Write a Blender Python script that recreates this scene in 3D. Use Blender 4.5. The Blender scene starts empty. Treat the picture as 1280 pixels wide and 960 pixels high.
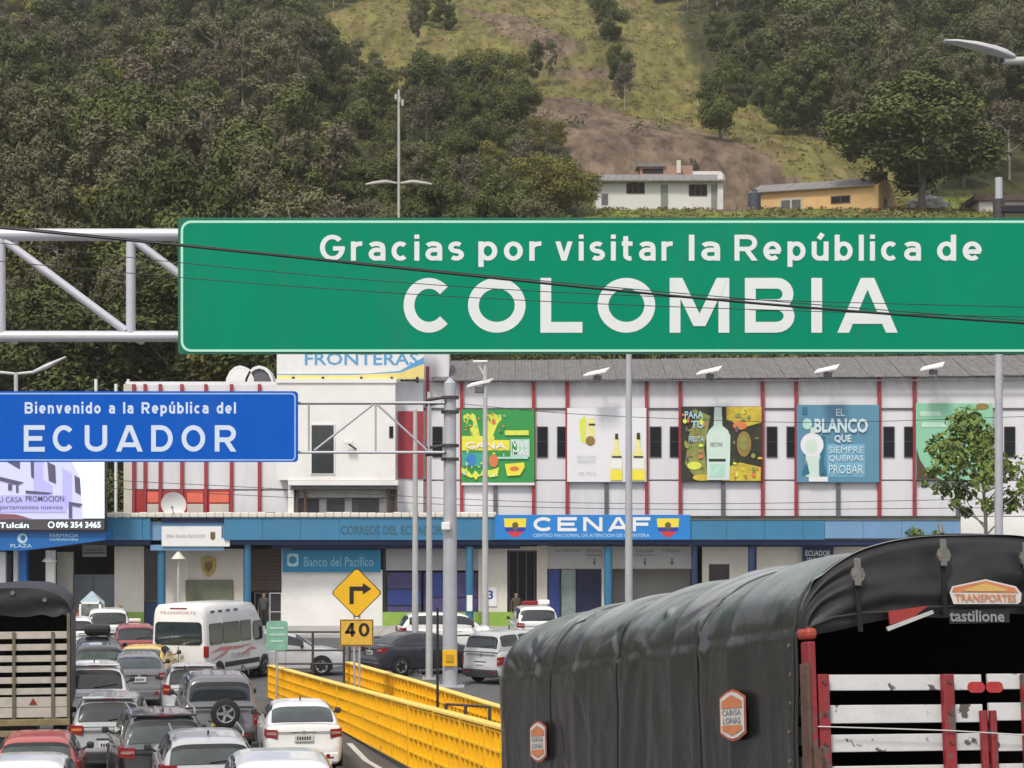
import bpy, bmesh, math, random
import numpy as np
from mathutils import Vector, Matrix, noise
random.seed(7); np.random.seed(7)
PI = math.pi
sc = bpy.context.scene
C = sc.collection

# ------------------------------------------------------------------ camera, sky, sun, exposure
CAMZ = 5.6; F = 2600.0; HX = 640.0; HY = 641.0
cd = bpy.data.cameras.new('camera'); cam = bpy.data.objects.new('camera', cd); C.objects.link(cam)
cam.location = (0, 0, CAMZ); cam.rotation_euler = (PI / 2, 0, 0)
cd.sensor_width = 36; cd.lens = F / 1280 * 36; cd.shift_y = (HY - 480) / 1280
cd.clip_start = 0.5; cd.clip_end = 5000
sc.camera = cam
w = bpy.data.worlds.new('World'); sc.world = w; w.use_nodes = True
nt = w.node_tree; nt.nodes.clear()
sky = nt.nodes.new('ShaderNodeTexSky'); sky.sky_type = 'NISHITA'; sky.sun_disc = False
SUN_EL, SUN_AZ = math.radians(52), math.radians(205)     # azimuth clockwise from +Y: behind the camera, to the left
sky.sun_elevation = SUN_EL; sky.sun_rotation = SUN_AZ; sky.air_density = 1.0; sky.dust_density = 4.0; sky.ozone_density = 1.0
bg = nt.nodes.new('ShaderNodeBackground'); bg.inputs['Strength'].default_value = 0.13
wo = nt.nodes.new('ShaderNodeOutputWorld')
# broken white cloud over the blue
tcw = nt.nodes.new('ShaderNodeTexCoord'); mpw = nt.nodes.new('ShaderNodeMapping'); mpw.inputs['Scale'].default_value = (1, 1, 2.2); nt.links.new(tcw.outputs['Generated'], mpw.inputs[0])
ncw = nt.nodes.new('ShaderNodeTexNoise'); ncw.inputs['Scale'].default_value = 2.2; ncw.inputs['Detail'].default_value = 7; nt.links.new(mpw.outputs[0], ncw.inputs[0])
rcw = nt.nodes.new('ShaderNodeMapRange'); rcw.inputs[1].default_value = .3; rcw.inputs[2].default_value = .6; rcw.inputs[3].default_value = .45; rcw.inputs[4].default_value = .95; nt.links.new(ncw.outputs[0], rcw.inputs[0])
mxw = nt.nodes.new('ShaderNodeMixRGB'); nt.links.new(rcw.outputs[0], mxw.inputs[0]); nt.links.new(sky.outputs[0], mxw.inputs[1]); mxw.inputs[2].default_value = (5.9, 5.9, 6.0, 1)
nt.links.new(mxw.outputs[0], bg.inputs[0]); nt.links.new(bg.outputs[0], wo.inputs[0])
sl = bpy.data.lights.new('sun', 'SUN'); sl.energy = 2.1; sl.angle = math.radians(10); sl.color = (1, .94, .85)
so = bpy.data.objects.new('sun', sl); C.objects.link(so)
sd = Vector((math.sin(SUN_AZ) * math.cos(SUN_EL), math.cos(SUN_AZ) * math.cos(SUN_EL), math.sin(SUN_EL)))
so.rotation_euler = (-sd).to_track_quat('-Z', 'Y').to_euler(); so.location = (0, 0, 200)
sc.view_settings.view_transform = 'Standard'; sc.view_settings.look = 'None'
sc.view_settings.exposure = 0.38; sc.view_settings.gamma = 1.0
sc.cycles.max_bounces = 6; sc.cycles.use_denoising = True

# ------------------------------------------------------------------ helpers
def W(px, py, Y):
    return Vector(((px - HX) * Y / F, Y, CAMZ - (py - HY) * Y / F))
def lin(c):
    c = c / 255.0
    return c / 12.92 if c <= .04045 else ((c + .055) / 1.055) ** 2.4
def rgb(r, g, b, k=1.0): return (lin(r) * k, lin(g) * k, lin(b) * k, 1)
MATS = {}
def mat(name, col, rough=.7, metal=0, var=.12, scale=3, bump=0, bscale=30, coat=0, spec=.5, dirt=0, emit=0, wear=None, stretch=None):
    if name in MATS: return MATS[name]
    m = bpy.data.materials.new(name); m.use_nodes = True; n = m.node_tree.nodes; L = m.node_tree.links
    b = n['Principled BSDF']; b.inputs['Roughness'].default_value = rough; b.inputs['Metallic'].default_value = metal
    b.inputs['Coat Weight'].default_value = coat; b.inputs['Specular IOR Level'].default_value = spec
    tc = n.new('ShaderNodeTexCoord'); vec = tc.outputs['Object']
    if stretch:
        mp = n.new('ShaderNodeMapping'); mp.inputs['Scale'].default_value = stretch; L.new(vec, mp.inputs[0]); vec = mp.outputs[0]
    if var or dirt or wear:
        nz = n.new('ShaderNodeTexNoise'); nz.inputs['Scale'].default_value = scale; nz.inputs['Detail'].default_value = 6; nz.inputs['Roughness'].default_value = .65
        L.new(vec, nz.inputs['Vector'])
        r = n.new('ShaderNodeValToRGB'); r.color_ramp.elements[0].position = .3; r.color_ramp.elements[1].position = .7
        r.color_ramp.elements[0].color = tuple(c * (1 - var) for c in col[:3]) + (1,)
        r.color_ramp.elements[1].color = tuple(min(1, c * (1 + var * .7)) for c in col[:3]) + (1,)
        L.new(nz.outputs[0], r.inputs[0]); out = r.outputs[0]
        if dirt:
            z2 = n.new('ShaderNodeTexNoise'); z2.inputs['Scale'].default_value = scale * .45; z2.inputs['Detail'].default_value = 9; z2.inputs['Roughness'].default_value = .75
            L.new(vec, z2.inputs['Vector'])
            r2 = n.new('ShaderNodeValToRGB'); r2.color_ramp.elements[0].position = .5; r2.color_ramp.elements[1].position = .72
            r2.color_ramp.elements[0].color = (0, 0, 0, 1); r2.color_ramp.elements[1].color = (dirt, dirt, dirt, 1)
            L.new(z2.outputs[0], r2.inputs[0])
            mx = n.new('ShaderNodeMixRGB'); L.new(r2.outputs[0], mx.inputs[0]); L.new(out, mx.inputs[1]); mx.inputs[2].default_value = (.13, .11, .09, 1); out = mx.outputs[0]
        if wear:
            z3 = n.new('ShaderNodeTexNoise'); z3.inputs['Scale'].default_value = wear[1]; z3.inputs['Detail'].default_value = 8; L.new(vec, z3.inputs['Vector'])
            r3 = n.new('ShaderNodeValToRGB'); r3.color_ramp.interpolation = 'LINEAR'
            r3.color_ramp.elements[0].position = wear[2]; r3.color_ramp.elements[1].position = wear[2] + .03
            r3.color_ramp.elements[0].color = (0, 0, 0, 1); r3.color_ramp.elements[1].color = (1, 1, 1, 1)
            L.new(z3.outputs[0], r3.inputs[0])
            mx = n.new('ShaderNodeMixRGB'); L.new(r3.outputs[0], mx.inputs[0]); L.new(out, mx.inputs[1]); mx.inputs[2].default_value = wear[0]; out = mx.outputs[0]
        L.new(out, b.inputs['Base Color'])
        if emit: L.new(out, b.inputs['Emission Color'])
    else:
        b.inputs['Base Color'].default_value = col
        if emit: b.inputs['Emission Color'].default_value = col
    b.inputs['Emission Strength'].default_value = emit
    if bump:
        nb = n.new('ShaderNodeTexNoise'); nb.inputs['Scale'].default_value = bscale; nb.inputs['Detail'].default_value = 5; L.new(vec, nb.inputs['Vector'])
        bp = n.new('ShaderNodeBump'); bp.inputs['Strength'].default_value = bump; bp.inputs['Distance'].default_value = .02
        L.new(nb.outputs[0], bp.inputs['Height']); L.new(bp.outputs[0], b.inputs['Normal'])
    m.diffuse_color = col
    MATS[name] = m; return m

def tag(o, label=None, cat=None, group=None, kind=None):
    if label: o['label'] = label
    if cat: o['category'] = cat
    if group: o['group'] = group
    if kind: o['kind'] = kind
    return o
def thing(name, loc, label=None, cat=None, group=None, rz=0):
    o = bpy.data.objects.new(name, None); C.objects.link(o); o.empty_display_size = .3
    o.location = loc; o.rotation_euler = (0, 0, rz)
    return tag(o, label, cat, group)
ORG = {}
class MB:
    """collects polygons; build() links ONE mesh object"""
    def __init__(s): s.v = []; s.f = []; s.mi = []; s.ms = []; s.cur = 0; s.sm = []; s.smooth = False
    def m(s, mt):
        if mt not in s.ms: s.ms.append(mt)
        s.cur = s.ms.index(mt); return s
    def poly(s, pts):
        i = len(s.v); s.v += [tuple(p) for p in pts]; s.f.append(tuple(range(i, i + len(pts)))); s.mi.append(s.cur); s.sm.append(s.smooth)
    def raw(s, vs, fs):
        i = len(s.v); s.v += [tuple(p) for p in vs]
        for f in fs: s.f.append(tuple(i + k for k in f)); s.mi.append(s.cur); s.sm.append(s.smooth)
    def box(s, x0, x1, y0, y1, z0, z1, b=0):
        if x0 > x1: x0, x1 = x1, x0
        if y0 > y1: y0, y1 = y1, y0
        if z0 > z1: z0, z1 = z1, z0
        if b <= 0:
            vs = [(x, y, z) for x in (x0, x1) for y in (y0, y1) for z in (z0, z1)]
            s.raw(vs, [(0, 1, 3, 2), (4, 6, 7, 5), (0, 4, 5, 1), (2, 3, 7, 6), (0, 2, 6, 4), (1, 5, 7, 3)])
        else:
            b = min(b, (x1 - x0) * .45, (y1 - y0) * .45, (z1 - z0) * .45)
            bm = bmesh.new(); bmesh.ops.create_cube(bm, size=1)
            for v in bm.verts: v.co = Vector(((x0 + x1) / 2 + v.co.x * (x1 - x0), (y0 + y1) / 2 + v.co.y * (y1 - y0), (z0 + z1) / 2 + v.co.z * (z1 - z0)))
            bmesh.ops.bevel(bm, geom=bm.edges[:], offset=b, segments=2, affect='EDGES', profile=.5)
            s.bm(bm)
        return s
    def bm(s, bm, M=None):
        bm.verts.index_update()
        s.raw([(M @ v.co) if M else v.co.copy() for v in bm.verts], [[v.index for v in f.verts] for f in bm.faces]); bm.free()
    def pbox(s, px0, px1, py0, py1, Y, d=.05, b=0):
        """box whose front face spans the pixels at depth Y, going back d"""
        a = W(px0, py0, Y); c = W(px1, py1, Y)
        return s.box(a.x, c.x, Y, Y + d, c.z, a.z, b)
    def cyl(s, p0, p1, r0, r1=None, n=12, cap=True):
        r1 = r0 if r1 is None else r1
        p0 = Vector(p0); p1 = Vector(p1); d = (p1 - p0).normalized()
        a = Vector((0, 0, 1)) if abs(d.z) < .9 else Vector((1, 0, 0))
        u = d.cross(a).normalized(); v = d.cross(u)
        vs = []
        for p, r in ((p0, r0), (p1, r1)):
            for k in range(n):
                t = 2 * PI * k / n; vs.append(p + u * math.cos(t) * r + v * math.sin(t) * r)
        o = s.smooth; s.smooth = True
        s.raw(vs, [(k, (k + 1) % n, n + (k + 1) % n, n + k) for k in range(n)])
        s.smooth = o
        if cap:
            s.poly(vs[:n][::-1]); s.poly(vs[n:])
        return s
    def tube(s, pts, r, n=6):
        for a, b in zip(pts[:-1], pts[1:]): s.cyl(a, b, r if not isinstance(r, list) else r[0], None, n, False)
        return s
    def prism(s, pts, y0, y1):
        """outline (x,z) extruded between y0 and y1"""
        n = len(pts)
        s.poly([(x, y0, z) for x, z in pts]); s.poly([(x, y1, z) for x, z in reversed(pts)])
        for k in range(n):
            a = pts[k]; b = pts[(k + 1) % n]
            s.poly([(a[0], y0, a[1]), (a[0], y1, a[1]), (b[0], y1, b[1]), (b[0], y0, b[1])])
        return s
    def flat(s, pts, y): s.poly([(x, y, z) for x, z in pts]); return s
    def loft(s, rings, cap=True, closed=True):
        n = len(rings[0]); vs = [p for r in rings for p in r]; fs = []
        for i in range(len(rings) - 1):
            for k in range(n if closed else n - 1):
                k2 = (k + 1) % n; fs.append((i * n + k, i * n + k2, (i + 1) * n + k2, (i + 1) * n + k))
        if cap: fs.append(tuple(range(n))[::-1]); fs.append(tuple((len(rings) - 1) * n + k for k in range(n)))
        s.raw(vs, fs); return s
    def build(s, name, mt=None, parent=None, world=False, sharp=None, fix=False):
        """world: vertices are world coordinates; a top-level mesh gets its origin at its base"""
        if mt is not None: s.ms = [mt]; s.mi = [0] * len(s.f)
        o0 = Vector((0, 0, 0))
        if world:
            if parent is not None:
                q = parent
                while q is not None: o0 += q.location; q = q.parent
            else:
                a = np.array(s.v); lo = a.min(0); hi = a.max(0); o0 = Vector(((lo[0] + hi[0]) / 2, (lo[1] + hi[1]) / 2, lo[2]))
        me = bpy.data.meshes.new(name)
        me.from_pydata([(x - o0.x, y - o0.y, z - o0.z) for x, y, z in s.v] if world else s.v, [], s.f)
        for q in s.ms: me.materials.append(q)
        me.polygons.foreach_set('material_index', s.mi)
        me.polygons.foreach_set('use_smooth', s.sm)
        me.update()
        if fix:
            b = bmesh.new(); b.from_mesh(me); bmesh.ops.remove_doubles(b, verts=b.verts[:], dist=.0004); bmesh.ops.recalc_face_normals(b, faces=b.faces[:]); b.to_mesh(me); b.free()
        if sharp: me.polygons.foreach_set('use_smooth', [True] * len(me.polygons)); me.set_sharp_from_angle(angle=math.radians(sharp))
        o = bpy.data.objects.new(name, me); C.objects.link(o)
        if parent is not None: o.parent = parent
        elif world: o.location = o0
        return o
def copy_tree(o, parent=None):
    c = o.copy(); C.objects.link(c)
    if parent is not None: c.parent = parent
    for ch in list(KIDS.get(o.name, o.children)): copy_tree(ch, c)
    return c
KIDS = {}
def structure(o): o['kind'] = 'structure'; return o

# ---- stroke lettering (highway style) ----
def arc(cx, cy, rx, ry, a0, a1, n=14):
    return [(cx + rx * math.cos(math.radians(a0 + (a1 - a0) * k / n)), cy + ry * math.sin(math.radians(a0 + (a1 - a0) * k / n))) for k in range(n + 1)]
def glyph(ch, t, XH=.74, wide=1.0):
    """returns width and list of centre-line strokes, cap height 1"""
    h = t / 2; lo, hi = h, 1 - h; x = XH - h
    def caps(wd): wd *= wide; return wd, h, wd - h
    if ch == ' ': return .38, []
    if ch == 'C' or ch == 'G':
        wd, l, r = caps(.86); cx = wd / 2; rx = wd / 2 - h; ry = .5 - h
        if ch == 'C': return wd, [arc(cx, .5, rx, ry, 42, 318, 26)]
        return wd, [arc(cx, .5, rx, ry, 42, 350, 28), [(wd, .47), (cx + .02, .47)]]
    if ch == 'O': wd, l, r = caps(.9); return wd, [arc(wd / 2, .5, wd / 2 - h, .5 - h, 0, 360, 36)]
    if ch == 'L': wd, l, r = caps(.7); return wd, [[(l, 1), (l, h), (wd, h)]]
    if ch == 'M': wd, l, r = caps(.98); return wd, [[(l, 0), (l, 1)], [(r, 0), (r, 1)], ('H', l + h * .25, wd / 2, 1, .12), ('H', r - h * .25, wd / 2, 1, .12)]
    if ch == 'B': wd, l, r = caps(.78); return wd, [[(l, 0), (l, 1)], [(l, hi), (r - .22, hi)] + arc(r - .22, (hi + .51) / 2, .2, (hi - .51) / 2, 90, -90, 10) + [(l, .51)], [(l, h), (r - .24, h)] + arc(r - .24, (.51 + h) / 2, .24, (.51 - h) / 2, -90, 90, 10) + [(l, .51)]]
    if ch == 'I': return t, [[(h, 0), (h, 1)]]
    if ch == 'A': wd, l, r = caps(.96); return wd, [('H', l * 1.1, wd / 2 - h * .15, 0, 1), ('H', wd - l * 1.1, wd / 2 + h * .15, 0, 1), [(wd * .2, .24 + h * .2), (wd * .8, .24 + h * .2)]]
    if ch == 'E': wd, l, r = caps(.72); return wd, [[(wd, hi), (l, hi), (l, h), (wd, h)], [(l, .5), (wd * .88, .5)]]
    if ch == 'F': wd, l, r = caps(.72); return wd, [[(wd, hi), (l, hi), (l, 0)], [(l, .5), (wd * .88, .5)]]
    if ch == 'U': wd, l, r = caps(.8); return wd, [[(l, 1), (l, .35)] + arc(wd / 2, .35, wd / 2 - h, .35 - h, 180, 360, 14) + [(r, 1)]]
    if ch == 'D': wd, l, r = caps(.82); return wd, [[(l, 0), (l, 1)], [(l, hi), (wd * .45, hi)] + arc(wd * .45, .5, r - wd * .45, .5 - h, 90, -90, 16) + [(l, h)]]
    if ch == 'N': wd, l, r = caps(.8); return wd, [[(l, 0), (l, 1)], [(r, 0), (r, 1)], ('H', l, r, 1, 0)]
    if ch == 'R': wd, l, r = caps(.78); return wd, [[(l, 0), (l, 1)], [(l, hi), (r - .24, hi)] + arc(r - .24, (hi + .45) / 2, .24, (hi - .45) / 2, 90, -90, 10) + [(l, .45)], ('H', r - .30, wd - h, .45, 0)]
    if ch == 'P': wd, l, r = caps(.76); return wd, [[(l, 0), (l, 1)], [(l, hi), (r - .24, hi)] + arc(r - .24, (hi + .42) / 2, .24, (hi - .42) / 2, 90, -90, 10) + [(l, .42)]]
    if ch == '4': wd = .72; return wd, [[(wd * .72, 0), (wd * .72, 1)], ('H', wd * .70, h * 1.3, 1, .22), [(h * .6, .3), (wd, .3)]]
    if ch == '0': wd = .66; return wd, [arc(wd / 2, .5, wd / 2 - h, .5 - h, 0, 360, 26)]
    # lower case
    wd = .62; l, r, c = h, wd - h, wd / 2; ry = XH / 2 - h; cy = XH / 2
    if ch == 'o': return wd, [arc(c, cy, c - h, ry, 0, 360, 24)]
    if ch == 'c': return .58, [arc(.31, cy, .31 - h, ry, 48, 312, 18)]
    if ch == 'e': return wd, [[(l + .02, cy - .02), (r + h * .6, cy - .02)], arc(c, cy, c - h, ry, -4, 312, 22)]
    if ch in 'bd': st = l if ch == 'b' else r; return wd, [[(st, 0), (st, 1.0)], arc(c, cy, c - h, ry, 0, 360, 24)]
    if ch == 'p': return wd, [[(l, -.24), (l, XH)], arc(c, cy, c - h, ry, 0, 360, 24)]
    if ch == 'a': wd = .58; l, r = h, .58 - h; return wd, [arc(.27, XH - .22, .27 - h + .04, .22 - h, 155, 30, 8) + [(r, XH - .26), (r, 0)], [(r, XH * .56), (.26, XH * .56)] + arc(.26, (XH * .56 + h) / 2, .26 - h, (XH * .56 - h) / 2, 90, 270, 10) + [(r, h + .03)]]
    if ch == 'r': return .40, [[(h, 0), (h, XH)], arc(.34, XH - .27, .34 - h, .27 - h, 165, 78, 7)]
    if ch in 'nú':
        if ch == 'n': return .58, [[(h, 0), (h, XH)], [(h, XH * .6)] + arc(.29, XH - .27, .29 - h, .27 - h, 165, 0, 10) + [(.58 - h, 0)]]
        return .58, [[(h, XH), (h, .27)] + arc(.29, .27, .29 - h, .27 - h, 180, 345, 10), [(.58 - h, XH), (.58 - h, 0)], [(.24, XH + .09), (.38, XH + .3)]]
    if ch in 'íi': return t, [[(h, 0), (h, XH)], [(h, XH + .1), (h, XH + .1 + t * .95)]]
    if ch == 'l': return t, [[(h, 0), (h, 1.0)]]
    if ch == 't': return .4, [[(.14, 1.0 - .06), (.14, .2)] + arc(.3, .2, .16, .2 - h, 180, 285, 6), [(0, XH - h), (.38, XH - h)]]
    if ch == 's': wd = .54; return wd, [arc(.27, XH * .5 + XH * .25 - h * .5, .27 - h, XH * .25 - h * .5, 40, 270, 12) + arc(.27, XH * .25 + h * .5, .27 - h, XH * .25 - h * .5, 90, -140, 12)]
    if ch == 'v': wd = .62; return wd, [('H', h * 1.1, wd / 2, XH, 0), ('H', wd - h * 1.1, wd / 2, XH, 0)]
    return .5, []
def strip(pts, t):
    """thick polyline -> quads (x,z)"""
    if pts[0] == 'H':      # slanted stroke with level ends
        _, xa, xb, za, zb = pts; ll = math.hypot(xb - xa, zb - za); k = t / 2 * ll / abs(zb - za)
        return [(Vector((xa - k, za)), Vector((xa + k, za)), Vector((xb + k, zb)), Vector((xb - k, zb)))]
    q_ = [pts[0]]
    for p in pts[1:]:
        if abs(p[0] - q_[-1][0]) + abs(p[1] - q_[-1][1]) > 1e-4: q_.append(p)
    pts = q_
    h = t / 2; n = len(pts); L = []; R = []
    closed = (abs(pts[0][0] - pts[-1][0]) < 1e-6 and abs(pts[0][1] - pts[-1][1]) < 1e-6)
    for i in range(n):
        p = Vector(pts[i])
        a = Vector(pts[i - 1]) if i > 0 else (Vector(pts[-2]) if closed else None)
        b = Vector(pts[i + 1]) if i < n - 1 else (Vector(pts[1]) if closed else None)
        d1 = (p - a).normalized() if a is not None else None
        d2 = (b - p).normalized() if b is not None else None
        if d1 is None: d1 = d2
        if d2 is None: d2 = d1
        n1 = Vector((-d1.y, d1.x)); n2 = Vector((-d2.y, d2.x)); q = n1 + n2
        if q.length < .3: q = n1 * 2
        k = q.normalized(); s = h / max(.42, k.dot(n1))
        L.append(p + k * s); R.append(p - k * s)
    return [(L[i], L[i + 1], R[i + 1], R[i]) for i in range(n - 1)]
STG = .002
def letter(mb, ch, x0, x1, z0, z1, y, t, wide=None):
    """fit a capital exactly into a box; t in metres"""
    H = z1 - z0; wd = x1 - x0
    g, st = glyph(ch, t / H)
    if ch != 'I':
        base = {'C': .86, 'G': .86, 'O': .9, 'L': .7, 'M': .98, 'B': .78, 'A': .96, 'E': .72, 'F': .72, 'U': .8, 'D': .82, 'N': .8, 'R': .78}.get(ch, .7)
        g, st = glyph(ch, t / H, wide=(wd / H) / base)
    for i, s in enumerate(st):
        for q in strip(s, t / H): mb.poly([(x0 + p.x * H, y - STG * i, z0 + p.y * H) for p in q])
def line_text(mb, s, x0, x1, z0, H, y, t, gap=.16, each=None):
    gs = [glyph(c, t) for c in s]
    tot = sum(g[0] for g in gs) + gap * (len(s) - 1); k = (x1 - x0) / (tot * H); x = x0
    for wd, st in gs:
        for i, q in enumerate(st):
            for p4 in strip(q, t): mb.poly([(x + p.x * H * k, y - STG * i, z0 + p.y * H) for p in p4])
        if each and st: mb = each(mb)
        x += (wd + gap) * H * k
def font_text(mb, s, x0, x1, z0, z1, y, bold=0.0):
    """built-in font outline scaled into a box (x0..x1, z0..z1)"""
    cu = bpy.data.curves.new('txt', 'FONT'); cu.body = s; cu.offset = bold; cu.resolution_u = 2
    o = bpy.data.objects.new('txt', cu); C.objects.link(o)
    dg = bpy.context.evaluated_depsgraph_get(); me = o.evaluated_get(dg).to_mesh()
    vs = [v.co.copy() for v in me.vertices]; fs = [tuple(p.vertices) for p in me.polygons]
    o.evaluated_get(dg).to_mesh_clear(); bpy.data.objects.remove(o); bpy.data.curves.remove(cu)
    if not vs: return
    ax = min(v.x for v in vs); bx = max(v.x for v in vs); ay = min(v.y for v in vs); by = max(v.y for v in vs)
    mb.raw([(x0 + (v.x - ax) / (bx - ax) * (x1 - x0), y, z0 + (v.y - ay) / max(1e-6, by - ay) * (z1 - z0)) for v in vs], fs)
def ptext(mb, s, px0, px1, py0, py1, Y, bold=0.0):
    a = W(px0, py0, Y); b = W(px1, py1, Y); font_text(mb, s, a.x, b.x, b.z, a.z, Y, bold)
def pflat(mb, pts, Y): mb.poly([tuple(W(x, y, Y)) for x, y in pts])
def rrect(x0, x1, z0, z1, r, n=5):
    out = []
    for cx, cz, a in ((x1 - r, z1 - r, 0), (x0 + r, z1 - r, 90), (x0 + r, z0 + r, 180), (x1 - r, z0 + r, 270)):
        out += arc(cx, cz, r, r, a, a + 90, n)
    return out

# ------------------------------------------------------------------ materials
M = dict(
 asphalt=mat('asphalt', (.075, .075, .078, 1), .9, var=.25, scale=1.2, bump=.5, bscale=60, dirt=.35),
 concrete=mat('concrete', (.42, .41, .39, 1), .85, var=.15, scale=1.5, bump=.3, dirt=.3),
 galv=mat('galvanised_steel', (.48, .49, .53, 1), .45, .35, var=.1, scale=2, dirt=.12),
 whitewall=mat('white_plaster', (.80, .79, .77, 1), .8, var=.06, scale=.8, dirt=.15, bump=.1),
 panel=mat('grey_cladding', (.70, .70, .735, 1), .55, var=.05, scale=.8, dirt=.16, stretch=(1.6, 1, .22)),
 cream=mat('cream_plaster', (.70, .67, .60, 1), .85, var=.07, scale=1, dirt=.16, bump=.12),
 beige=mat('beige_plaster', (.60, .57, .50, 1), .85, var=.08, scale=1, dirt=.18, bump=.12),
 redtrim=mat('red_trim', (.33, .035, .05, 1), .5, var=.15, scale=3),
 darktrim=mat('dark_grey_trim', (.12, .12, .14, 1), .5, var=.15),
 wglass=mat('window_glass', (.012, .013, .017, 1), .25, var=0, spec=.2),
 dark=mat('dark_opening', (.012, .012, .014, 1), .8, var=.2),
 fascia=mat('blue_fascia', (.045, .20, .36, 1), .45, var=.08, scale=1, dirt=.18),
 fascia2=mat('pale_blue_fascia', (.16, .30, .50, 1), .5, var=.08, scale=1, dirt=.2),
 navy=mat('navy_trim', (.015, .03, .10, 1), .55, var=.15),
 bluecol=mat('blue_column', (.03, .15, .27, 1), .5, var=.12, dirt=.15),
 royal=mat('royal_blue', (.01, .13, .42, 1), .4, var=.08),
 roof=mat('weathered_roof', (.17, .16, .16, 1), .9, var=.3, scale=2.5, dirt=.4, stretch=(2, .6, 1)),
 white=mat('white_paint', (.78, .78, .78, 1), .5, var=.04, dirt=.06),
 black=mat('black_paint', (.015, .015, .016, 1), .45, var=.2),
 rubber=mat('tyre_rubber', (.018, .018, .018, 1), .85, var=.2),
 lime=mat('lime_paint', (.26, .42, .07, 1), .6, var=.1, dirt=.2),
 yellow=mat('yellow_barrier_paint', (.92, .55, .02, 1), .42, var=.08, scale=3, dirt=.10, wear=((.62, .38, .10, 1), 5, .66)),
 yellow2=mat('yellow_cap_paint', (.93, .66, .14, 1), .5, var=.1, scale=3, dirt=.1),
 signyel=mat('sign_yellow', (.80, .46, .01, 1), .4, var=.05, dirt=.06),
 rust=mat('rusty_steel', (.10, .055, .04, 1), .8, var=.35, scale=14, bump=.3),
 darksteel=mat('dark_steel', (.07, .065, .065, 1), .55, .3, var=.25, scale=6),
)
# ------------------------------------------------------------------ terrain
def gz(y):
    """road height along the view: it comes down from the camera to the flat border plaza"""
    pts = [(-60, 5.2), (-20, 4.6), (0, 3.35), (13, 1.93), (19, 1.2), (26, .56), (33, .16), (40, 0), (1e4, 0)]
    for (a, za), (b, zb) in zip(pts[:-1], pts[1:]):
        if y <= b:
            if y < a: return za
            return za + (zb - za) * (y - a) / (b - a)
    return 0
HP = [(108, 0.05), (116, 3.5), (125, 9.5), (135, 14.5), (160, 23), (188, 31.9), (199, 34.6), (212, 35.6), (222, 39.6), (240, 49), (300, 69), (400, 108), (520, 165), (700, 240), (900, 300)]
def hill(x, y):
    if y <= 108: return .05
    z = 0
    for (a, za), (b, zb) in zip(HP[:-1], HP[1:]):
        if y <= b:
            t = (y - a) / (b - a); z = za + (zb - za) * t; break
    else: z = HP[-1][1]
    flat = 1.0
    sm_ = lambda a, b, v: min(1, max(0, (v - a) / (b - a)))
    flat = 1 - .95 * sm_(158, 186, y) * (1 - sm_(212, 228, y)) * sm_(-4, 5, x) * (1 - sm_(74, 90, x))
    am = min(1, max(0, (y - 112) / 40.0)) * flat
    z += am * (noise.noise(Vector((x * .012, y * .012, 3))) * 7 + noise.noise(Vector((x * .05, y * .05, 9))) * 1.8 + noise.noise(Vector((x * .16, y * .16, 5))) * .5)
    return z
def pj(x, y, z): return HX + F * x / y, HY - F * (z - CAMZ) / y
def hit(px, py):
    y = 112.0
    while y < 800:
        x = (px - HX) * y / F; z = hill(x, y)
        if pj(x, y, z)[1] <= py: return Vector((x, y, z))
        y += .7
    return None
def inpoly(x, y, P):
    c = False; n = len(P)
    for i in range(n):
        x1, y1 = P[i]; x2, y2 = P[(i + 1) % n]
        if (y1 > y) != (y2 > y) and x < (x2 - x1) * (y - y1) / (y2 - y1) + x1: c = not c
    return c
# clearings on the slope, in ground-plan terms derived from the sight lines
GRASS = [[(380, 50), (430, 10), (560, -60), (700, -60), (840, -40), (868, 95), (1010, 168), (1125, 212), (1140, 262), (960, 262), (900, 165), (800, 160), (690, 150), (640, 90), (470, 150), (400, 120)], [(740, 252), (1230, 250), (1290, 300), (730, 300)], [(20, 60), (60, 40), (60, 130), (10, 150)], [(0, 130), (40, 150), (60, 230), (0, 220)]]
DIRT = [[(640, 135), (700, 128), (800, 148), (905, 168), (1000, 222), (965, 258), (905, 266), (740, 225), (700, 200)], [(580, 10), (680, 30), (740, 60), (700, 70), (600, 35)], [(650, 62), (760, 90), (790, 100), (700, 92)]]
def terrain_grid(name, xs, ys, zf, mt, cf=None):
    nx, ny = len(xs), len(ys); vs = [(x, y, zf(x, y)) for y in ys for x in xs]
    fs = [(j * nx + i, j * nx + i + 1, (j + 1) * nx + i + 1, (j + 1) * nx + i) for j in range(ny - 1) for i in range(nx - 1)]
    me = bpy.data.meshes.new(name); me.from_pydata(vs, [], fs); me.materials.append(mt)
    me.polygons.foreach_set('use_smooth', [True] * len(fs))
    if cf:
        a = me.color_attributes.new('cover', 'FLOAT_COLOR', 'POINT')
        for i, v in enumerate(vs): a.data[i].color = cf(v)
    o = bpy.data.objects.new(name, me); C.objects.link(o); return structure(o)
def lerp_list(a, b, n): return [a + (b - a) * k / (n - 1) for k in range(n)]
# ground sheet: one sheet out to the foot of the hill and far to the sides
mg = mat('ground_dirt', (.16, .14, .11, 1), .95, var=.3, scale=.3, bump=.3)
terrain_grid('ground', [-500, -300, -120, -60, -30, -15, 0, 15, 30, 60, 120, 300, 500], [-400, -200, -60, -20, 0, 13, 19, 26, 33, 40, 60, 90, 112, 200, 920], lambda x, y: gz(y) - .05 if y < 113 else (-.05 if abs(x) < 1000 else 0), mg)
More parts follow.
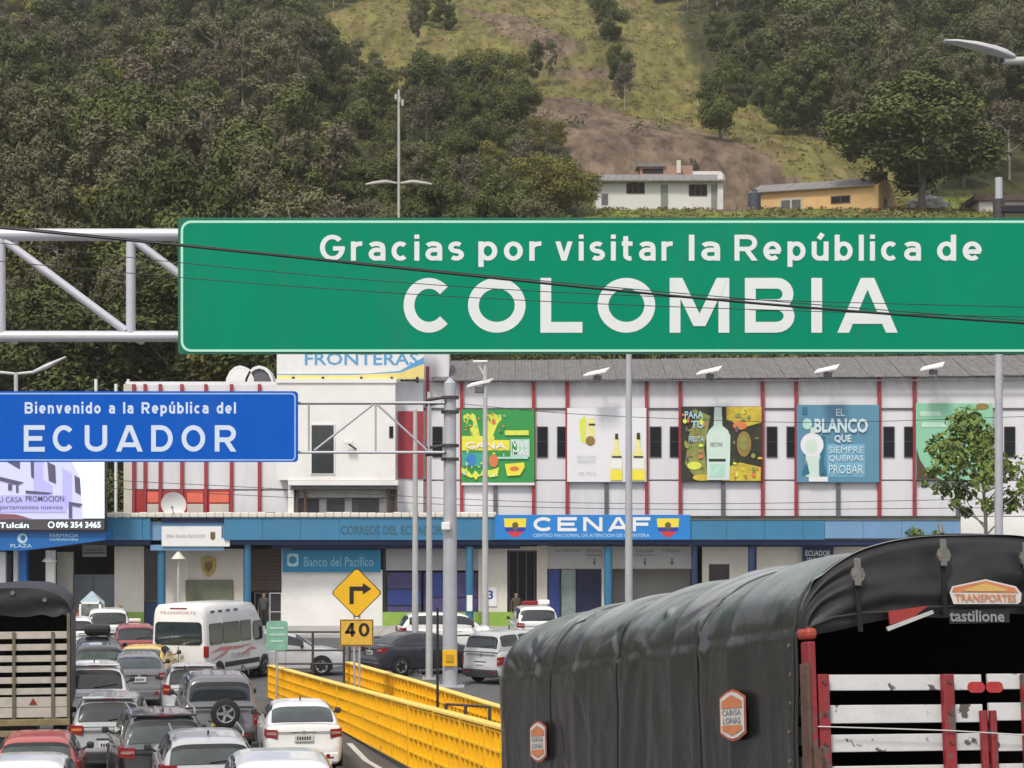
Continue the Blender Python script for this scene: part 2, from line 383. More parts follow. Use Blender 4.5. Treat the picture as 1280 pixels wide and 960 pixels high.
# road sheet
mr = mat('road_asphalt', (.10, .10, .10, 1), .88, var=.22, scale=.9, bump=.5, bscale=50, dirt=.3)
terrain_grid('road', [-40, -26, -13, 0, 13, 26, 40], [-30, -20, -10, 0, 6, 13, 16, 19, 22.5, 26, 29, 33, 36.5, 40, 50, 60, 75, 93.4], lambda x, y: gz(y), mr)
pv = MB()
for i in range(60):
    x = -60 + i * 2.0
    pv.box(x + .01, x + 1.99, 93.4, 96.9, 0, .14 + .003 * (i % 3)); pv.box(x + .01, x + 1.99, 96.92, 101.3, 0, .141 + .003 * ((i + 1) % 3))
sw = MB(); sw.box(-60, 60, 93.5, 101.4, 0, .12)
sw = sw.build('pavement', M['concrete'], world=True); structure(sw)
pvo = pv.build('paving_slab', M['concrete'], sw, world=True); pvo['kind'] = 'stuff'
kb = MB()
for i in range(48): kb.box(-60 + i * 2.5, -57.52 + i * 2.5, 93.2, 93.39, 0, .13)
ko = structure(kb.build('kerb', M['concrete'], world=True))
# hillside
nt_ = None
mh = bpy.data.materials.new('hillside_cover'); mh.use_nodes = True; n = mh.node_tree.nodes; L = mh.node_tree.links
b = n['Principled BSDF']; b.inputs['Roughness'].default_value = .95; b.inputs['Specular IOR Level'].default_value = .1
at = n.new('ShaderNodeAttribute'); at.attribute_name = 'cover'; tc = n.new('ShaderNodeTexCoord')
n1 = n.new('ShaderNodeTexNoise'); n1.inputs['Scale'].default_value = .35; n1.inputs['Detail'].default_value = 8; n1.inputs['Roughness'].default_value = .7; mph = n.new('ShaderNodeMapping'); mph.inputs['Scale'].default_value = (1.6, .4, .5); L.new(tc.outputs['Object'], mph.inputs[0]); L.new(mph.outputs[0], n1.inputs[0]); n1.inputs['Detail'].default_value = 11
r1 = n.new('ShaderNodeValToRGB'); r1.color_ramp.elements[0].position = .36; r1.color_ramp.elements[1].position = .62
r1.color_ramp.elements[0].color = (.45, .45, .42, 1); r1.color_ramp.elements[1].color = (1.35, 1.3, 1.2, 1); L.new(n1.outputs[0], r1.inputs[0])
mx = n.new('ShaderNodeMixRGB'); mx.blend_type = 'MULTIPLY'; mx.inputs[0].default_value = 1; L.new(at.outputs['Color'], mx.inputs[1]); L.new(r1.outputs[0], mx.inputs[2])
L.new(mx.outputs[0], b.inputs['Base Color'])
bp = n.new('ShaderNodeBump'); bp.inputs['Strength'].default_value = .9; bp.inputs['Distance'].default_value = .6; L.new(n1.outputs[0], bp.inputs['Height']); L.new(bp.outputs[0], b.inputs['Normal'])
def cover(v):
    x, y, z = v; px, py = pj(x, max(y, 1), z)
    q = Vector((x * .07, y * .07, 0)); jx = noise.noise(q) * 26; jy = noise.noise(q + Vector((9, 4, 2))) * 16
    if any(inpoly(px + jx, py + jy, P) for P in DIRT):
        s = .5 + .5 * noise.noise(Vector((x * .35, y * .06, 1)))
        s2 = .5 + .5 * noise.noise(Vector((x * .9, y * .12, 6))); return (.23 - .08 * s - .06 * s2, .175 - .06 * s - .05 * s2, .135 - .045 * s - .04 * s2, 1)
    for i, P in enumerate(GRASS):
        if inpoly(px + jx * .6, py + jy * .6, P):
            s = .5 + .5 * noise.noise(Vector((x * .06, y * .06, 7))); d = max(0, noise.noise(Vector((x * .25, y * .09, 17))))
            if i == 1: return (.15, .19, .045, 1)
            return (.185 - .08 * s + .07 * d, .168 - .06 * s + .02 * d, .058 - .02 * s + .04 * d, 1)
    return (.055, .06, .028, 1)
xs = lerp_list(-330, -160, 18) + lerp_list(-155, 155, 190) + lerp_list(160, 330, 18)
ys = [107.5, 108.5, 110, 112, 114] + lerp_list(117, 300, 150) + lerp_list(303, 520, 80) + lerp_list(540, 900, 14)
hl = terrain_grid('hillside', xs, ys, hill, mh, cover)
# lane markings beside the barrier
mk = MB(); a = W(424, 928, 47.7); 
def road_pt(x, y): return (x, y, gz(y) + .008)
def strip_on_road(mb, P, wd):
    for (x0, y0), (x1, y1) in zip(P[:-1], P[1:]):
        d = Vector((x1 - x0, y1 - y0)).normalized(); nx, ny = -d.y * wd / 2, d.x * wd / 2
        mb.poly([road_pt(x0 + nx, y0 + ny), road_pt(x1 + nx, y1 + ny), road_pt(x1 - nx, y1 - ny), road_pt(x0 - nx, y0 - ny)])
strip_on_road(mk, [(-3.95, 50.5), (-3.3, 47), (-2.75, 45), (-1.9, 42), (-1.2, 40)], .14)
structure(mk.build('edge_line', mat('road_paint_white', (.62, .62, .6, 1), .7, var=.2, scale=8), world=True))
mk = MB()
for k in range(9):
    y = 22 + k * 7.5; x = -8.6 - (y - 40) * .205; strip_on_road(mk, [(x, y), (x - .205 * 3, y + 3)], .13)
structure(mk.build('lane_dash', MATS['road_paint_white'], world=True))

# ------------------------------------------------------------------ trees
def leaf_mat(name, c1, c2, c3):
    m = bpy.data.materials.new(name); m.use_nodes = True; n = m.node_tree.nodes; L = m.node_tree.links; b = n['Principled BSDF']
    b.inputs['Roughness'].default_value = .85; b.inputs['Specular IOR Level'].default_value = .1
    oi = n.new('ShaderNodeObjectInfo'); at = n.new('ShaderNodeAttribute'); at.attribute_name = 'leafv'
    r = n.new('ShaderNodeValToRGB'); r.color_ramp.elements[0].color = c1; r.color_ramp.elements[1].color = c2
    e = r.color_ramp.elements.new(.8); e.color = c3; r.color_ramp.elements[2].position = 1
    ad = n.new('ShaderNodeMath'); ad.operation = 'MULTIPLY_ADD'; ad.inputs[1].default_value = .42
    L.new(oi.outputs['Random'], ad.inputs[0]); sc_ = n.new('ShaderNodeMath'); sc_.operation = 'MULTIPLY'; sc_.inputs[1].default_value = .6
    L.new(at.outputs['Fac'], sc_.inputs[0]); L.new(sc_.outputs[0], ad.inputs[2]); L.new(ad.outputs[0], r.inputs[0]); L.new(r.outputs[0], b.inputs['Base Color'])
    return m
r_ = np.random.RandomState(11)
def leaf_cloud(centers, radii, nper, size, rs, squash=.75, elong=1.0):
    """many small leaf faces spread through lumps; returns verts, faces, value per face"""
    V = []; val = []
    for c, R, nn in zip(centers, radii, nper):
        d = rs.normal(size=(nn, 3)); d /= np.linalg.norm(d, axis=1)[:, None]
        rr = R * (rs.rand(nn) ** .38); lump = 1 + .25 * np.sin(d[:, 0] * 5 + c[0]) * np.cos(d[:, 2] * 4 + c[1])
        p = d * (rr * lump)[:, None]; p[:, 2] *= squash; p += np.array(c)
        nrm = d * .9 + rs.normal(size=(nn, 3)) * .55 + np.array([0, 0, .35]); nrm /= np.linalg.norm(nrm, axis=1)[:, None]
        t = np.cross(nrm, rs.normal(size=(nn, 3))); t /= np.linalg.norm(t, axis=1)[:, None]; u = np.cross(nrm, t)
        s = size * (.55 + rs.rand(nn) * .9)
        a = t * s[:, None] * elong; bb = u * s[:, None] * .6
        V.append(np.stack([p - a, p - a * .1 - bb, p + a, p + a * .1 + bb], axis=1).reshape(-1, 3))
        val.append(np.clip(rs.rand() * .6 + rs.rand(nn) * .4, 0, 1))
    return np.concatenate(V), np.concatenate(val)
def quads_mesh(name, V, val, mt):
    nq = len(V) // 4; me = bpy.data.meshes.new(name)
    me.vertices.add(nq * 4); me.vertices.foreach_set('co', V.astype(np.float32).ravel())
    me.loops.add(nq * 4); me.loops.foreach_set('vertex_index', np.arange(nq * 4, dtype=np.int32))
    me.polygons.add(nq); me.polygons.foreach_set('loop_start', np.arange(0, nq * 4, 4, dtype=np.int32)); me.polygons.foreach_set('loop_total', np.full(nq, 4, dtype=np.int32))
    at = me.attributes.new('leafv', 'FLOAT', 'FACE'); at.data.foreach_set('value', val.astype(np.float32))
    me.materials.append(mt); me.update(calc_edges=True); return me
L_EUC = leaf_mat('eucalyptus_leaves', (.078, .080, .044, 1), (.125, .127, .068, 1), (.185, .182, .100, 1))
L_DARK = leaf_mat('dark_leaves', (.046, .060, .022, 1), (.086, .106, .038, 1), (.138, .152, .056, 1))
L_LIME = leaf_mat('yellow_green_leaves', (.095, .100, .030, 1), (.150, .148, .045, 1), (.22, .205, .065, 1))
L_DRY = leaf_mat('dry_leaves', (.085, .072, .050, 1), (.13, .108, .075, 1), (.18, .155, .11, 1))
L_FRESH = leaf_mat('fresh_leaves', (.08, .125, .03, 1), (.15, .20, .05, 1), (.22, .29, .08, 1))
BARK = mat('bark', (.15, .13, .11, 1), .9, var=.3, scale=4, bump=.5, bscale=12)
PALEBARK = mat('pale_bark', (.30, .27, .23, 1), .9, var=.3, scale=3, stretch=(1, 1, .3))
def trunk_mesh(name, H, r, limbs, rs, mt):
    mb = MB(); p = Vector((0, 0, -.6)); pts = [p]
    for k in range(6): pts.append(Vector((rs.normal() * .12 * k * .35, rs.normal() * .12 * k * .35, H * (k + 1) / 6)))
    for k in range(6): mb.cyl(pts[k], pts[k + 1], r * (1 - k * .14), r * (1 - (k + 1) * .14), 7, False)
    for c in limbs:
        z0 = min(H * .85, max(H * .25, c[2] - abs(c[0]) - abs(c[1]) * .6)); a = Vector((0, 0, z0)); e = Vector(c)
        m = (a + e) / 2 + Vector((0, 0, -.2)); mb.cyl(a, m, r * .42, r * .28, 5, False); mb.cyl(m, e, r * .28, r * .08, 5, False)
    o = mb.build(name, mt); me = o.data; bpy.data.objects.remove(o); return me
def tree_proto(kind, seed):
    rs = np.random.RandomState(seed)
    if kind == 'euc':
        H = 12; n = 30; cs = []; Rs = []; lx, ly = rs.normal() * .9, rs.normal() * .9
        for k in range(n):
            z = H * (.30 + .70 * rs.rand() ** .9); sp = (1.5 + 1.1 * rs.rand()) * math.sin(PI * min(1, (z / H - .25) / .85)) + .4; an = rs.rand() * 2 * PI
            q = rs.rand() ** .6; cs.append((math.cos(an) * sp * q + lx * z / H, math.sin(an) * sp * q + ly * z / H, z)); Rs.append(.38 + .75 * rs.rand() ** 1.5)
        V, val = leaf_cloud(cs, Rs, [int(640 * R * R + 20) for R in Rs], .105, rs, 1.05, 1.5); mt = L_EUC; bark = PALEBARK; r = .16; th = .92
    elif kind == 'dark':
        H = 8; n = 26; cs = []; Rs = []
        for k in range(n):
            z = H * (.20 + .74 * rs.rand()); sp = (1.9 + 1.4 * rs.rand()) * math.sin(PI * min(1, z / H * .95)) + .3; an = rs.rand() * 2 * PI; q = rs.rand() ** .5
            cs.append((math.cos(an) * sp * q, math.sin(an) * sp * q, z)); Rs.append(.5 + rs.rand() ** 1.4 * 1.0)
        V, val = leaf_cloud(cs, Rs, [int(680 * R * R + 20) for R in Rs], .105, rs, .85, 1.25); mt = L_DARK; bark = BARK; r = .18; th = .75
    elif kind == 'lime':
        H = 6.5; cs = []; Rs = []
        for k in range(11):
            z = H * (.3 + .6 * rs.rand()); an = rs.rand() * 2 * PI; q = rs.rand() ** .5 * 2.2
            cs.append((math.cos(an) * q, math.sin(an) * q, z)); Rs.append(.8 + rs.rand() * .7)
        V, val = leaf_cloud(cs, Rs, [int(520 * R * R) for R in Rs], .105, rs, .8); mt = L_LIME; bark = BARK; r = .13; th = .7
    else:
        H = 10; cs = []; Rs = []
        for k in range(24):
            z = H * (.35 + .6 * rs.rand()); an = rs.rand() * 2 * PI; q = rs.rand() ** .5 * 2.4
            cs.append((math.cos(an) * q, math.sin(an) * q, z)); Rs.append(.4 + rs.rand() * .7)
        V, val = leaf_cloud(cs, Rs, [int(260 * R * R + 10) for R in Rs], .12, rs, .95, 1.4); mt = L_DRY; bark = PALEBARK; r = .15; th = .85
    return quads_mesh('crown', V, val, mt), trunk_mesh('trunk', H * th, r, cs[:7], rs, bark), H
PROT = {k: [tree_proto(k, 100 + 7 * i + ord(k[0])) for i in range(nv)] for k, nv in (('euc', 8), ('dark', 7), ('lime', 3), ('dry', 3))}
NM = {'euc': 'eucalyptus_tree', 'dark': 'broadleaf_tree', 'lime': 'broadleaf_tree', 'dry': 'bare_branched_tree'}
def plant(kind, loc, h, label, group, wd=1.0, name=None, seed=None):
    v = PROT[kind][(seed if seed is not None else random.randrange(99)) % len(PROT[kind])]
    t = thing(name or NM[kind], loc, label, 'tree', group, random.random() * 6.28); s = h / v[2]; wv = wd * random.uniform(.78, 1.25); t.scale = (s * wv, s * wv * random.uniform(.9, 1.1), s)
    for me in (v[1], v[0]):
        o = bpy.data.objects.new(me.name.split('.')[0], me); C.objects.link(o); o.parent = t
    return t
rc = random.Random(31)
def cleared(px, py):
    """where the slope is open: grass, the slip, the house terrace"""
    if any(inpoly(px, py, P) for P in DIRT[:1]): return True
    if any(inpoly(px, py, P) for P in GRASS[:1]):
        k = .66 if px < 600 else (.90 if px < 840 else .985)
        return random.random() < k
    if 725 < px < 1310 and 190 < py < 300: return True
    return False
cnt = {'euc': 0, 'dark': 0, 'lime': 0, 'dry': 0}; cand = []
y = 119.0
while y < 520:
    hw = y * .262 + 9; sp = 5.2 + (y - 119) * .0125
    x = -hw + random.random() * sp
    while x < hw:
        cand.append((x + random.uniform(-.42, .42) * sp, y + random.uniform(-.45, .45) * sp)); x += sp
    y += sp * 1.02
for x, y in cand:
    z = hill(x, y); px, py = pj(x, y, z)
    if py < -14 or py > 500: continue
    if cleared(px, py): continue
    nn = noise.noise(Vector((x * .03, y * .03, 40)))
    if 380 < px < 660 and py < 120 and random.random() < .3: continue      # thin scrub around the open grass
    if 640 < px < 740 and py < 100: continue
    k = 'euc'; h = random.uniform(6.5, 13.5)
    if px > 860 and py < 215:
        u = random.random(); k = 'euc' if u < .6 else 'dark'; h = random.uniform(8, 15)
        if 870 < px < 1000 and py > 60: k = 'dark'; h = random.uniform(5, 8)
        side = 'dark tall tree in the dense wood on the right-hand slope'; g = 'trees in the wood on the right-hand slope'
    elif px < 400:
        u = random.random(); k = 'euc' if u < .62 else ('dark' if u < .84 else ('dry' if u < .93 else 'lime'))
        side = 'grey-green eucalyptus among others in the dense wood on the left-hand slope'; g = 'trees in the wood on the left-hand slope'
    else:
        u = random.random(); k = 'dark' if u < .5 else ('euc' if u < .8 else ('lime' if u < .9 else 'dry')); h = random.uniform(4.5, 8.5)
        side = 'tree'; g = 'trees on the middle of the slope'
    if nn > .32 and px < 700 and k != 'dark': k = 'lime'; h *= .75
    if px > 1000 and py > 180: h = random.uniform(5, 8)
    if 690 < px < 1310 and 290 < py: h = min(h, 3.6)     # nothing tall below the terrace in front of the houses
    if 690 < px < 1310 and py >= 240 and py <= 372: continue
    loc = {'euc': 'tall loose grey-green eucalyptus', 'dark': 'dark green bushy tree', 'lime': 'low yellow-green tree', 'dry': 'brownish thin-leaved tree'}[k]
    zone = 'in the dense wood on the left-hand slope' if px < 400 else ('in the wood on the right-hand slope' if px > 860 else 'in the scrub on the middle slope')
    if cnt[k] >= 298: k2 = 'dark' if k == 'euc' else k; k = k2
    if cnt[k] >= 298: continue
    cnt[k] += 1
    row = 'high up' if py < 70 else ('halfway up' if py < 190 else ('low down' if py < 330 else 'at the very foot of the slope'))
    col = ('at the left edge' if px < 130 else ('left of the tall mast' if px > 270 else 'above the gantry truss')) if px < 400 else (('right of the open grass' if px < 1060 else 'towards the right edge') if px > 860 else ('around the tall mast' if px < 560 else 'left of the earth slip'))
    plural = loc.replace('tree', 'trees').replace('eucalyptus', 'eucalyptus trees')
    plant(k, (x, y, z - .1), h, loc + ' ' + col + ', ' + row, plural + ' ' + col + ', ' + row)
print('trees', cnt)
# single trees one can point at
def at_hill(px, py): return hit(px, py)
for px, py, h, wd, k, lab in [
    (1152, 263, 12.5, 1.35, 'dark', 'large round dark green tree at the right end of the orange house'),
    (868, 258, 5.2, .6, 'dry', 'thin young tree in front of the right half of the long white house'),
    (700, 262, 6.0, 1.0, 'dark', 'dark bushy tree just left of the long white house'),
    (650, 262, 8.0, .9, 'euc', 'tall tree a little left of the long white house above the green sign'),
    (722, 268, 4.6, 1.1, 'lime', 'low green tree touching the left end of the long white house'),
    (900, 175, 9.0, .8, 'dark', 'dark lone tree at the upper edge of the brown earth slip'),
    (932, 120, 12, 1.2, 'dark', 'large rounded tree at the edge of the grass slope, left of the right-hand wood'),
    (985, 170, 9, 1.2, 'dark', 'wide bushy tree above the orange house roof'),
    (760, 52, 8, .8, 'dark', 'single tree on the open grass near the top of the slope'),
    (690, 110, 7, .8, 'euc', 'greyish tree at the left edge of the open grass'),
    (1205, 235, 7, 1.2, 'lime', 'pale green bush-like tree behind the small white house on the right'),
    (1262, 225, 9, 1.1, 'dry', 'greyish brown tree above the small white house at the right edge'),
    (520, 60, 8, .8, 'euc', 'slender tree standing on the yellow grass left of centre'),
    (470, 130, 8, .8, 'dark', 'dark bush tree below the yellow grass patch')]:
    p = at_hill(px, py)
    if p is not None: plant(k, (p.x, p.y, p.z - .1), h, lab, None, wd)
# undergrowth: one mass nobody could count
def stuff_leaves(name, spots, size, per, mt, kind_label, seed=5, flat=.8):
    rs = np.random.RandomState(seed); cs = [s[:3] for s in spots]; Rs = [s[3] for s in spots]
    V, val = leaf_cloud(cs, Rs, [max(6, int(per * R * R)) for R in Rs], size, rs, flat)
    me = quads_mesh(name, V, val, mt); o = bpy.data.objects.new(name, me); C.objects.link(o)
    tag(o, kind_label, 'undergrowth', None, 'stuff'); return o
sp1 = []; sp2 = []; sp3 = []
for k in range(5200):
    y = 114 + 330 * random.random() ** 1.3; x = random.uniform(-.27, .27) * y; z = hill(x, y); px, py = pj(x, y, z)
    if py < -10 or py > 500: continue
    if any(inpoly(px, py, P) for P in DIRT[:1]): 
        if random.random() < .93: continue
    if 735 < px < 1310 and 225 < py < 380: continue
    if any(inpoly(px, py, P) for P in GRASS[:2]):
        if random.random() < .86: continue
        (sp2 if random.random() < .7 else sp1).append((x, y, z + .1, random.uniform(.35, .9))); continue
    if 735 < px < 1310 and 180 < py < 380: continue
    (sp1 if random.random() < .72 else (sp2 if random.random() < .5 else sp3)).append((x, y, z + .5, random.uniform(.8, 1.9)))
stuff_leaves('undergrowth', sp1, .16, 46, L_DARK, 'dark low scrub covering the hillside under the trees', 5)
stuff_leaves('scrub', sp2, .14, 50, L_LIME, 'yellow-green low scrub scattered over the hillside', 6)
stuff_leaves('dry_scrub', sp3, .14, 46, L_DRY, 'brownish dry scrub scattered under the hillside trees', 8)
# grass tufts on the open slope and terrace
gs = []
for k in range(9000):
    y = 186 + 260 * random.random() ** 1.6; x = random.uniform(-.11, .27) * y; z = hill(x, y); px, py = pj(x, y, z)
    if any(inpoly(px, py, P) for P in GRASS[:2]) and not any(inpoly(px, py, P) for P in DIRT[:1]): gs.append((x, y, z + .05, random.uniform(.25, .6)))
L_GR = leaf_mat('grass_blades', (.09, .098, .032, 1), (.15, .148, .05, 1), (.23, .20, .09, 1))
stuff_leaves('grass', gs, .15, 60, L_GR, 'yellow-green rough grass on the open hillside', 9, .5)['category'] = 'grass'
# ------------------------------------------------------------------ the long border building
YB = 100.0; G = 100.5
bld = thing('border_building', (0, YB, 0), 'long two-storey grey clad building with red vertical trim and blue fascia', 'building')
def bp_(name, mt, px0, px1, py0, py1, Y, d=.05, b=0, parent=None, kind=None):
    mb = MB(); mb.pbox(px0, px1, py0, py1, Y, d, b); o = mb.build(name, mt, parent or bld, world=True)
    if kind: o['kind'] = kind
    return o
GROUND = CAMZ * F / YB + HY   # pixel row of the ground at the facade
# back wall cores
bp_('core_wall', M['panel'], 157, 1420, 477, 646, YB + .30, .4)
REDS = [577, 667, 709, 808.5, 850.5, 953.5, 995.5, 1099.5, 1143.5, 1248, 1291, 1396]
GREYS = [619, 758, 904, 1048, 1198, 1344]
def wtop(px): return 477 - (px - 560) * .010
# cladding panels between the trims, each a piece of its own
def clad(x0, x1, rows):
    for (a, b) in rows:
        mb = MB(); j = random.uniform(0, .012); mb.pbox(x0 + .7, x1 - .7, a + .5, b - .5, YB + .1 + j, .15, .012); mb.build('wall_panel', M['panel'], bld, world=True)
edges = [497, 534] + REDS
for a, b in zip(edges[:-1], edges[1:]):
    t = wtop(a)
    rows = [(t, 510.5), (511.5, 600), (601, 645.5)]
    if b - a > 60:
        g = [q for q in GREYS if a < q < b][0]
        clad(a, b, [(t, 510.5), (511.5, 600)]); clad(a, g, [(601, 645.5)]); clad(g, b, [(601, 645.5)])
    else: clad(a, b, rows)
    bp_('joint_rail', M['darktrim'], a, b, 510.3, 511.6, YB + .03, .12)
for q in REDS: bp_('red_mullion', M['redtrim'], q - 2.1, q + 2.1, wtop(q) - 1, 645.5, YB - .06, .3, .01)
bp_('red_mullion', M['redtrim'], 532.5, 536.5, 458, 645, YB - .05, .3, .01)
for q in GREYS: bp_('grey_mullion', M['darktrim'], q - 2.4, q + 2.4, 602, 646, YB - .04, .25, .01)
for a, b in ((541, 552.5), (672, 684), (697, 708), (813, 826), (838, 849.5), (959, 971), (984, 994.5), (1105, 1117.5), (1131, 1143), (1256, 1268.5), (1300, 1312)):
    f = bp_('window', M['darktrim'], a - .8, b + .8, 533, 571.5, YB + .04, .12)
    bp_('pane', M['wglass'], a, b, 534, 551.6, YB + .02, .03, parent=f); bp_('pane', M['wglass'], a, b, 552.4, 570.7, YB + .02, .03, parent=f)
# roof: corrugated sheet rising to the ridge, each sheet a piece
x = 540.0
while x < 1400:
    x1 = x + 21; mb = MB(); xa, xb = (x - HX) / 26, (x1 - HX) / 26; nn = 10; ro = []
    z0 = W(x, wtop(x) - .6, YB - .35).z; z1 = z0 + 1.30
    for k in range(nn + 1):
        xx = xa + (xb - xa - .01) * k / nn; w2 = .035 * (k % 2); ro.append((xx, w2))
    off = random.uniform(0, .02)
    for (xc, wa), (xd, wb) in zip(ro[:-1], ro[1:]):
        mb.poly([(xc, YB - .38, z0 + wa + off), (xd, YB - .38, z0 + wb + off), (xd, YB + 4.4, z1 + wb + off), (xc, YB + 4.4, z1 + wa + off)])
        mb.poly([(xd, YB - .38, z0 + wb + off - .04), (xc, YB - .38, z0 + wa + off - .04), (xc, YB - .38, z0 + wa + off), (xd, YB - .38, z0 + wb + off)])
    mb.build('roof_sheet', M['roof'], bld, world=True); x = x1
mb = MB(); mb.box(-3.9, 29.5, YB + 4.3, YB + 9, 8, 13.15); mb.build('rear_wall', M['panel'], bld, world=True)
bp_('eaves_gutter', M['darktrim'], 541, 1400, 474.6, 476.4, YB - .42, .1)
# fascia and its canopy slab
FA = [(130, 188, 647, 675, 'fascia', .0), (280, 622, 647, 675, 'fascia', 0), (860, 1031, 650, 674.5, 'fascia', 0), (1031, 1200, 650, 673, 'fascia2', .02)]
for a, b, t, u, m_, dy in FA:
    x = a
    while x < b:
        x1 = min(b, x + 48); bp_('fascia_panel', M[m_], x + .15, x1 - .15, t, u, YB - 1.3 + dy, .08, .01); x = x1
bp_('fascia_panel', M['fascia2'], 188, 280, 652, 688, YB - 1.1, .1)
bp_('fascia_panel', M['navy'], 202, 280, 646, 653, YB - 1.2, .1)
bp_('canopy_slab', M['navy'], 130, 1200, 675.3, 681, YB - 1.1, 1.9)
bp_('canopy_slab', M['navy'], 340, 650, 680.8, 686, YB - .6, 1.4)
bp_('canopy_slab', M['navy'], 868, 1200, 680.8, 683.5, YB - .6, 1.4)
mb = MB()
for k in range(46):
    x = 131 + k * 10.6
    if x < 618: mb.pbox(x, x + 10.4, 640.5 + random.uniform(-.6, .6), 646.7, YB - 1.42 + random.uniform(0, .02), .5, .05)
mb.build('parapet_coping', M['cream'], bld, world=True)
bp_('parapet_rail', M['darktrim'], 860, 1200, 648.3, 649.8, YB - 1.34, .06)
# ground floor walls and openings (recessed under the canopy)
def gf(px0, px1, py0, py1, m_, Y=G, d=.3, name='ground_floor_wall', b=0): return bp_(name, m_, px0, px1, py0, py1, Y, d, b)
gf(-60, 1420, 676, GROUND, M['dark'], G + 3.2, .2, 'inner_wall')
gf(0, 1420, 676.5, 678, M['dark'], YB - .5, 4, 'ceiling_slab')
for a, b, t, u, m_ in [(67, 91, 690, 790, 'beige'), (143, 180, 683, 790, 'cream'), (207, 235, 686, 790, 'cream'), (235, 304, 686, 790, 'beige'), (352, 366, 686, 790, 'whitewall'), (366, 478, 712, 790, 'whitewall'),
    (598, 634, 686, 790, 'cream'), (671, 684, 682, 790, 'beige'), (684, 864, 682, 711, 'beige'), (752, 764, 711, 790, 'beige'), (634, 671, 683, 688, 'beige'), (878, 935, 683, 705, 'cream'), (878, 886, 705, 790, 'cream'), (912, 935, 705, 790, 'cream'), (886, 912, 728, 790, 'cream'), (946, 1003, 683, 790, 'cream'), (1038, 1420, 683, 790, 'cream')]:
    gf(a, b, t, u, M[m_])
for a, b in ((145, 180), (100, 112), (478, 600), (600, 690), (865, 1420)): gf(a, b, 765, 789, M['lime'], G - .04, .03, 'painted_dado')
for a, b, t, m_ in [(305, 314, 672, 'bluecol'), (582, 592, 683, 'bluecol'), (755, 765.5, 683, 'bluecol'), (864, 872, 676, 'navy'), (935, 944, 683, 'navy'), (197, 207, 686, 'bluecol')]:
    mb = MB(); p0 = W((a + b) / 2, t, YB - .8); r = (b - a) / 52
    mb.cyl((p0.x, YB - .8, .1), (p0.x, YB - .8, p0.z), r, None, 18); c = mb.build('column', M[m_], bld, world=True)
    mb = MB(); mb.cyl((p0.x, YB - .8, .12), (p0.x, YB - .8, .4), r * 1.25, None, 18); mb.build('column_base', M['concrete'], c, world=True)
def framed(px0, px1, py0, py1, nx, Y, frame, glass, name='window', rows=1):
    f = MB(); t = .9; f.pbox(px0, px1, py0, py0 + t, Y, .12); f.pbox(px0, px1, py1 - t, py1, Y, .12)
    for k in range(nx + 1):
        xx = px0 + (px1 - px0 - t) * k / nx; f.pbox(xx, xx + t, py0 + t, py1 - t, Y + .002, .116)
    for r in range(1, rows):
        yy = py0 + (py1 - py0) * r / rows; f.pbox(px0 + t, px1 - t, yy, yy + t * .8, Y + .006, .1)
    o = f.build(name, frame, bld, world=True)
    for k in range(nx):
        a = px0 + (px1 - px0 - t) * k / nx + t; b = px0 + (px1 - px0 - t) * (k + 1) / nx
        for r in range(rows):
            y0 = py0 + (py1 - py0) * r / rows + t; y1 = py0 + (py1 - py0) * (r + 1) / rows - (t if r == rows - 1 else 0)
            bp_('pane', glass[(k + r) % len(glass)], a, b, y0, y1, Y + .05, .02, parent=o)
    return o
greyg = mat('grey_glass', (.13, .15, .17, 1), .2, var=.2, scale=1); brown = mat('brown_glass', (.05, .045, .045, 1), .2, var=.2, scale=1)
purple = mat('purple_poster_glass', (.075, .06, .17, 1), .3, var=.35, scale=1.4); bluegl = mat('blue_poster_glass', (.03, .05, .22, 1), .3, var=.35, scale=1.2)
framed(91, 143, 718, 787, 2, G, M['darktrim'], [greyg]); framed(181, 206, 686, 752, 1, G, M['darktrim'], [brown]); gf(181, 206, 753, 787, M['navy'])
framed(483, 527, 715, 777, 1, G, M['black'], [purple, bluegl], rows=3); framed(529, 563, 715, 777, 1, G, M['black'], [bluegl, purple], rows=2); framed(565, 598, 715, 777, 1, G, M['black'], [purple], rows=2)
gf(482, 566, 686, 713, mat('grey_sign_panel', (.38, .38, .40, 1), .6, var=.06)); gf(571, 598, 686, 713, mat('grey_sign_panel', (0, 0, 0, 1)), G)
gf(478, 482.5, 683, 790, M['black'])
framed(636, 669, 689, 787, 3, G + .2, M['darktrim'], [M['wglass']], 'door', 1)
framed(685, 700, 711, 788, 1, G, M['navy'], [bluegl]); framed(701, 720, 711, 788, 1, G + .05, M['darktrim'], [mat('pale_green_glass', (.22, .28, .27, 1), .2, var=.2)]); framed(721, 751, 711, 788, 1, G, M['navy'], [mat('navy_glass', (.02, .022, .06, 1), .15, var=.3)], rows=3)
gf(766, 863, 711, 789, mat('grey_recess', (.27, .27, .26, 1), .8, var=.08), G + 1.5)
framed(886, 912, 705, 728, 1, G + .05, M['darktrim'], [brown])
# grille and glass entrance
gr = MB(); 
for k in range(20): gr.pbox(315.5 + k * 1.95, 316.4 + k * 1.95, 688, 738, G + .02, .04)
for k in range(12): gr.pbox(315, 354.5, 688 + k * 4.3, 688.8 + k * 4.3, G + .065, .03)
g_ = gr.build('security_grille', mat('brown_grille', (.12, .085, .07, 1), .7), bld, world=True); gf(314, 355, 686, 740, brown, G + .15, .05, 'panel_behind_grille')
framed(318, 336, 741, 788, 1, G + .1, M['darktrim'], [M['wglass']], 'door'); framed(337, 352, 741, 788, 1, G + .1, M['white'], [brown], 'door', 2)
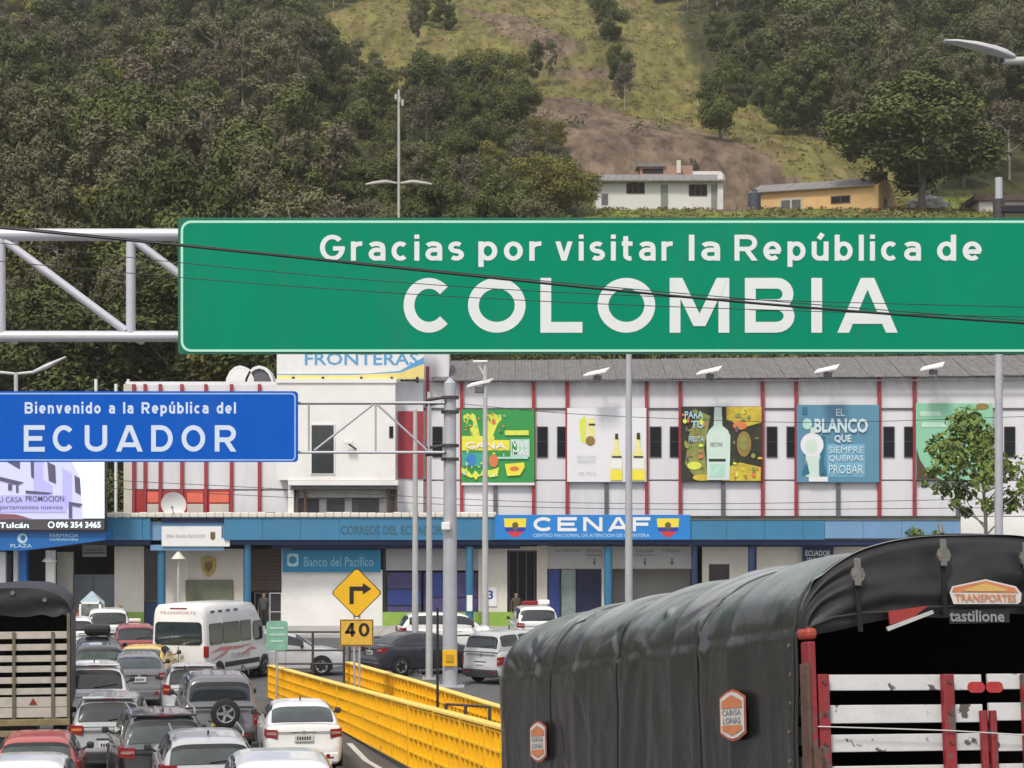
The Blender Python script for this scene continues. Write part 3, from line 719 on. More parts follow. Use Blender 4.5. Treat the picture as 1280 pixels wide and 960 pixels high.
# plaque board and shield on the beige wall
t = MB(); t.pbox(232, 291, 725, 753, G - .12, .1, .02); tag(t.build('notice_board', mat('olive_board', (.14, .155, .10, 1), .6, var=.2, scale=2), world=True), 'olive-green rectangular board on the beige wall below the gold shield', 'board')
shp = [(252, 699), (261, 696), (270, 699), (270, 710), (266, 717), (261, 721), (256, 717), (252, 710)]
t = MB(); t.prism([(W(x, y, G).x, W(x, y, G).z) for x, y in shp], G - .1, G - .02); so_ = t.build('shield', mat('gold', (.42, .30, .08, 1), .4, .4, var=.35, scale=6), world=True)
tag(so_, 'gold coat-of-arms shield on the beige wall above the olive board', 'shield')
t = MB(); t.prism([(W(261 + (x - 261) * .55, 708 + (y - 708) * .55, G).x, W(x, 708 + (y - 708) * .55, G).z) for x, y in shp], G - .13, G - .1); t.build('inner_shield', mat('brown_gold', (.16, .12, .05, 1), .5, .2, var=.3, scale=8), so_, world=True)

# left red-striped wing
for q in [167, 181, 200, 227, 257, 289, 324]: bp_('red_mullion', M['redtrim'], q - 1.9, q + 1.9, 480, 641, YB - .06, .3, .01)
for a, b in zip([157, 167, 181, 200, 227, 257, 289, 324], [167, 181, 200, 227, 257, 289, 324, 362]):
    rws = [(480, 520), (521, 566), (567, 612), (613, 641)] if a >= 289 or a < 167 else [(480, 520), (521, 566), (567, 612)]
    clad(a, b, rws)
bp_('corner_pilaster', M['beige'], 154.5, 165, 480, 646, YB - .1, .5)
redshop = mat('red_shop_band', (.42, .04, .035, 1), .5, var=.2, scale=3)
for a, b in ((167, 181), (181, 200), (200, 227), (227, 257), (257, 289)): bp_('red_panel', redshop, a + 2, b - 2, 613, 641, YB + .06, .1)
for a, b in ((184, 198), (234, 254), (262, 286)):
    bp_('shop_sign', mat('orange_red_sign', (.75, .16, .10, 1), .5, var=.1), a, b, 615, 628, YB + .02, .05); bp_('shop_window', M['beige'], a, b, 630, 641, YB + .03, .04)
# white block over the middle
bp_('white_block_wall', M['whitewall'], 346, 494, 476, 600, YB - 1.2, 1.6)
bp_('white_block_side', M['panel'], 494.3, 529, 478, 641, YB - .2, .5)
bp_('block_parapet', M['whitewall'], 344.5, 495.5, 473.5, 478.5, YB - 1.28, 1.2)
bp_('block_ledge', M['whitewall'], 360, 497.5, 600.3, 606.5, YB - 1.32, 1.6)
bp_('red_panel', M['redtrim'], 497.5, 529, 514, 598, YB - .28, .06); bp_('panel_mullion', M['panel'], 517, 520.5, 513, 599, YB - .33, .04)
f = bp_('window', M['white'], 387.5, 419, 529.5, 593, YB - 1.25, .06)
bp_('pane', mat('grey_window_glass', (.045, .05, .05, 1), .12, var=.3, scale=1), 389.5, 417, 531.5, 564, YB - 1.27, .03, parent=f); bp_('pane', mat('grey_window_glass', (0, 0, 0, 1)), 389.5, 417, 566, 591.5, YB - 1.27, .03, parent=f)
bp_('slot_window', M['wglass'], 486.5, 491.5, 533, 547.5, YB - 1.23, .03)
bp_('roof_block', M['panel'], 522, 561, 436, 476.5, YB + .5, 2.5)
# loggia under the white block
bp_('loggia_back', mat('loggia_grey', (.22, .21, .21, 1), .8, var=.15), 360, 495, 607, 645, YB + .05, .1)
bp_('loggia_beam', M['darktrim'], 364, 496, 606.8, 611.5, YB - 1.1, .3); bp_('loggia_awning', mat('awning_grey', (.30, .30, .28, 1), .8, var=.2), 372, 486, 612, 622, YB - .7, .5)
for a in (370, 380, 483, 494): bp_('loggia_post', M['rust'], a, a + 2.6, 611.5, 645, YB - .9, .1)
for a, b in ((386, 397), (411, 428), (448, 470)):
    bp_('loggia_window', M['darktrim'], a, b, 625, 644, YB, .05)
for a in (399, 431, 474): bp_('loggia_door', M['panel'], a, a + 9, 623, 645, YB - .02, .05)
bp_('loggia_side_wall', M['whitewall'], 360, 367, 607, 645, YB - 1, 1.1)
bp_('porch_slab', M['whitewall'], 560, 620, 640, 646.5, YB - 1.3, 1)
# far right return wall
bp_('right_end_wall', M['whitewall'], 1201, 1420, 646, 700, YB + .02, .25)
# text left by an old sign on the fascia
mb = MB(); ptext(mb, 'CORREOS DEL ECUADOR', 426, 553, 657, 668.5, YB - 1.312, .02)
mb.build('worn_lettering', mat('faded_lettering', (.035, .115, .165, 1), .6, var=.2, scale=5), bld, world=True)

# ---- signs hung on the building ----
def board(name, label, cat, px0, px1, py0, py1, Y, mt, d=.08, frame=None, group=None):
    t = thing(name, ((W((px0 + px1) / 2, py1, Y)).x, Y, W(px0, py1, Y).z), label, cat, group)
    mb = MB(); mb.pbox(px0, px1, py0, py1, Y, d, .01); mb.build('panel', mt, t, world=True)
    return t
blue_sign = mat('sign_blue', (.02, .22, .62, 1), .4, var=.06); yel = mat('flag_yellow', (.85, .68, .05, 1), .5, var=.03); red = mat('flag_red', (.60, .04, .04, 1), .5, var=.03); fblue = mat('flag_blue', (.02, .05, .35, 1), .5, var=.03)
wt = mat('white_lettering', (.80, .80, .80, 1), .5, var=.02)
t = board('entrance_sign', 'blue CENAF sign with white letters between two yellow and red flag emblems', 'sign', 619, 863, 643.5, 674.5, YB - 1.42, blue_sign)
mb = MB().m(wt); yy = YB - 1.428
for ch, a, b in (('C', 667, 692), ('E', 697, 721), ('N', 729, 753), ('A', 760, 786), ('F', 791, 813)):
    A = W(a, 664, yy); B = W(b, 646.5, yy); letter(mb, ch, A.x, B.x, A.z, B.z, yy, .15)
mb.build('letters', None, t, world=True)
mb = MB(); ptext(mb, 'CENTRO NACIONAL DE ATENCION DE FRONTERA', 666, 812, 667, 671.3, yy, .01); mb.build('small_lettering', mat('pale_lettering', (.45, .62, .78, 1), .5, var=.05), t, world=True)
for cx in (644, 835):
    mb = MB(); mb.m(yel); pflat(mb, [(cx - 14, 648), (cx + 14, 648), (cx + 13, 659), (cx - 13, 659)], yy)
    mb.m(fblue); pflat(mb, [(cx - 13, 659), (cx + 13, 659), (cx + 11.5, 664.5), (cx - 11.5, 664.5)], yy)
    mb.m(red); pflat(mb, [(cx - 11.5, 664.5), (cx + 11.5, 664.5), (cx + 4, 670), (cx, 672), (cx - 4, 670)], yy)
    mb.m(mat('brown_gold', (0, 0, 0, 1))); pflat(mb, [(cx, 652), (cx + 4, 655), (cx + 3, 661), (cx, 664), (cx - 3, 661), (cx - 4, 655)], yy - .006)
    mb.build('flag_emblem', None, t, world=True)
# frontier billboard on the roof
t = board('roof_billboard', 'white and yellow FRONTERAS billboard on the roof of the white block', 'billboard', 346, 530, 400, 474, YB - 1.0, M['white'], .25)
mb = MB().m(mat('fronteras_blue', (.10, .35, .62, 1), .5, var=.05)); ptext(mb, 'FRONTERAS', 381, 523, 440.5, 456.5, YB - 1.01, .015); mb.build('letters', None, t, world=True)
mb = MB().m(yel); Yq = YB - 1.006
mb.m(mat('pale_yellow', (.80, .66, .22, 1), .5, var=.08)); pflat(mb, [(346.5, 469), (440, 469), (500, 466), (530, 455), (530, 473.5), (346.5, 473.5)], Yq)
mb.m(mat('fronteras_blue', (0, 0, 0, 1))); pflat(mb, [(346.5, 467.5), (460, 467), (500, 463.5), (530, 446), (530, 454.6), (500, 465.6), (440, 468.6), (346.5, 468.6)], Yq); mb.build('printed_swoosh', None, t, world=True)
mb = MB(); a = W(346, 476, YB); 
for x in (365, 402, 450, 488, 520): mb.pbox(x, x + 3, 471, 478, YB - 1.1, .5)
mb.build('bracket', M['black'], t, world=True)
# bank sign and white sign and others
t = board('bank_sign', 'teal bank sign with round logo and faint white lettering under the fascia', 'sign', 353, 476, 687, 715, YB + .2, mat('bank_teal', (.015, .22, .40, 1), .35, var=.1))
mb = MB().m(mat('pale_cyan', (.25, .50, .66, 1), .5, var=.05)); Yq = YB + .19; ptext(mb, 'Banco del Pacífico', 380, 467, 696, 708, Yq, .005); 
mb.m(mat('pale_cyan2', (.42, .62, .74, 1), .5)); mb.flat(rrect(W(359, 0, Yq).x, W(373, 0, Yq).x, W(0, 708, Yq).z, W(0, 692, Yq).z, .12), Yq); mb.m(mat('bank_teal', (0, 0, 0, 1)))
c = W(366, 700, Yq); mb.poly([(c.x + dx, Yq - .006, c.z + dz) for dx, dz in arc(0, 0, .19, .19, 0, 360, 14)[:-1]]); mb.build('lettering', None, t, world=True)
t = board('white_wall_sign', 'white sign strip with faint grey lettering and small crest on the pale blue canopy', 'sign', 202, 277, 658, 683, YB - 1.2, M['white'])
mb = MB(); mb.pbox(270, 287, 673, 683, YB - 1.198, .07); mb.build('panel', M['white'], t, world=True)
mb = MB().m(mat('grey_lettering', (.35, .36, .38, 1), .6)); ptext(mb, 'SENAE  ADUANA DEL ECUADOR', 208, 257, 668, 672.5, YB - 1.21); mb.m(mat('brown_gold', (0, 0, 0, 1))); pflat(mb, [(263, 665), (269, 665), (269, 673), (266, 675.5), (263, 673)], YB - 1.21); mb.build('lettering', None, t, world=True)
t = board('grey_direction_sign', 'long grey sign board with faint black arrows above the recessed counters', 'sign', 686, 862, 683, 710, G - .1, mat('light_grey_board', (.42, .42, .41, 1), .6, var=.06))
mb = MB().m(M['darktrim']); Yq = G - .108
ptext(mb, 'ECUADOR', 695, 725, 687, 690, Yq); ptext(mb, 'ENTRADA', 733, 752, 687, 690.5, Yq); ptext(mb, 'SALIDA', 795, 817, 687, 690.5, Yq); ptext(mb, 'TURISTAS', 828, 850, 687, 690.5, Yq); ptext(mb, 'MIGRACION', 733, 752, 692.5, 695.5, Yq); ptext(mb, 'MIGRACION', 793, 818, 692.5, 695.5, Yq)
for x in (743, 806, 840): pflat(mb, [(x - 1, 698), (x + 1, 698), (x + 1, 703), (x + 2.6, 703), (x, 707), (x - 2.6, 703), (x - 1, 703)], Yq)
mb.build('lettering', None, t, world=True)
t = board('navy_banner', 'small navy banner with white lettering hanging above the black truck cover', 'banner', 1003, 1042, 683, 712, G - .4, M['navy'])
mb = MB().m(wt); ptext(mb, 'ECUADOR', 1007, 1038, 688, 695, G - .41, .01); ptext(mb, 'MIGRACION', 1009, 1036, 697, 700, G - .41); mb.build('lettering', None, t, world=True)
t = board('pillar_notice', 'white notice with a blue figure 3 on the cream pillar', 'sign', 605, 621, 734, 758, G - .06, M['white'], .05)
mb = MB().m(fblue); ptext(mb, '3', 609.5, 616.5, 738, 749, G - .068, .02); mb.build('figure', None, t, world=True)
t = board('column_notice', 'narrow white notice on the round blue column by the storefront', 'sign', 583.5, 590.5, 744, 764, YB - 1.05, M['white'], .04)
t = board('hanging_sign', 'small grey box sign hanging over the grey shutters at the left', 'sign', 103, 132, 681, 696, YB - .3, mat('grey_box_sign', (.25, .24, .24, 1), .6, var=.1), .25)
mb = MB(); ptext(mb, 'MIGRACION', 107, 128, 685.5, 689, YB - .31); mb.build('lettering', M['black'], t, world=True)
mb = MB(); mb.pbox(103.5, 131.5, 690.5, 692, YB - .312, .01); mb.build('stripe', M['black'], t, world=True)

# ---- banners ----
def banner(label, px0, px1, py0, py1, base):
    return board('wall_banner', label, 'banner', px0, px1, py0, py1, YB - .16, base, .05, group=None)
def shapes(t, name, L_, Y=YB - .168):
    for i, (mt, pts) in enumerate(L_):
        pass
    mb = MB()
    for i, (mt, pts) in enumerate(L_): mb.m(mt); pflat(mb, pts, Y - .005 * i)
    mb.build(name, None, t, world=True)
def R4(a, b, c, d): return [(a, c), (b, c), (b, d), (a, d)]
def ell(cx, cy, rx, ry, n=18): return [(cx + rx * math.cos(2 * PI * k / n), cy + ry * math.sin(2 * PI * k / n)) for k in range(n)]
bg_g = mat('banner_green', (.035, .30, .07, 1), .5, var=.05); ly = mat('banner_lemon', (.72, .78, .10, 1), .5, var=.12, scale=2); yy_ = mat('banner_yellow', (.85, .75, .06, 1), .5, var=.1, scale=2); mw = mat('banner_mint', (.45, .70, .60, 1), .5, var=.15, scale=3); ob = mat('banner_blue_dot', (.04, .22, .55, 1), .5); orr = mat('banner_orange', (.68, .20, .07, 1), .5, var=.1)
t = banner('green advertising banner with yellow lettering, leftmost of five big wall banners', 577, 668, 512, 603, bg_g)
shapes(t, 'print', [(ly, [(579, 520), (584, 517), (589, 519), (590, 516), (594, 519), (600, 545), (606, 545), (611, 519), (616, 516), (621, 519), (626, 518), (627, 524), (622, 530), (614, 550), (590, 550), (587, 532), (580, 527)]),
   (yy_, R4(577.5, 637, 550, 563)), (ly, R4(577.5, 618, 545, 551)), (bg_g, ell(588, 529, 3.4, 4.6)), (orr, ell(617, 527, 2.6, 3.6)),
   (mat('banner_teal', (.06, .38, .30, 1), .5), R4(578, 606, 566, 583)), (ob, ell(589, 575, 6.5, 7.5)), (orr, ell(617, 576, 6, 8)), (ly, [(577, 584), (586, 589), (590, 594), (594, 588), (600, 594), (604, 585), (612, 588), (624, 584), (622, 595), (612, 597), (608, 592), (598, 596), (588, 597), (577, 591)]),
   (mw, R4(638, 662, 549, 571)), (bg_g, R4(640, 646, 552, 568)), (ly, R4(631, 661, 538, 544)), (mw, R4(622, 660, 571, 573.5)), (yy_, [(631, 580), (655, 578), (656, 584), (650, 594), (634, 595)]), (orr, ell(643, 586, 6, 3))])
rq = random.Random(9); mb = MB()
for k in range(40):
    mb.m(rq.choice((ly, yy_, mw, bg_g, orr, wt))); x_ = rq.uniform(579, 632); y_ = rq.choice((rq.uniform(517, 546), rq.uniform(564, 598))); pflat(mb, ell(x_, y_, rq.uniform(.6, 2.2), rq.uniform(.6, 2.6), 6), YB - .2262 - .0005 * k)
mb.build('print_detail', None, t, world=True)
mb = MB().m(wt); ptext(mb, 'VIVE', 640, 661, 551, 559, YB - .225, .02); ptext(mb, 'MAS', 641, 661, 561, 569, YB - .225, .02); ptext(mb, 'GANA', 582, 632, 552.5, 561, YB - .225, .02); mb.build('lettering', None, t, world=True)
mb = MB(); mb.pbox(577, 668, 603.3, 606.5, YB - .18, .1); mb.build('lower_batten', M['white'], t, world=True)
t = banner('white advertising banner with two yellow bottles and a lemon logo, second from the left', 709, 808, 510, 602.5, mat('banner_white', (.76, .76, .80, 1), .5, var=.03, scale=.5))
bottle = lambda cx, b, h, w_: [(cx - w_, b), (cx + w_, b), (cx + w_, b - h * .52), (cx + w_ * .35, b - h * .72), (cx + w_ * .32, b - h), (cx - w_ * .32, b - h), (cx - w_ * .35, b - h * .72), (cx - w_, b - h * .52)]
sm = mat('banner_pale_yellow', (.80, .76, .30, 1), .5, var=.1, scale=3)
shapes(t, 'print', [(ly, [(724, 526), (731, 519), (733, 530), (732, 555), (726, 552)]), (sm, [(733, 524), (742, 522), (744, 545), (736, 548)]), (mat('banner_black', (.03, .03, .03, 1), .5), R4(736, 744, 529.5, 532)), (mat('banner_brown', (.30, .20, .05, 1), .5, var=.3), ell(738, 551, 6, 6)),
   (sm, bottle(770.5, 601, 57, 7.5)), (sm, bottle(797.5, 601, 57, 8.5)), (wt, R4(763.5, 777.5, 571.5, 586)), (wt, R4(789.5, 805.5, 571.5, 586)), (yy_, R4(764, 778, 588, 600)), (yy_, R4(790, 806, 588, 600)), (mat('banner_black', (0, 0, 0, 1)), R4(769, 772.5, 542, 549)), (mat('banner_black', (0, 0, 0, 1)), R4(796, 800, 541, 549)), (mat('banner_black', (0, 0, 0, 1)), R4(765, 777, 570, 572)), (mat('banner_black', (0, 0, 0, 1)), R4(792, 804, 570, 572))])
mb = MB().m(mat('grey_lettering', (0, 0, 0, 1))); ptext(mb, 'NUEVA CON LIMON', 721, 745, 569.5, 572, YB - .235); ptext(mb, 'REFRESCANTE', 722, 744, 575, 577.5, YB - .235); ptext(mb, 'LEA  375 ml', 723, 745, 590, 592.5, YB - .235); mb.build('lettering', None, t, world=True)
t = banner('dark banner with a tall pale bottle and yellow fruit, middle of the wall banners', 851.5, 952.5, 508, 602, mat('banner_dark_olive', (.030, .032, .018, 1), .5, var=.6, scale=1.2))
pb = mat('banner_bottle', (.60, .74, .66, 1), .4, var=.08, scale=2); gy = mat('banner_green_yellow', (.26, .29, .08, 1), .5, var=.35, scale=2.5); gd = mat('banner_gold', (.62, .48, .05, 1), .5, var=.35, scale=2)
shapes(t, 'print', [(gd, [(908, 508.5), (952, 508.5), (952, 528), (930, 534), (908, 524)]), (gy, [(862, 540), (874, 514), (888, 520), (880, 560), (885, 600), (868, 595), (856, 580)]), (gd, [(903, 586), (925, 578), (951, 584), (951, 601), (903, 601)]), (orr, ell(925, 532, 9, 5)), (mat('banner_brown', (0, 0, 0, 1)), ell(930, 555, 9, 16)), (gy, ell(930, 553, 5, 9)), (ly, ell(868, 582, 9, 5)), (gd, ell(878, 597, 12, 4)),
   (pb, [(884, 600), (912, 600), (913, 545), (910, 538), (903, 532), (902, 509), (893, 509), (892, 532), (886, 538), (883, 545)]), (mat('banner_dark_band', (.02, .03, .03, 1), .5), R4(886, 907, 573.5, 577)), (mw, R4(888, 906, 580, 596))])
rq = random.Random(4); sp_ = []
for k in range(46):
    x_ = rq.choice((rq.uniform(854, 882), rq.uniform(914, 950))); y_ = rq.uniform(511, 599); sp_.append((rq.choice((gy, gd, M['darktrim'], ly, orr, mat('banner_brown', (0, 0, 0, 1)), gy)), ell(x_, y_, rq.uniform(1, 3.4), rq.uniform(1, 4.2), 7)))
mb = MB()
for i, (m_, p_) in enumerate(sp_): mb.m(m_); pflat(mb, p_, YB - .224 - .0004 * i)
mb.build('print_detail', None, t, world=True)
mb = MB().m(mat('pale_cyan2', (0, 0, 0, 1))); ptext(mb, 'PARA', 856, 879, 514, 523, YB - .235, .02); ptext(mb, 'TU', 864, 879, 526, 535, YB - .235, .02); ptext(mb, 'FIESTA', 861, 880, 545, 552, YB - .235, .01)
mb.m(M['darktrim']); ptext(mb, 'NECTAR', 888, 903, 553, 558, YB - .235); mb.build('lettering', None, t, world=True)
t = banner('steel blue banner reading EL BLANCO QUE with a white bottle, second from the right', 996, 1099, 506, 603, mat('banner_steel_blue', (.10, .26, .38, 1), .5, var=.08, scale=.7))
lb = mat('banner_light_blue', (.18, .42, .58, 1), .5, var=.2, scale=4); dk = mat('banner_deep_teal', (.02, .16, .26, 1), .5, var=.2)
shapes(t, 'print', [(lb, R4(1034, 1081, 555, 596)), (dk, [(1004, 545), (1032, 545), (1030, 580), (1034, 594), (1002, 594), (1006, 580)]), (pb, bottle(1016, 596, 62, 9)), (mat('banner_white', (0, 0, 0, 1)), ell(1015, 556, 14.5, 15)), (pb, ell(1014, 558, 8, 9)), (dk, R4(1003, 1009, 509, 518)), (mw, ell(1009, 530, 6, 7)), (dk, [(1008, 574), (1012, 592), (1006, 594)]), (dk, [(1024, 572), (1030, 592), (1024, 594)]), (mat('banner_white', (0, 0, 0, 1)), R4(1011, 1035, 596, 602))])
mb = MB().m(mat('pale_blue_white', (.60, .72, .78, 1), .5)); Yq = YB - .235; ptext(mb, 'EL', 1045, 1056, 511, 520, Yq, .01); ptext(mb, 'BLANCO', 1018, 1085, 523, 541, Yq, .035); ptext(mb, 'QUE', 1043, 1064, 543.5, 554, Yq, .03)
ptext(mb, 'SIEMPRE', 1036, 1079, 558, 566, Yq); ptext(mb, 'QUERIAS', 1036, 1079, 569, 577, Yq); ptext(mb, 'PROBAR', 1036, 1079, 581, 592, Yq); mb.build('lettering', None, t, world=True)
t = banner('mint green banner partly hidden by the street tree, rightmost of the big wall banners', 1145, 1241, 504, 600, mat('banner_mint_base', (.26, .56, .38, 1), .5, var=.08, scale=.7))
shapes(t, 'print', [(M['rust'], [(1145.5, 560), (1150, 575), (1160, 590), (1176, 599.5), (1145.5, 599.5)]), (mat('banner_lightmint', (.50, .72, .58, 1), .5), [(1150, 514), (1176, 514), (1176, 520), (1150, 520)]), (mat('banner_lightmint', (0, 0, 0, 1)), R4(1152, 1184, 528, 534)), (mat('banner_brown', (0, 0, 0, 1)), ell(1228, 508, 8, 4)), (gy, ell(1225, 560, 9, 24)), (pb, ell(1200, 570, 8, 22))])

# floodlights under the eave
def floodlight(px, py, label):
    Y = YB - 1.5; c = W(px, py, Y); t = thing('floodlight', (c.x, Y, c.z), label, 'floodlight', 'floodlights along the eave of the long building')
    mb = MB(); s = .055; P = [(-.62, -.3, -.12), (.45, -.3, .08), (.68, .35, .30), (-.35, .35, .06)]
    mb.loft([[(x, y, z) for x, y, z in P], [(x, y, z + .07) for x, y, z in P]]); mb.build('lamp_housing', M['white'], t)
    mb = MB(); mb.box(-.12, .26, -.1, .2, -.27, -.05, .03); mb.build('driver_box', M['darktrim'], t)
    mb = MB(); mb.cyl((.05, .2, 0), (.2, 1.3, .1), .04); mb.build('arm', M['galv'], t)
for px, py, s in ((745, 468, 'above the white banner'), (886, 466, 'above the dark bottle banner'), (1033, 464, 'above the steel blue banner'), (1165, 461, 'above the mint green banner')):
    floodlight(px, py, 'white slanted floodlight on the eave ' + s)
# dishes
def dish(px, py, r, label, face=-20, Y=YB + .2):
    c = W(px, py, Y); t = thing('satellite_dish', (c.x, Y, c.z), label, 'satellite dish'); t.rotation_euler = (math.radians(12), 0, math.radians(face))
    mb = MB(); rings = []
    for k in range(7):
        a = k / 6; rings.append([(math.cos(q) * r * a, -r * .25 * a * a + r * .25 - .12, math.sin(q) * r * a) for q in [2 * PI * j / 24 for j in range(24)]])
    mb.loft(rings, cap=False); mb.loft([[(x, y + .03, z) for x, y, z in rr] for rr in rings], cap=False); mb.build('reflector', M['white'], t, sharp=60)
    mb = MB(); mb.cyl((0, 0, -r), (0, -r * .9, -r * .1), .02); mb.cyl((0, -r * .9, -r * .12), (0, -r * 1.0, 0), .05); mb.build('feed_arm', M['darktrim'], t)
    mb = MB(); mb.cyl((0, .1, -r * 1.3), (0, .1, 0), .04); mb.build('mast', M['galv'], t)
dish(217.5, 630, .60, 'round white satellite dish in front of the red shop band', 0, YB - 1.3)
# white curved roof cowls
for px, lab, fl in ((300, 'left white curved roof cowl above the red-striped wing', 0), (324, 'right white curved roof cowl with a dark mouth above the red-striped wing', 1)):
    c = W(px, 483, YB + 1); t = thing('roof_cowl', (c.x, YB + 1, c.z), lab, 'roof vent', 'roof cowls'); mb = MB(); rings = []
    for k in range(9):
        a = PI * k / 8; rings.append([(-.72 * math.cos(a) * q, yy2, 1.02 * math.sin(a) * q + .0) for q, yy2 in ((1, 0), (1, 1.4), (.86, 1.4), (.86, 0))])
    mb.loft(rings); mb.build('hood', M['white'], t, sharp=40)
    mb = MB(); mb.prism([(x * .85, z * .85) for x, z in arc(0, 0, .72, 1.02, 0, 180, 10)], .12 if fl else .0, .2); mb.build('mouth', M['darktrim'] if fl else M['white'], t)
# wall camera on the white block
t = thing('wall_camera', tuple(W(436, 553, YB - 1.6)), 'small white security camera on the white block wall', 'camera')
mb = MB(); mb.box(-.22, .2, -.12, .1, -.08, .1, .03); mb.build('housing', M['white'], t); mb = MB(); mb.cyl((0, 0, -.08), (.3, .4, -.3), .05); mb.build('bracket', M['darktrim'], t)

# ---- LED screen building at the left ----
t = thing('led_screen', (W(40, 660, 96.6).x, 96.6, W(0, 660, 96.6).z), 'large advertising screen showing a white building, above the blue awning at the left edge', 'screen')
Ys = 96.6
mb = MB(); mb.pbox(-60, 131.5, 574, 664, Ys, .5); mb.build('cabinet', M['black'], t, world=True)
def emis(name, c, s=.8): return mat('screen_' + name, c, .5, var=.03, emit=s)
e_bg = emis('white', (.50, .52, .76, 1), .34); e_sky = emis('pale', (.70, .84, .92, 1), .48); e_dk = emis('dark', (.08, .07, .12, 1), .4); e_lav = emis('lavender', (.36, .36, .66, 1), .4); e_br = emis('maroon', (.16, .06, .07, 1), .5)
mb = MB(); yq = Ys - .01
L_ = [(e_bg, R4(-58, 104, 577, 649)), (e_sky, [(90, 577), (130.5, 577), (130.5, 648), (104, 648), (100, 596)]), (e_lav, [(42, 577), (54, 577), (54, 600), (66, 607), (66, 640), (42, 640)]), (e_lav, [(78, 585), (90, 592), (90, 640), (78, 630)]), (e_dk, [(8, 577), (25, 577), (25, 587)]), (e_dk, [(38, 577), (42.5, 577), (42.5, 599), (39, 596)]), (e_dk, [(59, 577), (69, 582), (70, 605), (61, 601)]), (e_dk, [(93, 594), (100, 598), (101, 619), (94, 615)]), (e_dk, [(-58, 580), (0, 596), (30, 603), (22, 607), (0, 601), (-58, 592)]), (e_dk, R4(10, 15, 605, 613)), (e_dk, R4(20, 23, 607, 616)), (e_dk, [(32, 613), (66, 616), (60, 618), (32, 617)]), (e_lav, R4(-58, 82, 619, 640)), (e_dk, [(86, 627), (104, 630), (99, 634), (90, 632), (90, 648), (86, 648)]), (e_br, [(-58, 640), (20, 643), (40, 648.5), (-58, 648.5)]), (emis('band', (.05, .045, .05, 1), .5), R4(-58, 130.5, 649.5, 662.5))]
for i, (m_, p) in enumerate(L_): mb.m(m_); pflat(mb, p, yq - .004 * i)
mb.build('picture', None, t, world=True)
mb = MB().m(e_dk); Yt = yq - .08; ptext(mb, 'PROMOCION', 32, 80, 619.5, 627, Yt, .01); ptext(mb, 'EN TU CASA', -20, 28, 621, 628, Yt); ptext(mb, 'departamentos nuevos', -10, 78, 631, 638, Yt)
mb.m(e_sky); ptext(mb, '/Tulcán', -5, 36, 653, 660, Yt, .02); ptext(mb, '096 354 3465', 70, 126, 652, 660, Yt, .03); c = W(64, 656, Yt)
for q in strip(arc(c.x, c.z, .13, .13, 0, 360, 16), .05): mb.poly([(p.x, Yt, p.y) for p in q])
mb.build('screen_lettering', None, t, world=True)
t = thing('corner_kiosk', (W(40, 787, 98).x, 98, 0), 'blue-fronted corner shop with curved blue awning under the advertising screen', 'shop')
mb = MB(); pts = [(-60, 664.5), (131.5, 664.5), (131, 675), (100, 679), (60, 684.5), (30, 688), (-60, 688)]; mb.prism([(W(x, y, 96.8).x, W(x, y, 96.8).z) for x, y in pts], 96.8, 99.4); mb.build('awning', M['royal'], t, world=True)
mb = MB().m(mat('pale_cyan2', (0, 0, 0, 1))); ptext(mb, 'FARMACIA', 62, 98, 667, 671.5, 96.79, .01); ptext(mb, 'COMUNITARIA', 62, 98, 673, 676, 96.79, .01); ptext(mb, 'PLAZA', 13, 40, 680, 684.5, 96.79, .01)
c = W(28, 673, 96.79); mb.poly([(c.x + dx, 96.79, c.z + dz) for dx, dz in arc(0, 0, .24, .24, 0, 360, 16)[:-1]]); mb.m(M['royal']); mb.poly([(c.x + dx, 96.783, c.z + dz) for dx, dz in arc(0.03, 0.02, .11, .13, 0, 360, 12)[:-1]]); mb.build('lettering', None, t, world=True)
for a, b, u, m_, Yc in ((-60, 7, 690, 'white', 98.3), (33.5, 57, 765, 'panel', 99), (57, 68, 688, 'whitewall', 98.4)):
    mb = MB(); mb.pbox(a, b, u, 786, Yc, .3); mb.build('front_wall', M[m_], t, world=True)
mb = MB(); mb.pbox(20.5, 33, 688, 788, 98.0, .45); mb.build('blue_pillar', M['royal'], t, world=True)
mb = MB(); mb.pbox(7, 70, 686, 788, 99.6, .2); mb.build('dark_interior', M['dark'], t, world=True)
mb = MB(); mb.pbox(7.5, 14, 692, 788, 99.2, .05); mb.build('glass_door', greyg, t, world=True)
mb = MB(); a = W(62, 690, 97.6); mb.cyl((a.x, 97.6, a.z - .45), (a.x, 97.6, a.z - .1), .36, .05, 14); mb.build('lamp_hood', M['cream'], t, world=True)
# trees/dark gap between screen and wing
# ------------------------------------------------------------------ lamps, masts and posts in the plaza
def pole(name, label, cat, px, pytop, Y, wtop_, wbot, mt, group=None, parts=None, n=16):
    x = (px - HX) * Y / F; z = CAMZ - (pytop - HY) * Y / F; g0 = gz(Y) if Y < 108 else hill(x, Y)
    t = thing(name, (x, Y, g0), label, cat, group); s = Y / F / 2
    mb = MB(); mb.cyl((0, 0, 0), (0, 0, z - g0), wbot * s, wtop_ * s, n); mb.build('pole', mt, t)
    mb = MB(); mb.box(-wbot * s * 1.9, wbot * s * 1.9, -wbot * s * 1.9, wbot * s * 1.9, 0, .04); 
    for a in (-1, 1):
        for b2 in (-1, 1): mb.cyl((a * wbot * s * 1.5, b2 * wbot * s * 1.5, .03), (a * wbot * s * 1.5, b2 * wbot * s * 1.5, .12), .02, None, 6)
    mb.build('base_plate', mt, t)
    return t, z - g0
palep = mat('pale_steel', (.50, .50, .50, 1), .5, .2, var=.08, dirt=.15)
t, h = pole('gantry_post', 'thick grey tapering post holding the truss arm of the blue sign', 'post', 562.5, 479, 67, 15, 19, M['galv'], n=20)
mast = t
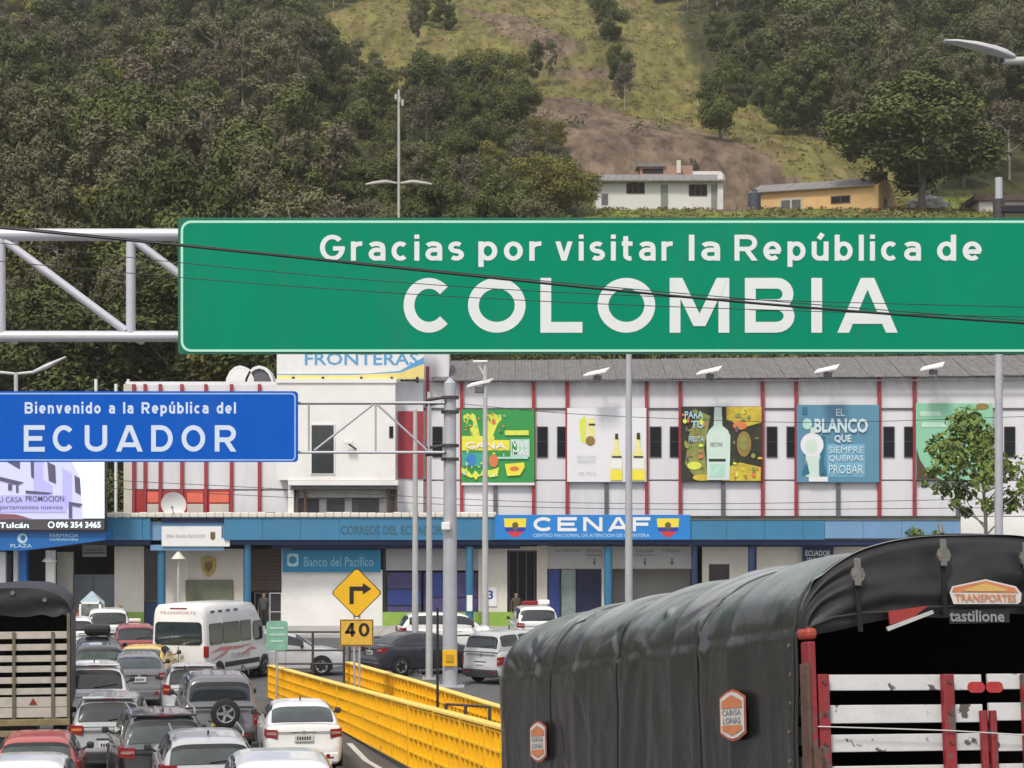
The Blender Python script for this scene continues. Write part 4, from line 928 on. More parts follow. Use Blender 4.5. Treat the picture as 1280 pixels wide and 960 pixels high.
mb = MB(); mb.cyl((0, 0, h), (0, 0, h + .18), .2, .03, 16); mb.build('cap', M['galv'], t)
for py in (497, 515, 557, 574):
    z = CAMZ - (py - HY) * 67 / F
    mb = MB(); mb.cyl((0, 0, z - .05), (0, 0, z + .05), .29, None, 20); mb.build('clamp_band', M['darksteel'], t)
mb = MB(); mb.box(-.23, .23, -.33, -.29, .68, 1.2, .01); mb.build('yellow_plate', M['signyel'], t)
mb = MB(); mb.box(-.12, .12, -.36, -.335, .82, 1.06); mb.build('plate_mark', mat('amber_mark', (.55, .28, .02, 1), .5), t)
mb = MB(); mb.box(-.26, .02, -.42, -.2, 5.05, 5.3, .03); mb.build('junction_box', M['white'], t)
# blue sign with its truss arm
bs = thing('overhead_sign_ecuador', (W(180, 577, 66.4).x, 66.4, W(0, 577, 66.4).z), 'large blue overhead sign reading Bienvenido a la República del ECUADOR', 'road sign')
Y = 66.4; s = Y / F; a = W(-40, 577.5, Y); b_ = W(372.5, 489, Y)
bl = mat('sign_blue_sheet', (.001, .098, .52, 1), .6, var=.05, scale=.8, spec=.12, dirt=.10, stretch=(2, 1, .3))
mb = MB(); mb.prism(rrect(a.x, b_.x, a.z, b_.z, .12), Y, Y + .05); mb.build('sign_panel', bl, bs, world=True)
edge = mat('sign_blue_border', (.30, .48, .80, 1), .5)
mb = MB(); pts = rrect(W(-60, 0, Y).x, W(368.8, 0, Y).x, W(0, 575, Y).z, W(0, 492, Y).z, .12, 6); pts.append(pts[0])
for q in strip(pts, .048): mb.poly([(p.x, Y - .004, p.y) for p in q])
mb.build('border_line', edge, bs, world=True)
mb = MB(); lw = mat('sign_white_blueish', (.62, .72, .88, 1), .5, var=.02)
for ch, x0, x1 in (('E', 29.8, 56), ('C', 66, 94), ('U', 106, 134), ('A', 145, 178.5), ('D', 189, 216), ('O', 227, 256.5), ('R', 268.5, 295)):
    A = W(x0, 564.5, Y); B = W(x1, 531.5, Y); mb = MB(); letter(mb, ch, A.x, B.x, A.z, B.z, Y - .006, .150); mb.build('large_letter', lw, bs, world=True)
def each_letter(par, mt):
    def f(m):
        m.build('small_letter', mt, par, world=True); return MB()
    return f
mb = MB(); A = W(31, 517, Y); B = W(295, 0, Y); line_text(MB(), 'Bienvenido a la República del', A.x, B.x, A.z, 14.3 * s, Y - .006, .2, .2, each_letter(bs, lw))
mb = MB()
for px in (40, 130, 220, 310, 356): mb.pbox(px, px + 3, 494, 572, Y + .06, .06)
mb.build('stiffener', M['galv'], bs, world=True)
tr = thing('sign_truss', (W(460, 565, 67).x, 67, W(0, 567, 67).z), 'thin grey truss arm between the blue sign and the grey post', 'truss')
def seg(p0, p1, Y0, Y1, r, name, par, mt=M['galv']):
    mb = MB(); mb.cyl(W(p0[0], p0[1], Y0), W(p1[0], p1[1], Y1), r, None, 8); return mb.build(name, mt, par, world=True)
for dy in (0, .7):
    Yt = 66.6 + dy; k = (Yt - 66.6) * .0
    seg((-60, 503.5 + dy), (556, 503.5 + dy), Yt, Yt, .045, 'chord', tr, M['darksteel'] if dy else M['galv']); seg((-60, 565.5), (556, 565.5), Yt, Yt, .045, 'chord', tr, M['darksteel'] if dy else M['galv'])
for x in (386, 469.5, 536): seg((x, 504), (x, 565), 66.6, 66.6, .03, 'strut', tr); seg((x, 504), (x + 1, 504), 66.6, 67.3, .03, 'strut', tr)
seg((393, 563), (467, 505), 66.6, 66.6, .035, 'diagonal', tr); seg((471, 505), (534, 563), 66.6, 66.6, .035, 'diagonal', tr)
for py in (500, 506, 560, 569): seg((532, py), (562, py - 4), 66.7, 66.9, .05, 'clamp_arm', tr, M['darksteel'])
# slim poles
pole('slim_pole', 'slim pale pole left of its slightly taller neighbour, behind the yellow barrier', 'pole', 519, 512, 72, 5, 9, palep, 'slim pale poles by the grey gantry post')
pole('slim_pole', 'slim pale pole immediately left of the thick grey gantry post', 'pole', 536.5, 490, 70, 5, 9, palep, 'slim pale poles by the grey gantry post')
t, h = pole('street_lamp', 'slim pale lamp post with a slanted white lamp head in front of the green banner', 'street lamp', 606.5, 452, 85, 5, 9, palep)
mb = MB(); P = [(-.75, -.2, .28), (.2, -.2, .5), (.35, .3, .62), (-.55, .3, .42)]
P = [(x, y, z + h - 1.35) for x, y, z in P]; mb.loft([P, [(x, y, z + .08) for x, y, z in P]]); mb.build('lamp_head', M['white'], t)
mb = MB(); mb.box(-.42, -.05, -.12, .2, h - 1.28, h - 1.05, .03); mb.build('driver_box', M['darktrim'], t)
mb = MB(); mb.box(-.5, .1, -.15, .15, h - .05, h + .05, .03); mb.build('camera_head', M['white'], t); mb = MB(); mb.tube([(0, 0, h - .7), (-.12, 0, h - .4), (-.35, 0, h - .02)], .03); mb.build('bent_arm', M['white'], t)
t, h = pole('street_pole', 'grey pole rising in front of the white bottle banner, from behind the black truck cover', 'pole', 786, 300, 60, 6, 11, M['galv'], n=18)
t, h = pole('camera_pole', 'tall grey pole at the right edge with a dark camera near its top', 'pole', 1248.5, 222, 60, 9, 11, M['galv'], n=18)
z = CAMZ - (262 - HY) * 60 / F
mb = MB(); mb.box(.02, .75, -.18, .08, z - .12, z + .12, .04); mb.build('camera', M['black'], t); mb = MB(); mb.cyl((0, 0, z - .3), (0, 0, z + .3), .17, None, 14); mb.build('bracket', M['darksteel'], t)
# antenna mast far behind with double lamp arm
t, h = pole('lamp_mast', 'very tall slim mast with a double lamp arm rising above the green sign', 'mast', 498.5, 112, 125, 3, 4.6, mat('pale_mast', (.42, .40, .38, 1), .6, var=.1))
z = CAMZ - (228 - HY) * 125 / F - hill((498.5 - HX) * 125 / F, 125)
for sgn in (-1, 1):
    mb = MB(); pts = [Vector((sgn * .1, 0, z - .05)), Vector((sgn * .8, 0, z + .04)), Vector((sgn * 1.5, 0, z - .04)), Vector((sgn * 2.0, 0, z - .12))]
    rr = [.06, .12, .11, .05]
    for k in range(3): mb.cyl(pts[k], pts[k + 1], rr[k], rr[k + 1], 8)
    mb.build('lamp_arm', MATS['pale_mast'], t)
for k in range(3):
    mb = MB(); mb.box(-.25 + .2 * k, -.1 + .2 * k, -.1, .1, h - .6 - .2 * k, h - .3 - .15 * k, .02); mb.build('antenna', MATS['pale_mast'], t)
# double arm lamp at the left behind the blue sign
t, h = pole('street_lamp', 'double-armed curved street lamp above the left end of the blue sign', 'street lamp', 20, 466, 98, 5, 7, palep)
for sgn in (-1, 1):
    mb = MB(); pts = [Vector((0, 0, h - .05)), Vector((sgn * .8, 0, h + .02)), Vector((sgn * 1.4, 0, h + .28)), Vector((sgn * 2.35, 0, h + .75))]
    for k in range(3): mb.cyl(pts[k], pts[k + 1], (.06, .08, .13)[k], (.08, .13, .04)[k], 8)
    mb.build('lamp_arm', palep, t)
# lamp post under the canopy (left of the shield)
t, h = pole('plaza_lamp', 'short white lamp post with a conical hood in front of the beige wall', 'lamp', 223, 692, 99, 3, 3.5, palep)
mb = MB(); mb.cyl((0, 0, h - .25), (0, 0, h + .1), .34, .06, 14); mb.build('lamp_hood', M['cream'], t)
for px, py, Y, l in ((120, 474, 104, 'thin white vent pipe on the roof, leftmost of three'), (145, 480, 104, 'short white vent pipe on the roof, middle of three'), (160.5, 474, 104, 'thin white vent pipe on the roof, rightmost of three')):
    t, h = pole('vent_pipe', l, 'pipe', px, py, Y, 4, 4, M['white'])
# near lamp head, upper right
t = thing('street_lamp', (9.6, 30, gz(30)), 'grey street lamp arm with flat head reaching in at the upper right corner', 'street lamp')
mb = MB(); zz = CAMZ - (78 - HY) * 30 / F - gz(30); mb.cyl((0, 0, 0), (0, 0, zz + .2), .12, .07, 14); mb.build('pole', palep, t)
mb = MB(); P = [Vector((0, 0, zz + .1)), Vector((-1.2, 0, zz + .05)), Vector((W(1256, 0, 30).x - 9.6, 0, zz + .02))]; mb.cyl(P[0], P[1], .07, .065, 12); mb.cyl(P[1], P[2], .065, .055, 12); mb.build('arm', palep, t)
mb = MB(); rings = []
for px, py, ww, hh in ((1268, 72, .07, .05), (1258, 69, .11, .085), (1245, 65, .14, .09), (1220, 58.5, .16, .075), (1195, 53.5, .13, .045), (1180, 51.5, .06, .02)):
    c = W(px, py, 30); cx, cz = c.x - 9.6, c.z - gz(30); rings.append([(cx, math.cos(q) * ww, cz + math.sin(q) * hh * (1 if math.sin(q) > 0 else .55)) for q in [2 * PI * j / 14 for j in range(14)]])
mb.loft(rings); mb.build('lamp_head', palep, t, sharp=50)

# ---- the near gantry with the green sign ----
Y = 28.9; s = Y / F
gn = thing('sign_gantry', (W(-230, 0, Y).x, Y + .55, gz(Y)), 'light grey tubular gantry truss carrying the green sign', 'gantry')
gal2 = mat('painted_tube', (.56, .56, .62, 1), .42, .15, var=.06, scale=1.5, dirt=.10)
def tube2(p0, p1, r, name, Yt=Y + .5):
    mb = MB(); mb.cyl(W(p0[0], p0[1], Yt), W(p1[0], p1[1], Yt), r, None, 20); mb.build(name, gal2, gn, world=True)
k = (Y + .5) / Y
for Yt in (Y + .5, Y + 1.35):
    tube2((-290, 293.5), (1560, 293.5), .088, 'top_chord', Yt); tube2((-290, 420.5), (1560, 420.5), .079, 'bottom_chord', Yt)
xs_ = [-322, -160, 1, 163.5, 325, 487, 649, 811, 973, 1135, 1297, 1459]
for a_, b2 in zip(xs_[:-1], xs_[1:]):
    tube2((a_, 296), (a_, 418), .067, 'vertical'); tube2((a_ + 5, 301), (b2 - 6, 414), .058, 'diagonal')
    mb = MB(); mb.cyl(W(a_, 293.5, Y + .5), W(a_, 293.5, Y + .5) + Vector((0, .85, 0)), .05, None, 10); mb.build('cross_tube', gal2, gn, world=True)
    mb = MB(); mb.cyl(W(a_, 420.5, Y + .5), W(a_, 420.5, Y + .5) + Vector((0, .85, 0)), .05, None, 10); mb.build('cross_tube', gal2, gn, world=True)
for px in (-260, 1530):
    p = W(px, 280, Y + .9); mb = MB(); mb.cyl((p.x, Y + .9, gz(Y) - .3), (p.x, Y + .9, p.z), .19, .16, 20); mb.build('upright', gal2, gn, world=True)
sg = thing('overhead_sign_colombia', (W(760, 442, Y).x, Y, W(0, 442, Y).z), 'huge green overhead sign reading Gracias por visitar la República de COLOMBIA', 'road sign')
grn = mat('sign_green_sheet', (.0005, .250, .140, 1), .6, var=.05, scale=.9, spec=.10, dirt=.10, stretch=(2, 1, .3))
grn2 = mat('sign_green_edge', (.003, .13, .075, 1), .5, var=.05)
a = W(222.5, 442.5, Y); b_ = W(1420, 272, Y)
mb = MB(); mb.prism(rrect(a.x, b_.x, a.z, b_.z, .03), Y, Y + .05); mb.build('sign_panel', grn2, sg, world=True)
mb = MB(); q0 = W(226, 440, Y); q1 = W(1416, 275, Y); mb.prism(rrect(q0.x, q1.x, q0.z, q1.z, .12), Y - .006, Y); mb.build('green_sheet', grn, sg, world=True)
mb = MB(); q0 = W(227.5, 438.3, Y); q1 = W(1414, 277.3, Y); pts = rrect(q0.x, q1.x, q0.z, q1.z, .13, 8); pts.append(pts[0])
for q in strip(pts, .034): mb.poly([(p.x, Y - .010, p.y) for p in q])
mb.build('border_line', mat('sign_border_mint', (.42, .80, .64, 1), .5, var=.03), sg, world=True)
lw2 = mat('sign_white', (.74, .78, .78, 1), .5, var=.03, scale=2)
mb = MB()
for ch, x0, x1 in (('C', 504.5, 568), ('O', 585, 657), ('L', 675.5, 728), ('O', 747, 819), ('M', 837, 911.5), ('B', 931, 993), ('I', 1014, 1029.5), ('A', 1046.5, 1122)):
    A = W(x0, 416, Y); B = W(x1, 347.5, Y); mb = MB(); letter(mb, ch, A.x, B.x, A.z, B.z, Y - .012, .150); mb.build('large_letter', lw2, sg, world=True)
mb = MB()
for wd, x0, x1 in (('Gracias', 400, 580), ('por', 598, 677), ('visitar', 694, 841), ('la', 861, 900), ('República', 918, 1151), ('de', 1171, 1227)):
    A = W(x0, 326, Y); B = W(x1, 0, Y); line_text(MB(), wd, A.x, B.x, A.z, 32.5 * s, Y - .012, .172, .21, each_letter(sg, lw2))
mb = MB()
for px in range(245, 1400, 120): mb.pbox(px, px + 5, 280, 435, Y + .051, .1)
for py in (289, 416): mb.pbox(230, 1410, py, py + 6, Y + .15, .1)
mb.build('rear_bracket', gal2, sg, world=True)
# overhead cables
def cable(P, Y0, Y1, r, label):
    mb = MB(); pts = []
    n_ = 60
    for k in range(n_ + 1):
        f = k / n_; x = P[0][0] + (P[-1][0] - P[0][0]) * f
        for (xa, ya), (xb, yb) in zip(P[:-1], P[1:]):
            if xa <= x <= xb: yv = ya + (yb - ya) * (x - xa) / (xb - xa); break
        Yc = Y0 + (Y1 - Y0) * f; pts.append(W(x, yv, Yc))
    # smooth the sag
    for _ in range(60):
        q = pts[:]
        for i in range(1, n_): q[i] = (pts[i - 1] + pts[i] * 2 + pts[i + 1]) / 4
        pts = q
    mb.tube(pts, r, 8); tag(mb.build('overhead_cable', M['black'], world=True), label, 'cable', 'black cables crossing in front of the green sign')
cable([(-160, 270), (0, 284), (220, 306), (480, 333), (740, 361), (1000, 385), (1280, 405), (1450, 414)], 27.2, 27.2, .017, 'thickest black cable running down across the green sign')
cable([(-160, 286), (0, 303), (220, 330), (620, 364), (930, 375), (1280, 384), (1450, 388)], 27.5, 27.5, .0055, 'thin cable just below the thick one over the green sign')
cable([(-160, 312), (0, 326), (220, 348), (440, 364), (740, 381), (1280, 397), (1450, 400)], 27.7, 27.7, .0055, 'lowest thin cable crossing the green sign')
cable([(-160, 268), (0, 281), (300, 313), (740, 358), (1280, 402), (1450, 411)], 27.1, 27.1, .006, 'thin cable running along just above the thick one')
# service wires along the facade
for i, (P, l) in enumerate((([(130, 610), (360, 622), (620, 634), (900, 638), (1300, 634)], 'thin dark wire along the facade under the banners'), ([(130, 600), (360, 611), (620, 628), (900, 631), (1300, 622)], 'thin dark wire slightly above the lower facade wire'), ([(580, 505), (700, 518), (860, 524), (1010, 530), (1300, 520)], 'thin wire sagging across the middle of the banners'))):
    cable(P, 96, 96, .014, l); 
# ---- warning signs ----
Y = 56.0; s = Y / F
t = thing('turn_sign', ((446 - HX) * s, Y, gz(Y)), 'yellow diamond sign with black right-turn arrow above a yellow 40 plate', 'road sign')
mb = MB(); c = W(446, 741, Y); cx = 0; cz = c.z; r = 32 * s; yl = -.05
rr = [(cx + r * dx, cz + r * dz) for dx, dz in ((.06, .94), (-.06, .94), (-.94, .06), (-.94, -.06), (-.06, -.94), (.06, -.94), (.94, -.06), (.94, .06))]
mb.prism(rr, yl, yl + .03); mb.build('diamond_plate', M['black'], t)
mb = MB(); mb.prism([(x * .955, cz + (z - cz) * .955) for x, z in rr], yl - .006, yl); mb.build('diamond_face', M['signyel'], t)
mb = MB(); pp = lambda x, y: ((x - 446) * s, yl - .01, CAMZ - (y - HY) * s)
mb.poly([pp(437, 755), (*pp(442.5, 755),)[:3], pp(442.5, 738.5), pp(437, 733)]); mb.poly([pp(437, 733), pp(442.5, 738.5), pp(454, 738.5), pp(454, 733)]); mb.poly([pp(453.6, 728.5), pp(453.6, 743), pp(464.5, 735.8)]); mb.build('turn_arrow', M['black'], t)
mb = MB(); mb.box((425 - 446) * s, (467 - 446) * s, yl, yl + .03, CAMZ - (807.5 - HY) * s, CAMZ - (774 - HY) * s, .006); mb.build('speed_plate', mat('faded_yellow', (.70, .42, .05, 1), .5, var=.2, scale=5, dirt=.25), t)
mb = MB(); pts = rrect(-20 * s, 20 * s, CAMZ - (806.3 - HY) * s, CAMZ - (775 - HY) * s, .02, 3); pts.append(pts[0])
for q in strip(pts, .02): mb.poly([(p.x, yl - .004, p.y) for p in q])
for ch, x0, x1 in (('4', 430.5, 444.5), ('0', 448.5, 462)):
    g, st = glyph(ch, .19); H = 17 * s; z0 = CAMZ - (795.5 - HY) * s; kx = (x1 - x0) * s / (g * H)
    for q_ in st:
        for q in strip(q_, .19): mb.poly([((x0 - 446) * s + p.x * H * kx, yl - .006, z0 + p.y * H) for p in q])
mb.build('speed_digits', M['black'], t)
for dx in (-.07, .07):
    mb = MB(); mb.cyl((dx, 0, -.1), (dx, 0, CAMZ - (720 - HY) * s), .03, None, 10); mb.build('post', M['galv'], t)
# mint round-cornered sign
Y = 60.0; s = Y / F
t = thing('green_sign', ((346.5 - HX) * s, Y, gz(Y)), 'small faded mint-green sign on a thin post in front of the white van', 'road sign')
mb = MB(); z0 = CAMZ - (813 - HY) * s; z1 = CAMZ - (776 - HY) * s; mb.prism(rrect(-13.5 * s, 13.5 * s, z0, z1, .1, 4), -.05, -.02); mb.build('plate', mat('faded_mint', (.20, .42, .32, 1), .6, var=.2, scale=5, dirt=.15), t)
mb = MB(); 
for zz_, w_ in ((.72, .2), (.5, .24), (.28, .18)): mb.box(-w_, w_, -.06, -.052, z0 + (z1 - z0) * zz_, z0 + (z1 - z0) * zz_ + .06)
mb.build('plate_marks', mat('pale_mint', (.40, .58, .50, 1), .6, var=.2, scale=8), t); mb = MB(); mb.cyl((0, 0, 0), (0, 0, z1), .03); mb.build('post', M['galv'], t)

# ---- yellow barriers ----
def barrier(name, P, label, nrow=4):
    """P: list of (x, y, base z, height) along the run; each panel is a part"""
    t = thing(name, (P[0][0], P[0][1], P[0][2]), label, 'barrier')
    L0 = [0]
    for a, b in zip(P[:-1], P[1:]): L0.append(L0[-1] + math.hypot(b[0] - a[0], b[1] - a[1]))
    tot = L0[-1]; npan = max(1, round(tot / 1.9))
    def at(u):
        d = u * tot
        for i in range(len(P) - 1):
            if d <= L0[i + 1] + 1e-6:
                f = (d - L0[i]) / (L0[i + 1] - L0[i]); A, B = P[i], P[i + 1]; r = [A[j] + (B[j] - A[j]) * f for j in range(4)]
                dx, dy = B[0] - A[0], B[1] - A[1]; l = math.hypot(dx, dy); return r, (dx / l, dy / l)
    for k in range(npan):
        u0 = k / npan + .0012; u1 = (k + 1) / npan - .0012; nb = 5
        mb = MB()
        # towards the traffic: left side normal
        def pt(u, off, h):
            r, (dx, dy) = at(u); nx, ny = dy, -dx
            if nx > 0: nx, ny = -nx, -ny
            return Vector((r[0] + nx * off, r[1] + ny * off, r[2] + h * r[3]))
        def slab(ua, ub, ha, hb, o0, o1):
            v = [pt(u, o, h) for u in (ua, ub) for o in (o0, o1) for h in (ha, hb)]
            mb.raw(v, [(0, 1, 3, 2), (4, 6, 7, 5), (0, 4, 5, 1), (2, 3, 7, 6), (0, 2, 6, 4), (1, 5, 7, 3)])
        slab(u0, u1, 0.02, .97, -.10, -.02)
        du = (u1 - u0) / nb
        for j in range(nb + 1): slab(min(u1 - du * .06, u0 + du * j), min(u1, u0 + du * j + du * .085), .04, .955, -.02, .06)
        for r in range(nrow + 1):
            h = .05 + .885 * r / nrow; slab(u0 + .0002, u1 - .0002, h - .012, h + .012, -.019, .05)
        for j in range(nb):                                   # shallow pressed field in each cell
            for r in range(nrow):
                h = .05 + .885 * r / nrow; hh = .885 / nrow; slab(u0 + du * (j + .22), u0 + du * (j + .78), h + hh * .30, h + hh * .70, -.021, -.004)
        o = mb.build('barrier_panel', M['yellow'], t, world=True)
        mb = MB(); slab(u0, u1, .972, 1.0, -.15, .09); mb.build('top_rail', M['yellow2'], t, world=True)
    return t
def bpt(px, pyb, pyt, zb=None, Y=None):
    """ground point under a pixel row; height from its top row"""
    Y_ = Y or CAMZ * F / (pyb - HY); s_ = F / Y_
    return ((px - HX) / s_, Y_, CAMZ - (pyb - HY) / s_, (pyb - pyt) / s_)
barrier('bridge_barrier', [bpt(337, 873, 831), bpt(427, 914, 855.5), bpt(512, 961, 878, Y=44.5), bpt(575, 992, 894, Y=41.0), bpt(640, 1030, 911, Y=37.3), bpt(720, 1075, 932, Y=33.5)], 'front yellow bridge barrier of ribbed panels running beside the traffic queue')
barrier('bridge_barrier', [bpt(433, 873, 827), bpt(520, 906, 851), bpt(615, 943, 880), bpt(700, 980, 903)], 'rear yellow bridge barrier of ribbed panels behind the turn arrow sign')
# dark pipe railing frames
def rail(P, hts, label, r=.03, Yp=None):
    t = thing('pipe_railing', (P[0][0], P[0][1], 0), label, 'railing', 'dark pipe railings around the plaza')
    for i, (x, y) in enumerate(P):
        mb = MB(); mb.cyl((x, y, -.2), (x, y, hts[-1]), r * 1.25, None, 8); mb.build('post', M['darksteel'], t, world=True)
    for h in hts:
        for (x0, y0), (x1, y1) in zip(P[:-1], P[1:]):
            mb = MB(); mb.cyl((x0, y0, h), (x1, y1, h), r, None, 8); mb.build('rail', M['darksteel'], t, world=True)
rail([((346 - HX) * 62 / F, 62), ((391 - HX) * 62 / F, 62), ((430 - HX) * 62 / F, 62)], [1.1, 1.5, 2.05], 'dark pipe railing in front of the white hatchback')
rail([((547 - HX) * 42 / F, 47.3), ((575 - HX) * 42 / F, 47.0), ((609 - HX) * 42 / F, 46.6)], [.9, 1.25], 'brown pipe railing behind the front yellow barrier by the truck')
rail([((437 - HX) * 75 / F, 75), ((545 - HX) * 75 / F, 76), ((640 - HX) * 75 / F, 77)], [.6, 1.1], 'long dark pipe railing behind the dark sedan')
t, h = pole('black_post', 'thin black post standing in front of the yellow barriers near the truck', 'post', 547, 760, 47.3, 3, 3.6, M['black'])
# ------------------------------------------------------------------ vehicles (local frame: rear bumper at y=0, nose towards +y)
def paint(name, c, rough=.28, dirt=.1): return mat('paint_' + name, c, rough, .0, var=.04, scale=1.5, coat=.6, dirt=dirt)
lampred = mat('tail_lamp_red', (.24, .010, .012, 1), .2, var=.15, scale=10); lampor = mat('lamp_amber', (.60, .16, .03, 1), .25); lamprc = mat('lamp_reverse', (.36, .20, .19, 1), .2, var=.2, scale=12); lampcl = mat('lamp_clear', (.55, .55, .55, 1), .15, .2)
cglass = mat('car_glass', (.022, .026, .03, 1), .06, var=.3, scale=1.5, spec=.8); cglass2 = mat('car_glass_light', (.055, .068, .07, 1), .10, var=.4, scale=1.2, spec=.8)
plast = mat('black_plastic', (.03, .03, .032, 1), .6, var=.15); rimm = mat('alloy', (.42, .42, .44, 1), .35, .6, var=.1); platew = mat('number_plate_white', (.6, .6, .58, 1), .5, var=.05); platey = mat('number_plate_yellow', (.70, .50, .06, 1), .5, var=.05)
WHEEL = {}
def wheel(parent, x, y, r, wd=.21):
    k = (r, wd)
    if k not in WHEEL:
        mb = MB(); rings = []
        for yy2, rr in ((-.5, .62), (-.5, .9), (-.38, .985), (-.2, 1), (.2, 1), (.38, .985), (.5, .9), (.5, .62)): rings.append([(yy2 * wd, math.cos(q) * r * rr, math.sin(q) * r * rr) for q in [2 * PI * j / 28 for j in range(28)]])
        mb.loft(rings, cap=False); a = mb.build('tyre', M['rubber'], sharp=45)
        mb = MB(); mb.cyl((-wd * .3, 0, 0), (wd * .3, 0, 0), r * .2, None, 12)
        for j in range(5):
            q = 2 * PI * j / 5; c, s_ = math.cos(q), math.sin(q); n1 = (-s_ * r * .09, c * r * .09)
            for sx in (-1, 1): mb.loft([[(sx * wd * .42, c * r * .1 + n1[0], s_ * r * .1 + n1[1]), (sx * wd * .42, c * r * .1 - n1[0], s_ * r * .1 - n1[1]), (sx * wd * .36, c * r * .1 - n1[0], s_ * r * .1 - n1[1]), (sx * wd * .36, c * r * .1 + n1[0], s_ * r * .1 + n1[1])],
                                        [(sx * wd * .47, c * r * .62 + n1[0], s_ * r * .62 + n1[1]), (sx * wd * .47, c * r * .62 - n1[0], s_ * r * .62 - n1[1]), (sx * wd * .40, c * r * .62 - n1[0], s_ * r * .62 - n1[1]), (sx * wd * .40, c * r * .62 + n1[0], s_ * r * .62 + n1[1])]])
        rings = [[(xx * wd, math.cos(q) * r * rr, math.sin(q) * r * rr) for q in [2 * PI * j / 24 for j in range(24)]] for xx, rr in ((-.46, .56), (-.5, .645), (.5, .645), (.46, .56))]; mb.loft(rings, cap=False)
        b = mb.build('rim', rimm)
        mb = MB(); mb.cyl((-wd * .12, 0, 0), (wd * .12, 0, 0), r * .6, None, 20); c = mb.build('brake_disc', M['darksteel'])
        WHEEL[k] = (a.data, b.data, c.data)
        for o in (a, b, c): bpy.data.objects.remove(o)
    me = WHEEL[k]
    w_ = bpy.data.objects.new('wheel', me[0]); C.objects.link(w_); w_.parent = parent; w_.location = (x, y, r)
    for nm, q in (('rim', me[1]), ('brake_disc', me[2])):
        o = bpy.data.objects.new(nm, q); C.objects.link(o); o.parent = w_
    return w_
def bilin(P, u, v): return (P[0] * (1 - u) + P[1] * u) * (1 - v) + (P[3] * (1 - u) + P[2] * u) * v
def pane(parent, name, P, u0, u1, v0, v1, mt, off=.006, cut=.06, rise=None, thick=.02):
    """slab lying on the quad P (bottom-left, bottom-right, top-right, top-left)"""
    n_ = (P[1] - P[0]).cross(P[3] - P[0]).normalized(); W_ = (P[1] - P[0]).length; H_ = (P[3] - P[0]).length
    cu = min(cut / max(W_, .01), (u1 - u0) * .3); cv = min(cut / max(H_, .01), (v1 - v0) * .3)
    uv = []
    for (cx, cy, a0) in ((u1 - cu, v1 - cv, 0), (u0 + cu, v1 - cv, 90), (u0 + cu, v0 + cv, 180), (u1 - cu, v0 + cv, 270)):
        for k in range(5): q = math.radians(a0 + 90 * k / 4); uv.append((cx + cu * math.cos(q), cy + cv * math.sin(q)))
    if rise: uv = [(u, v if v < (v0 + v1) / 2 else v) for u, v in uv]
    top = [bilin(P, u, v) + n_ * off for u, v in uv]; bot = [p - n_ * thick for p in top]
    mb = MB(); mb.poly(top); mb.poly(bot[::-1]); m_ = len(top)
    for k in range(m_): mb.poly([top[k], bot[k], bot[(k + 1) % m_], top[(k + 1) % m_]])
    return mb.build(name, mt, parent)
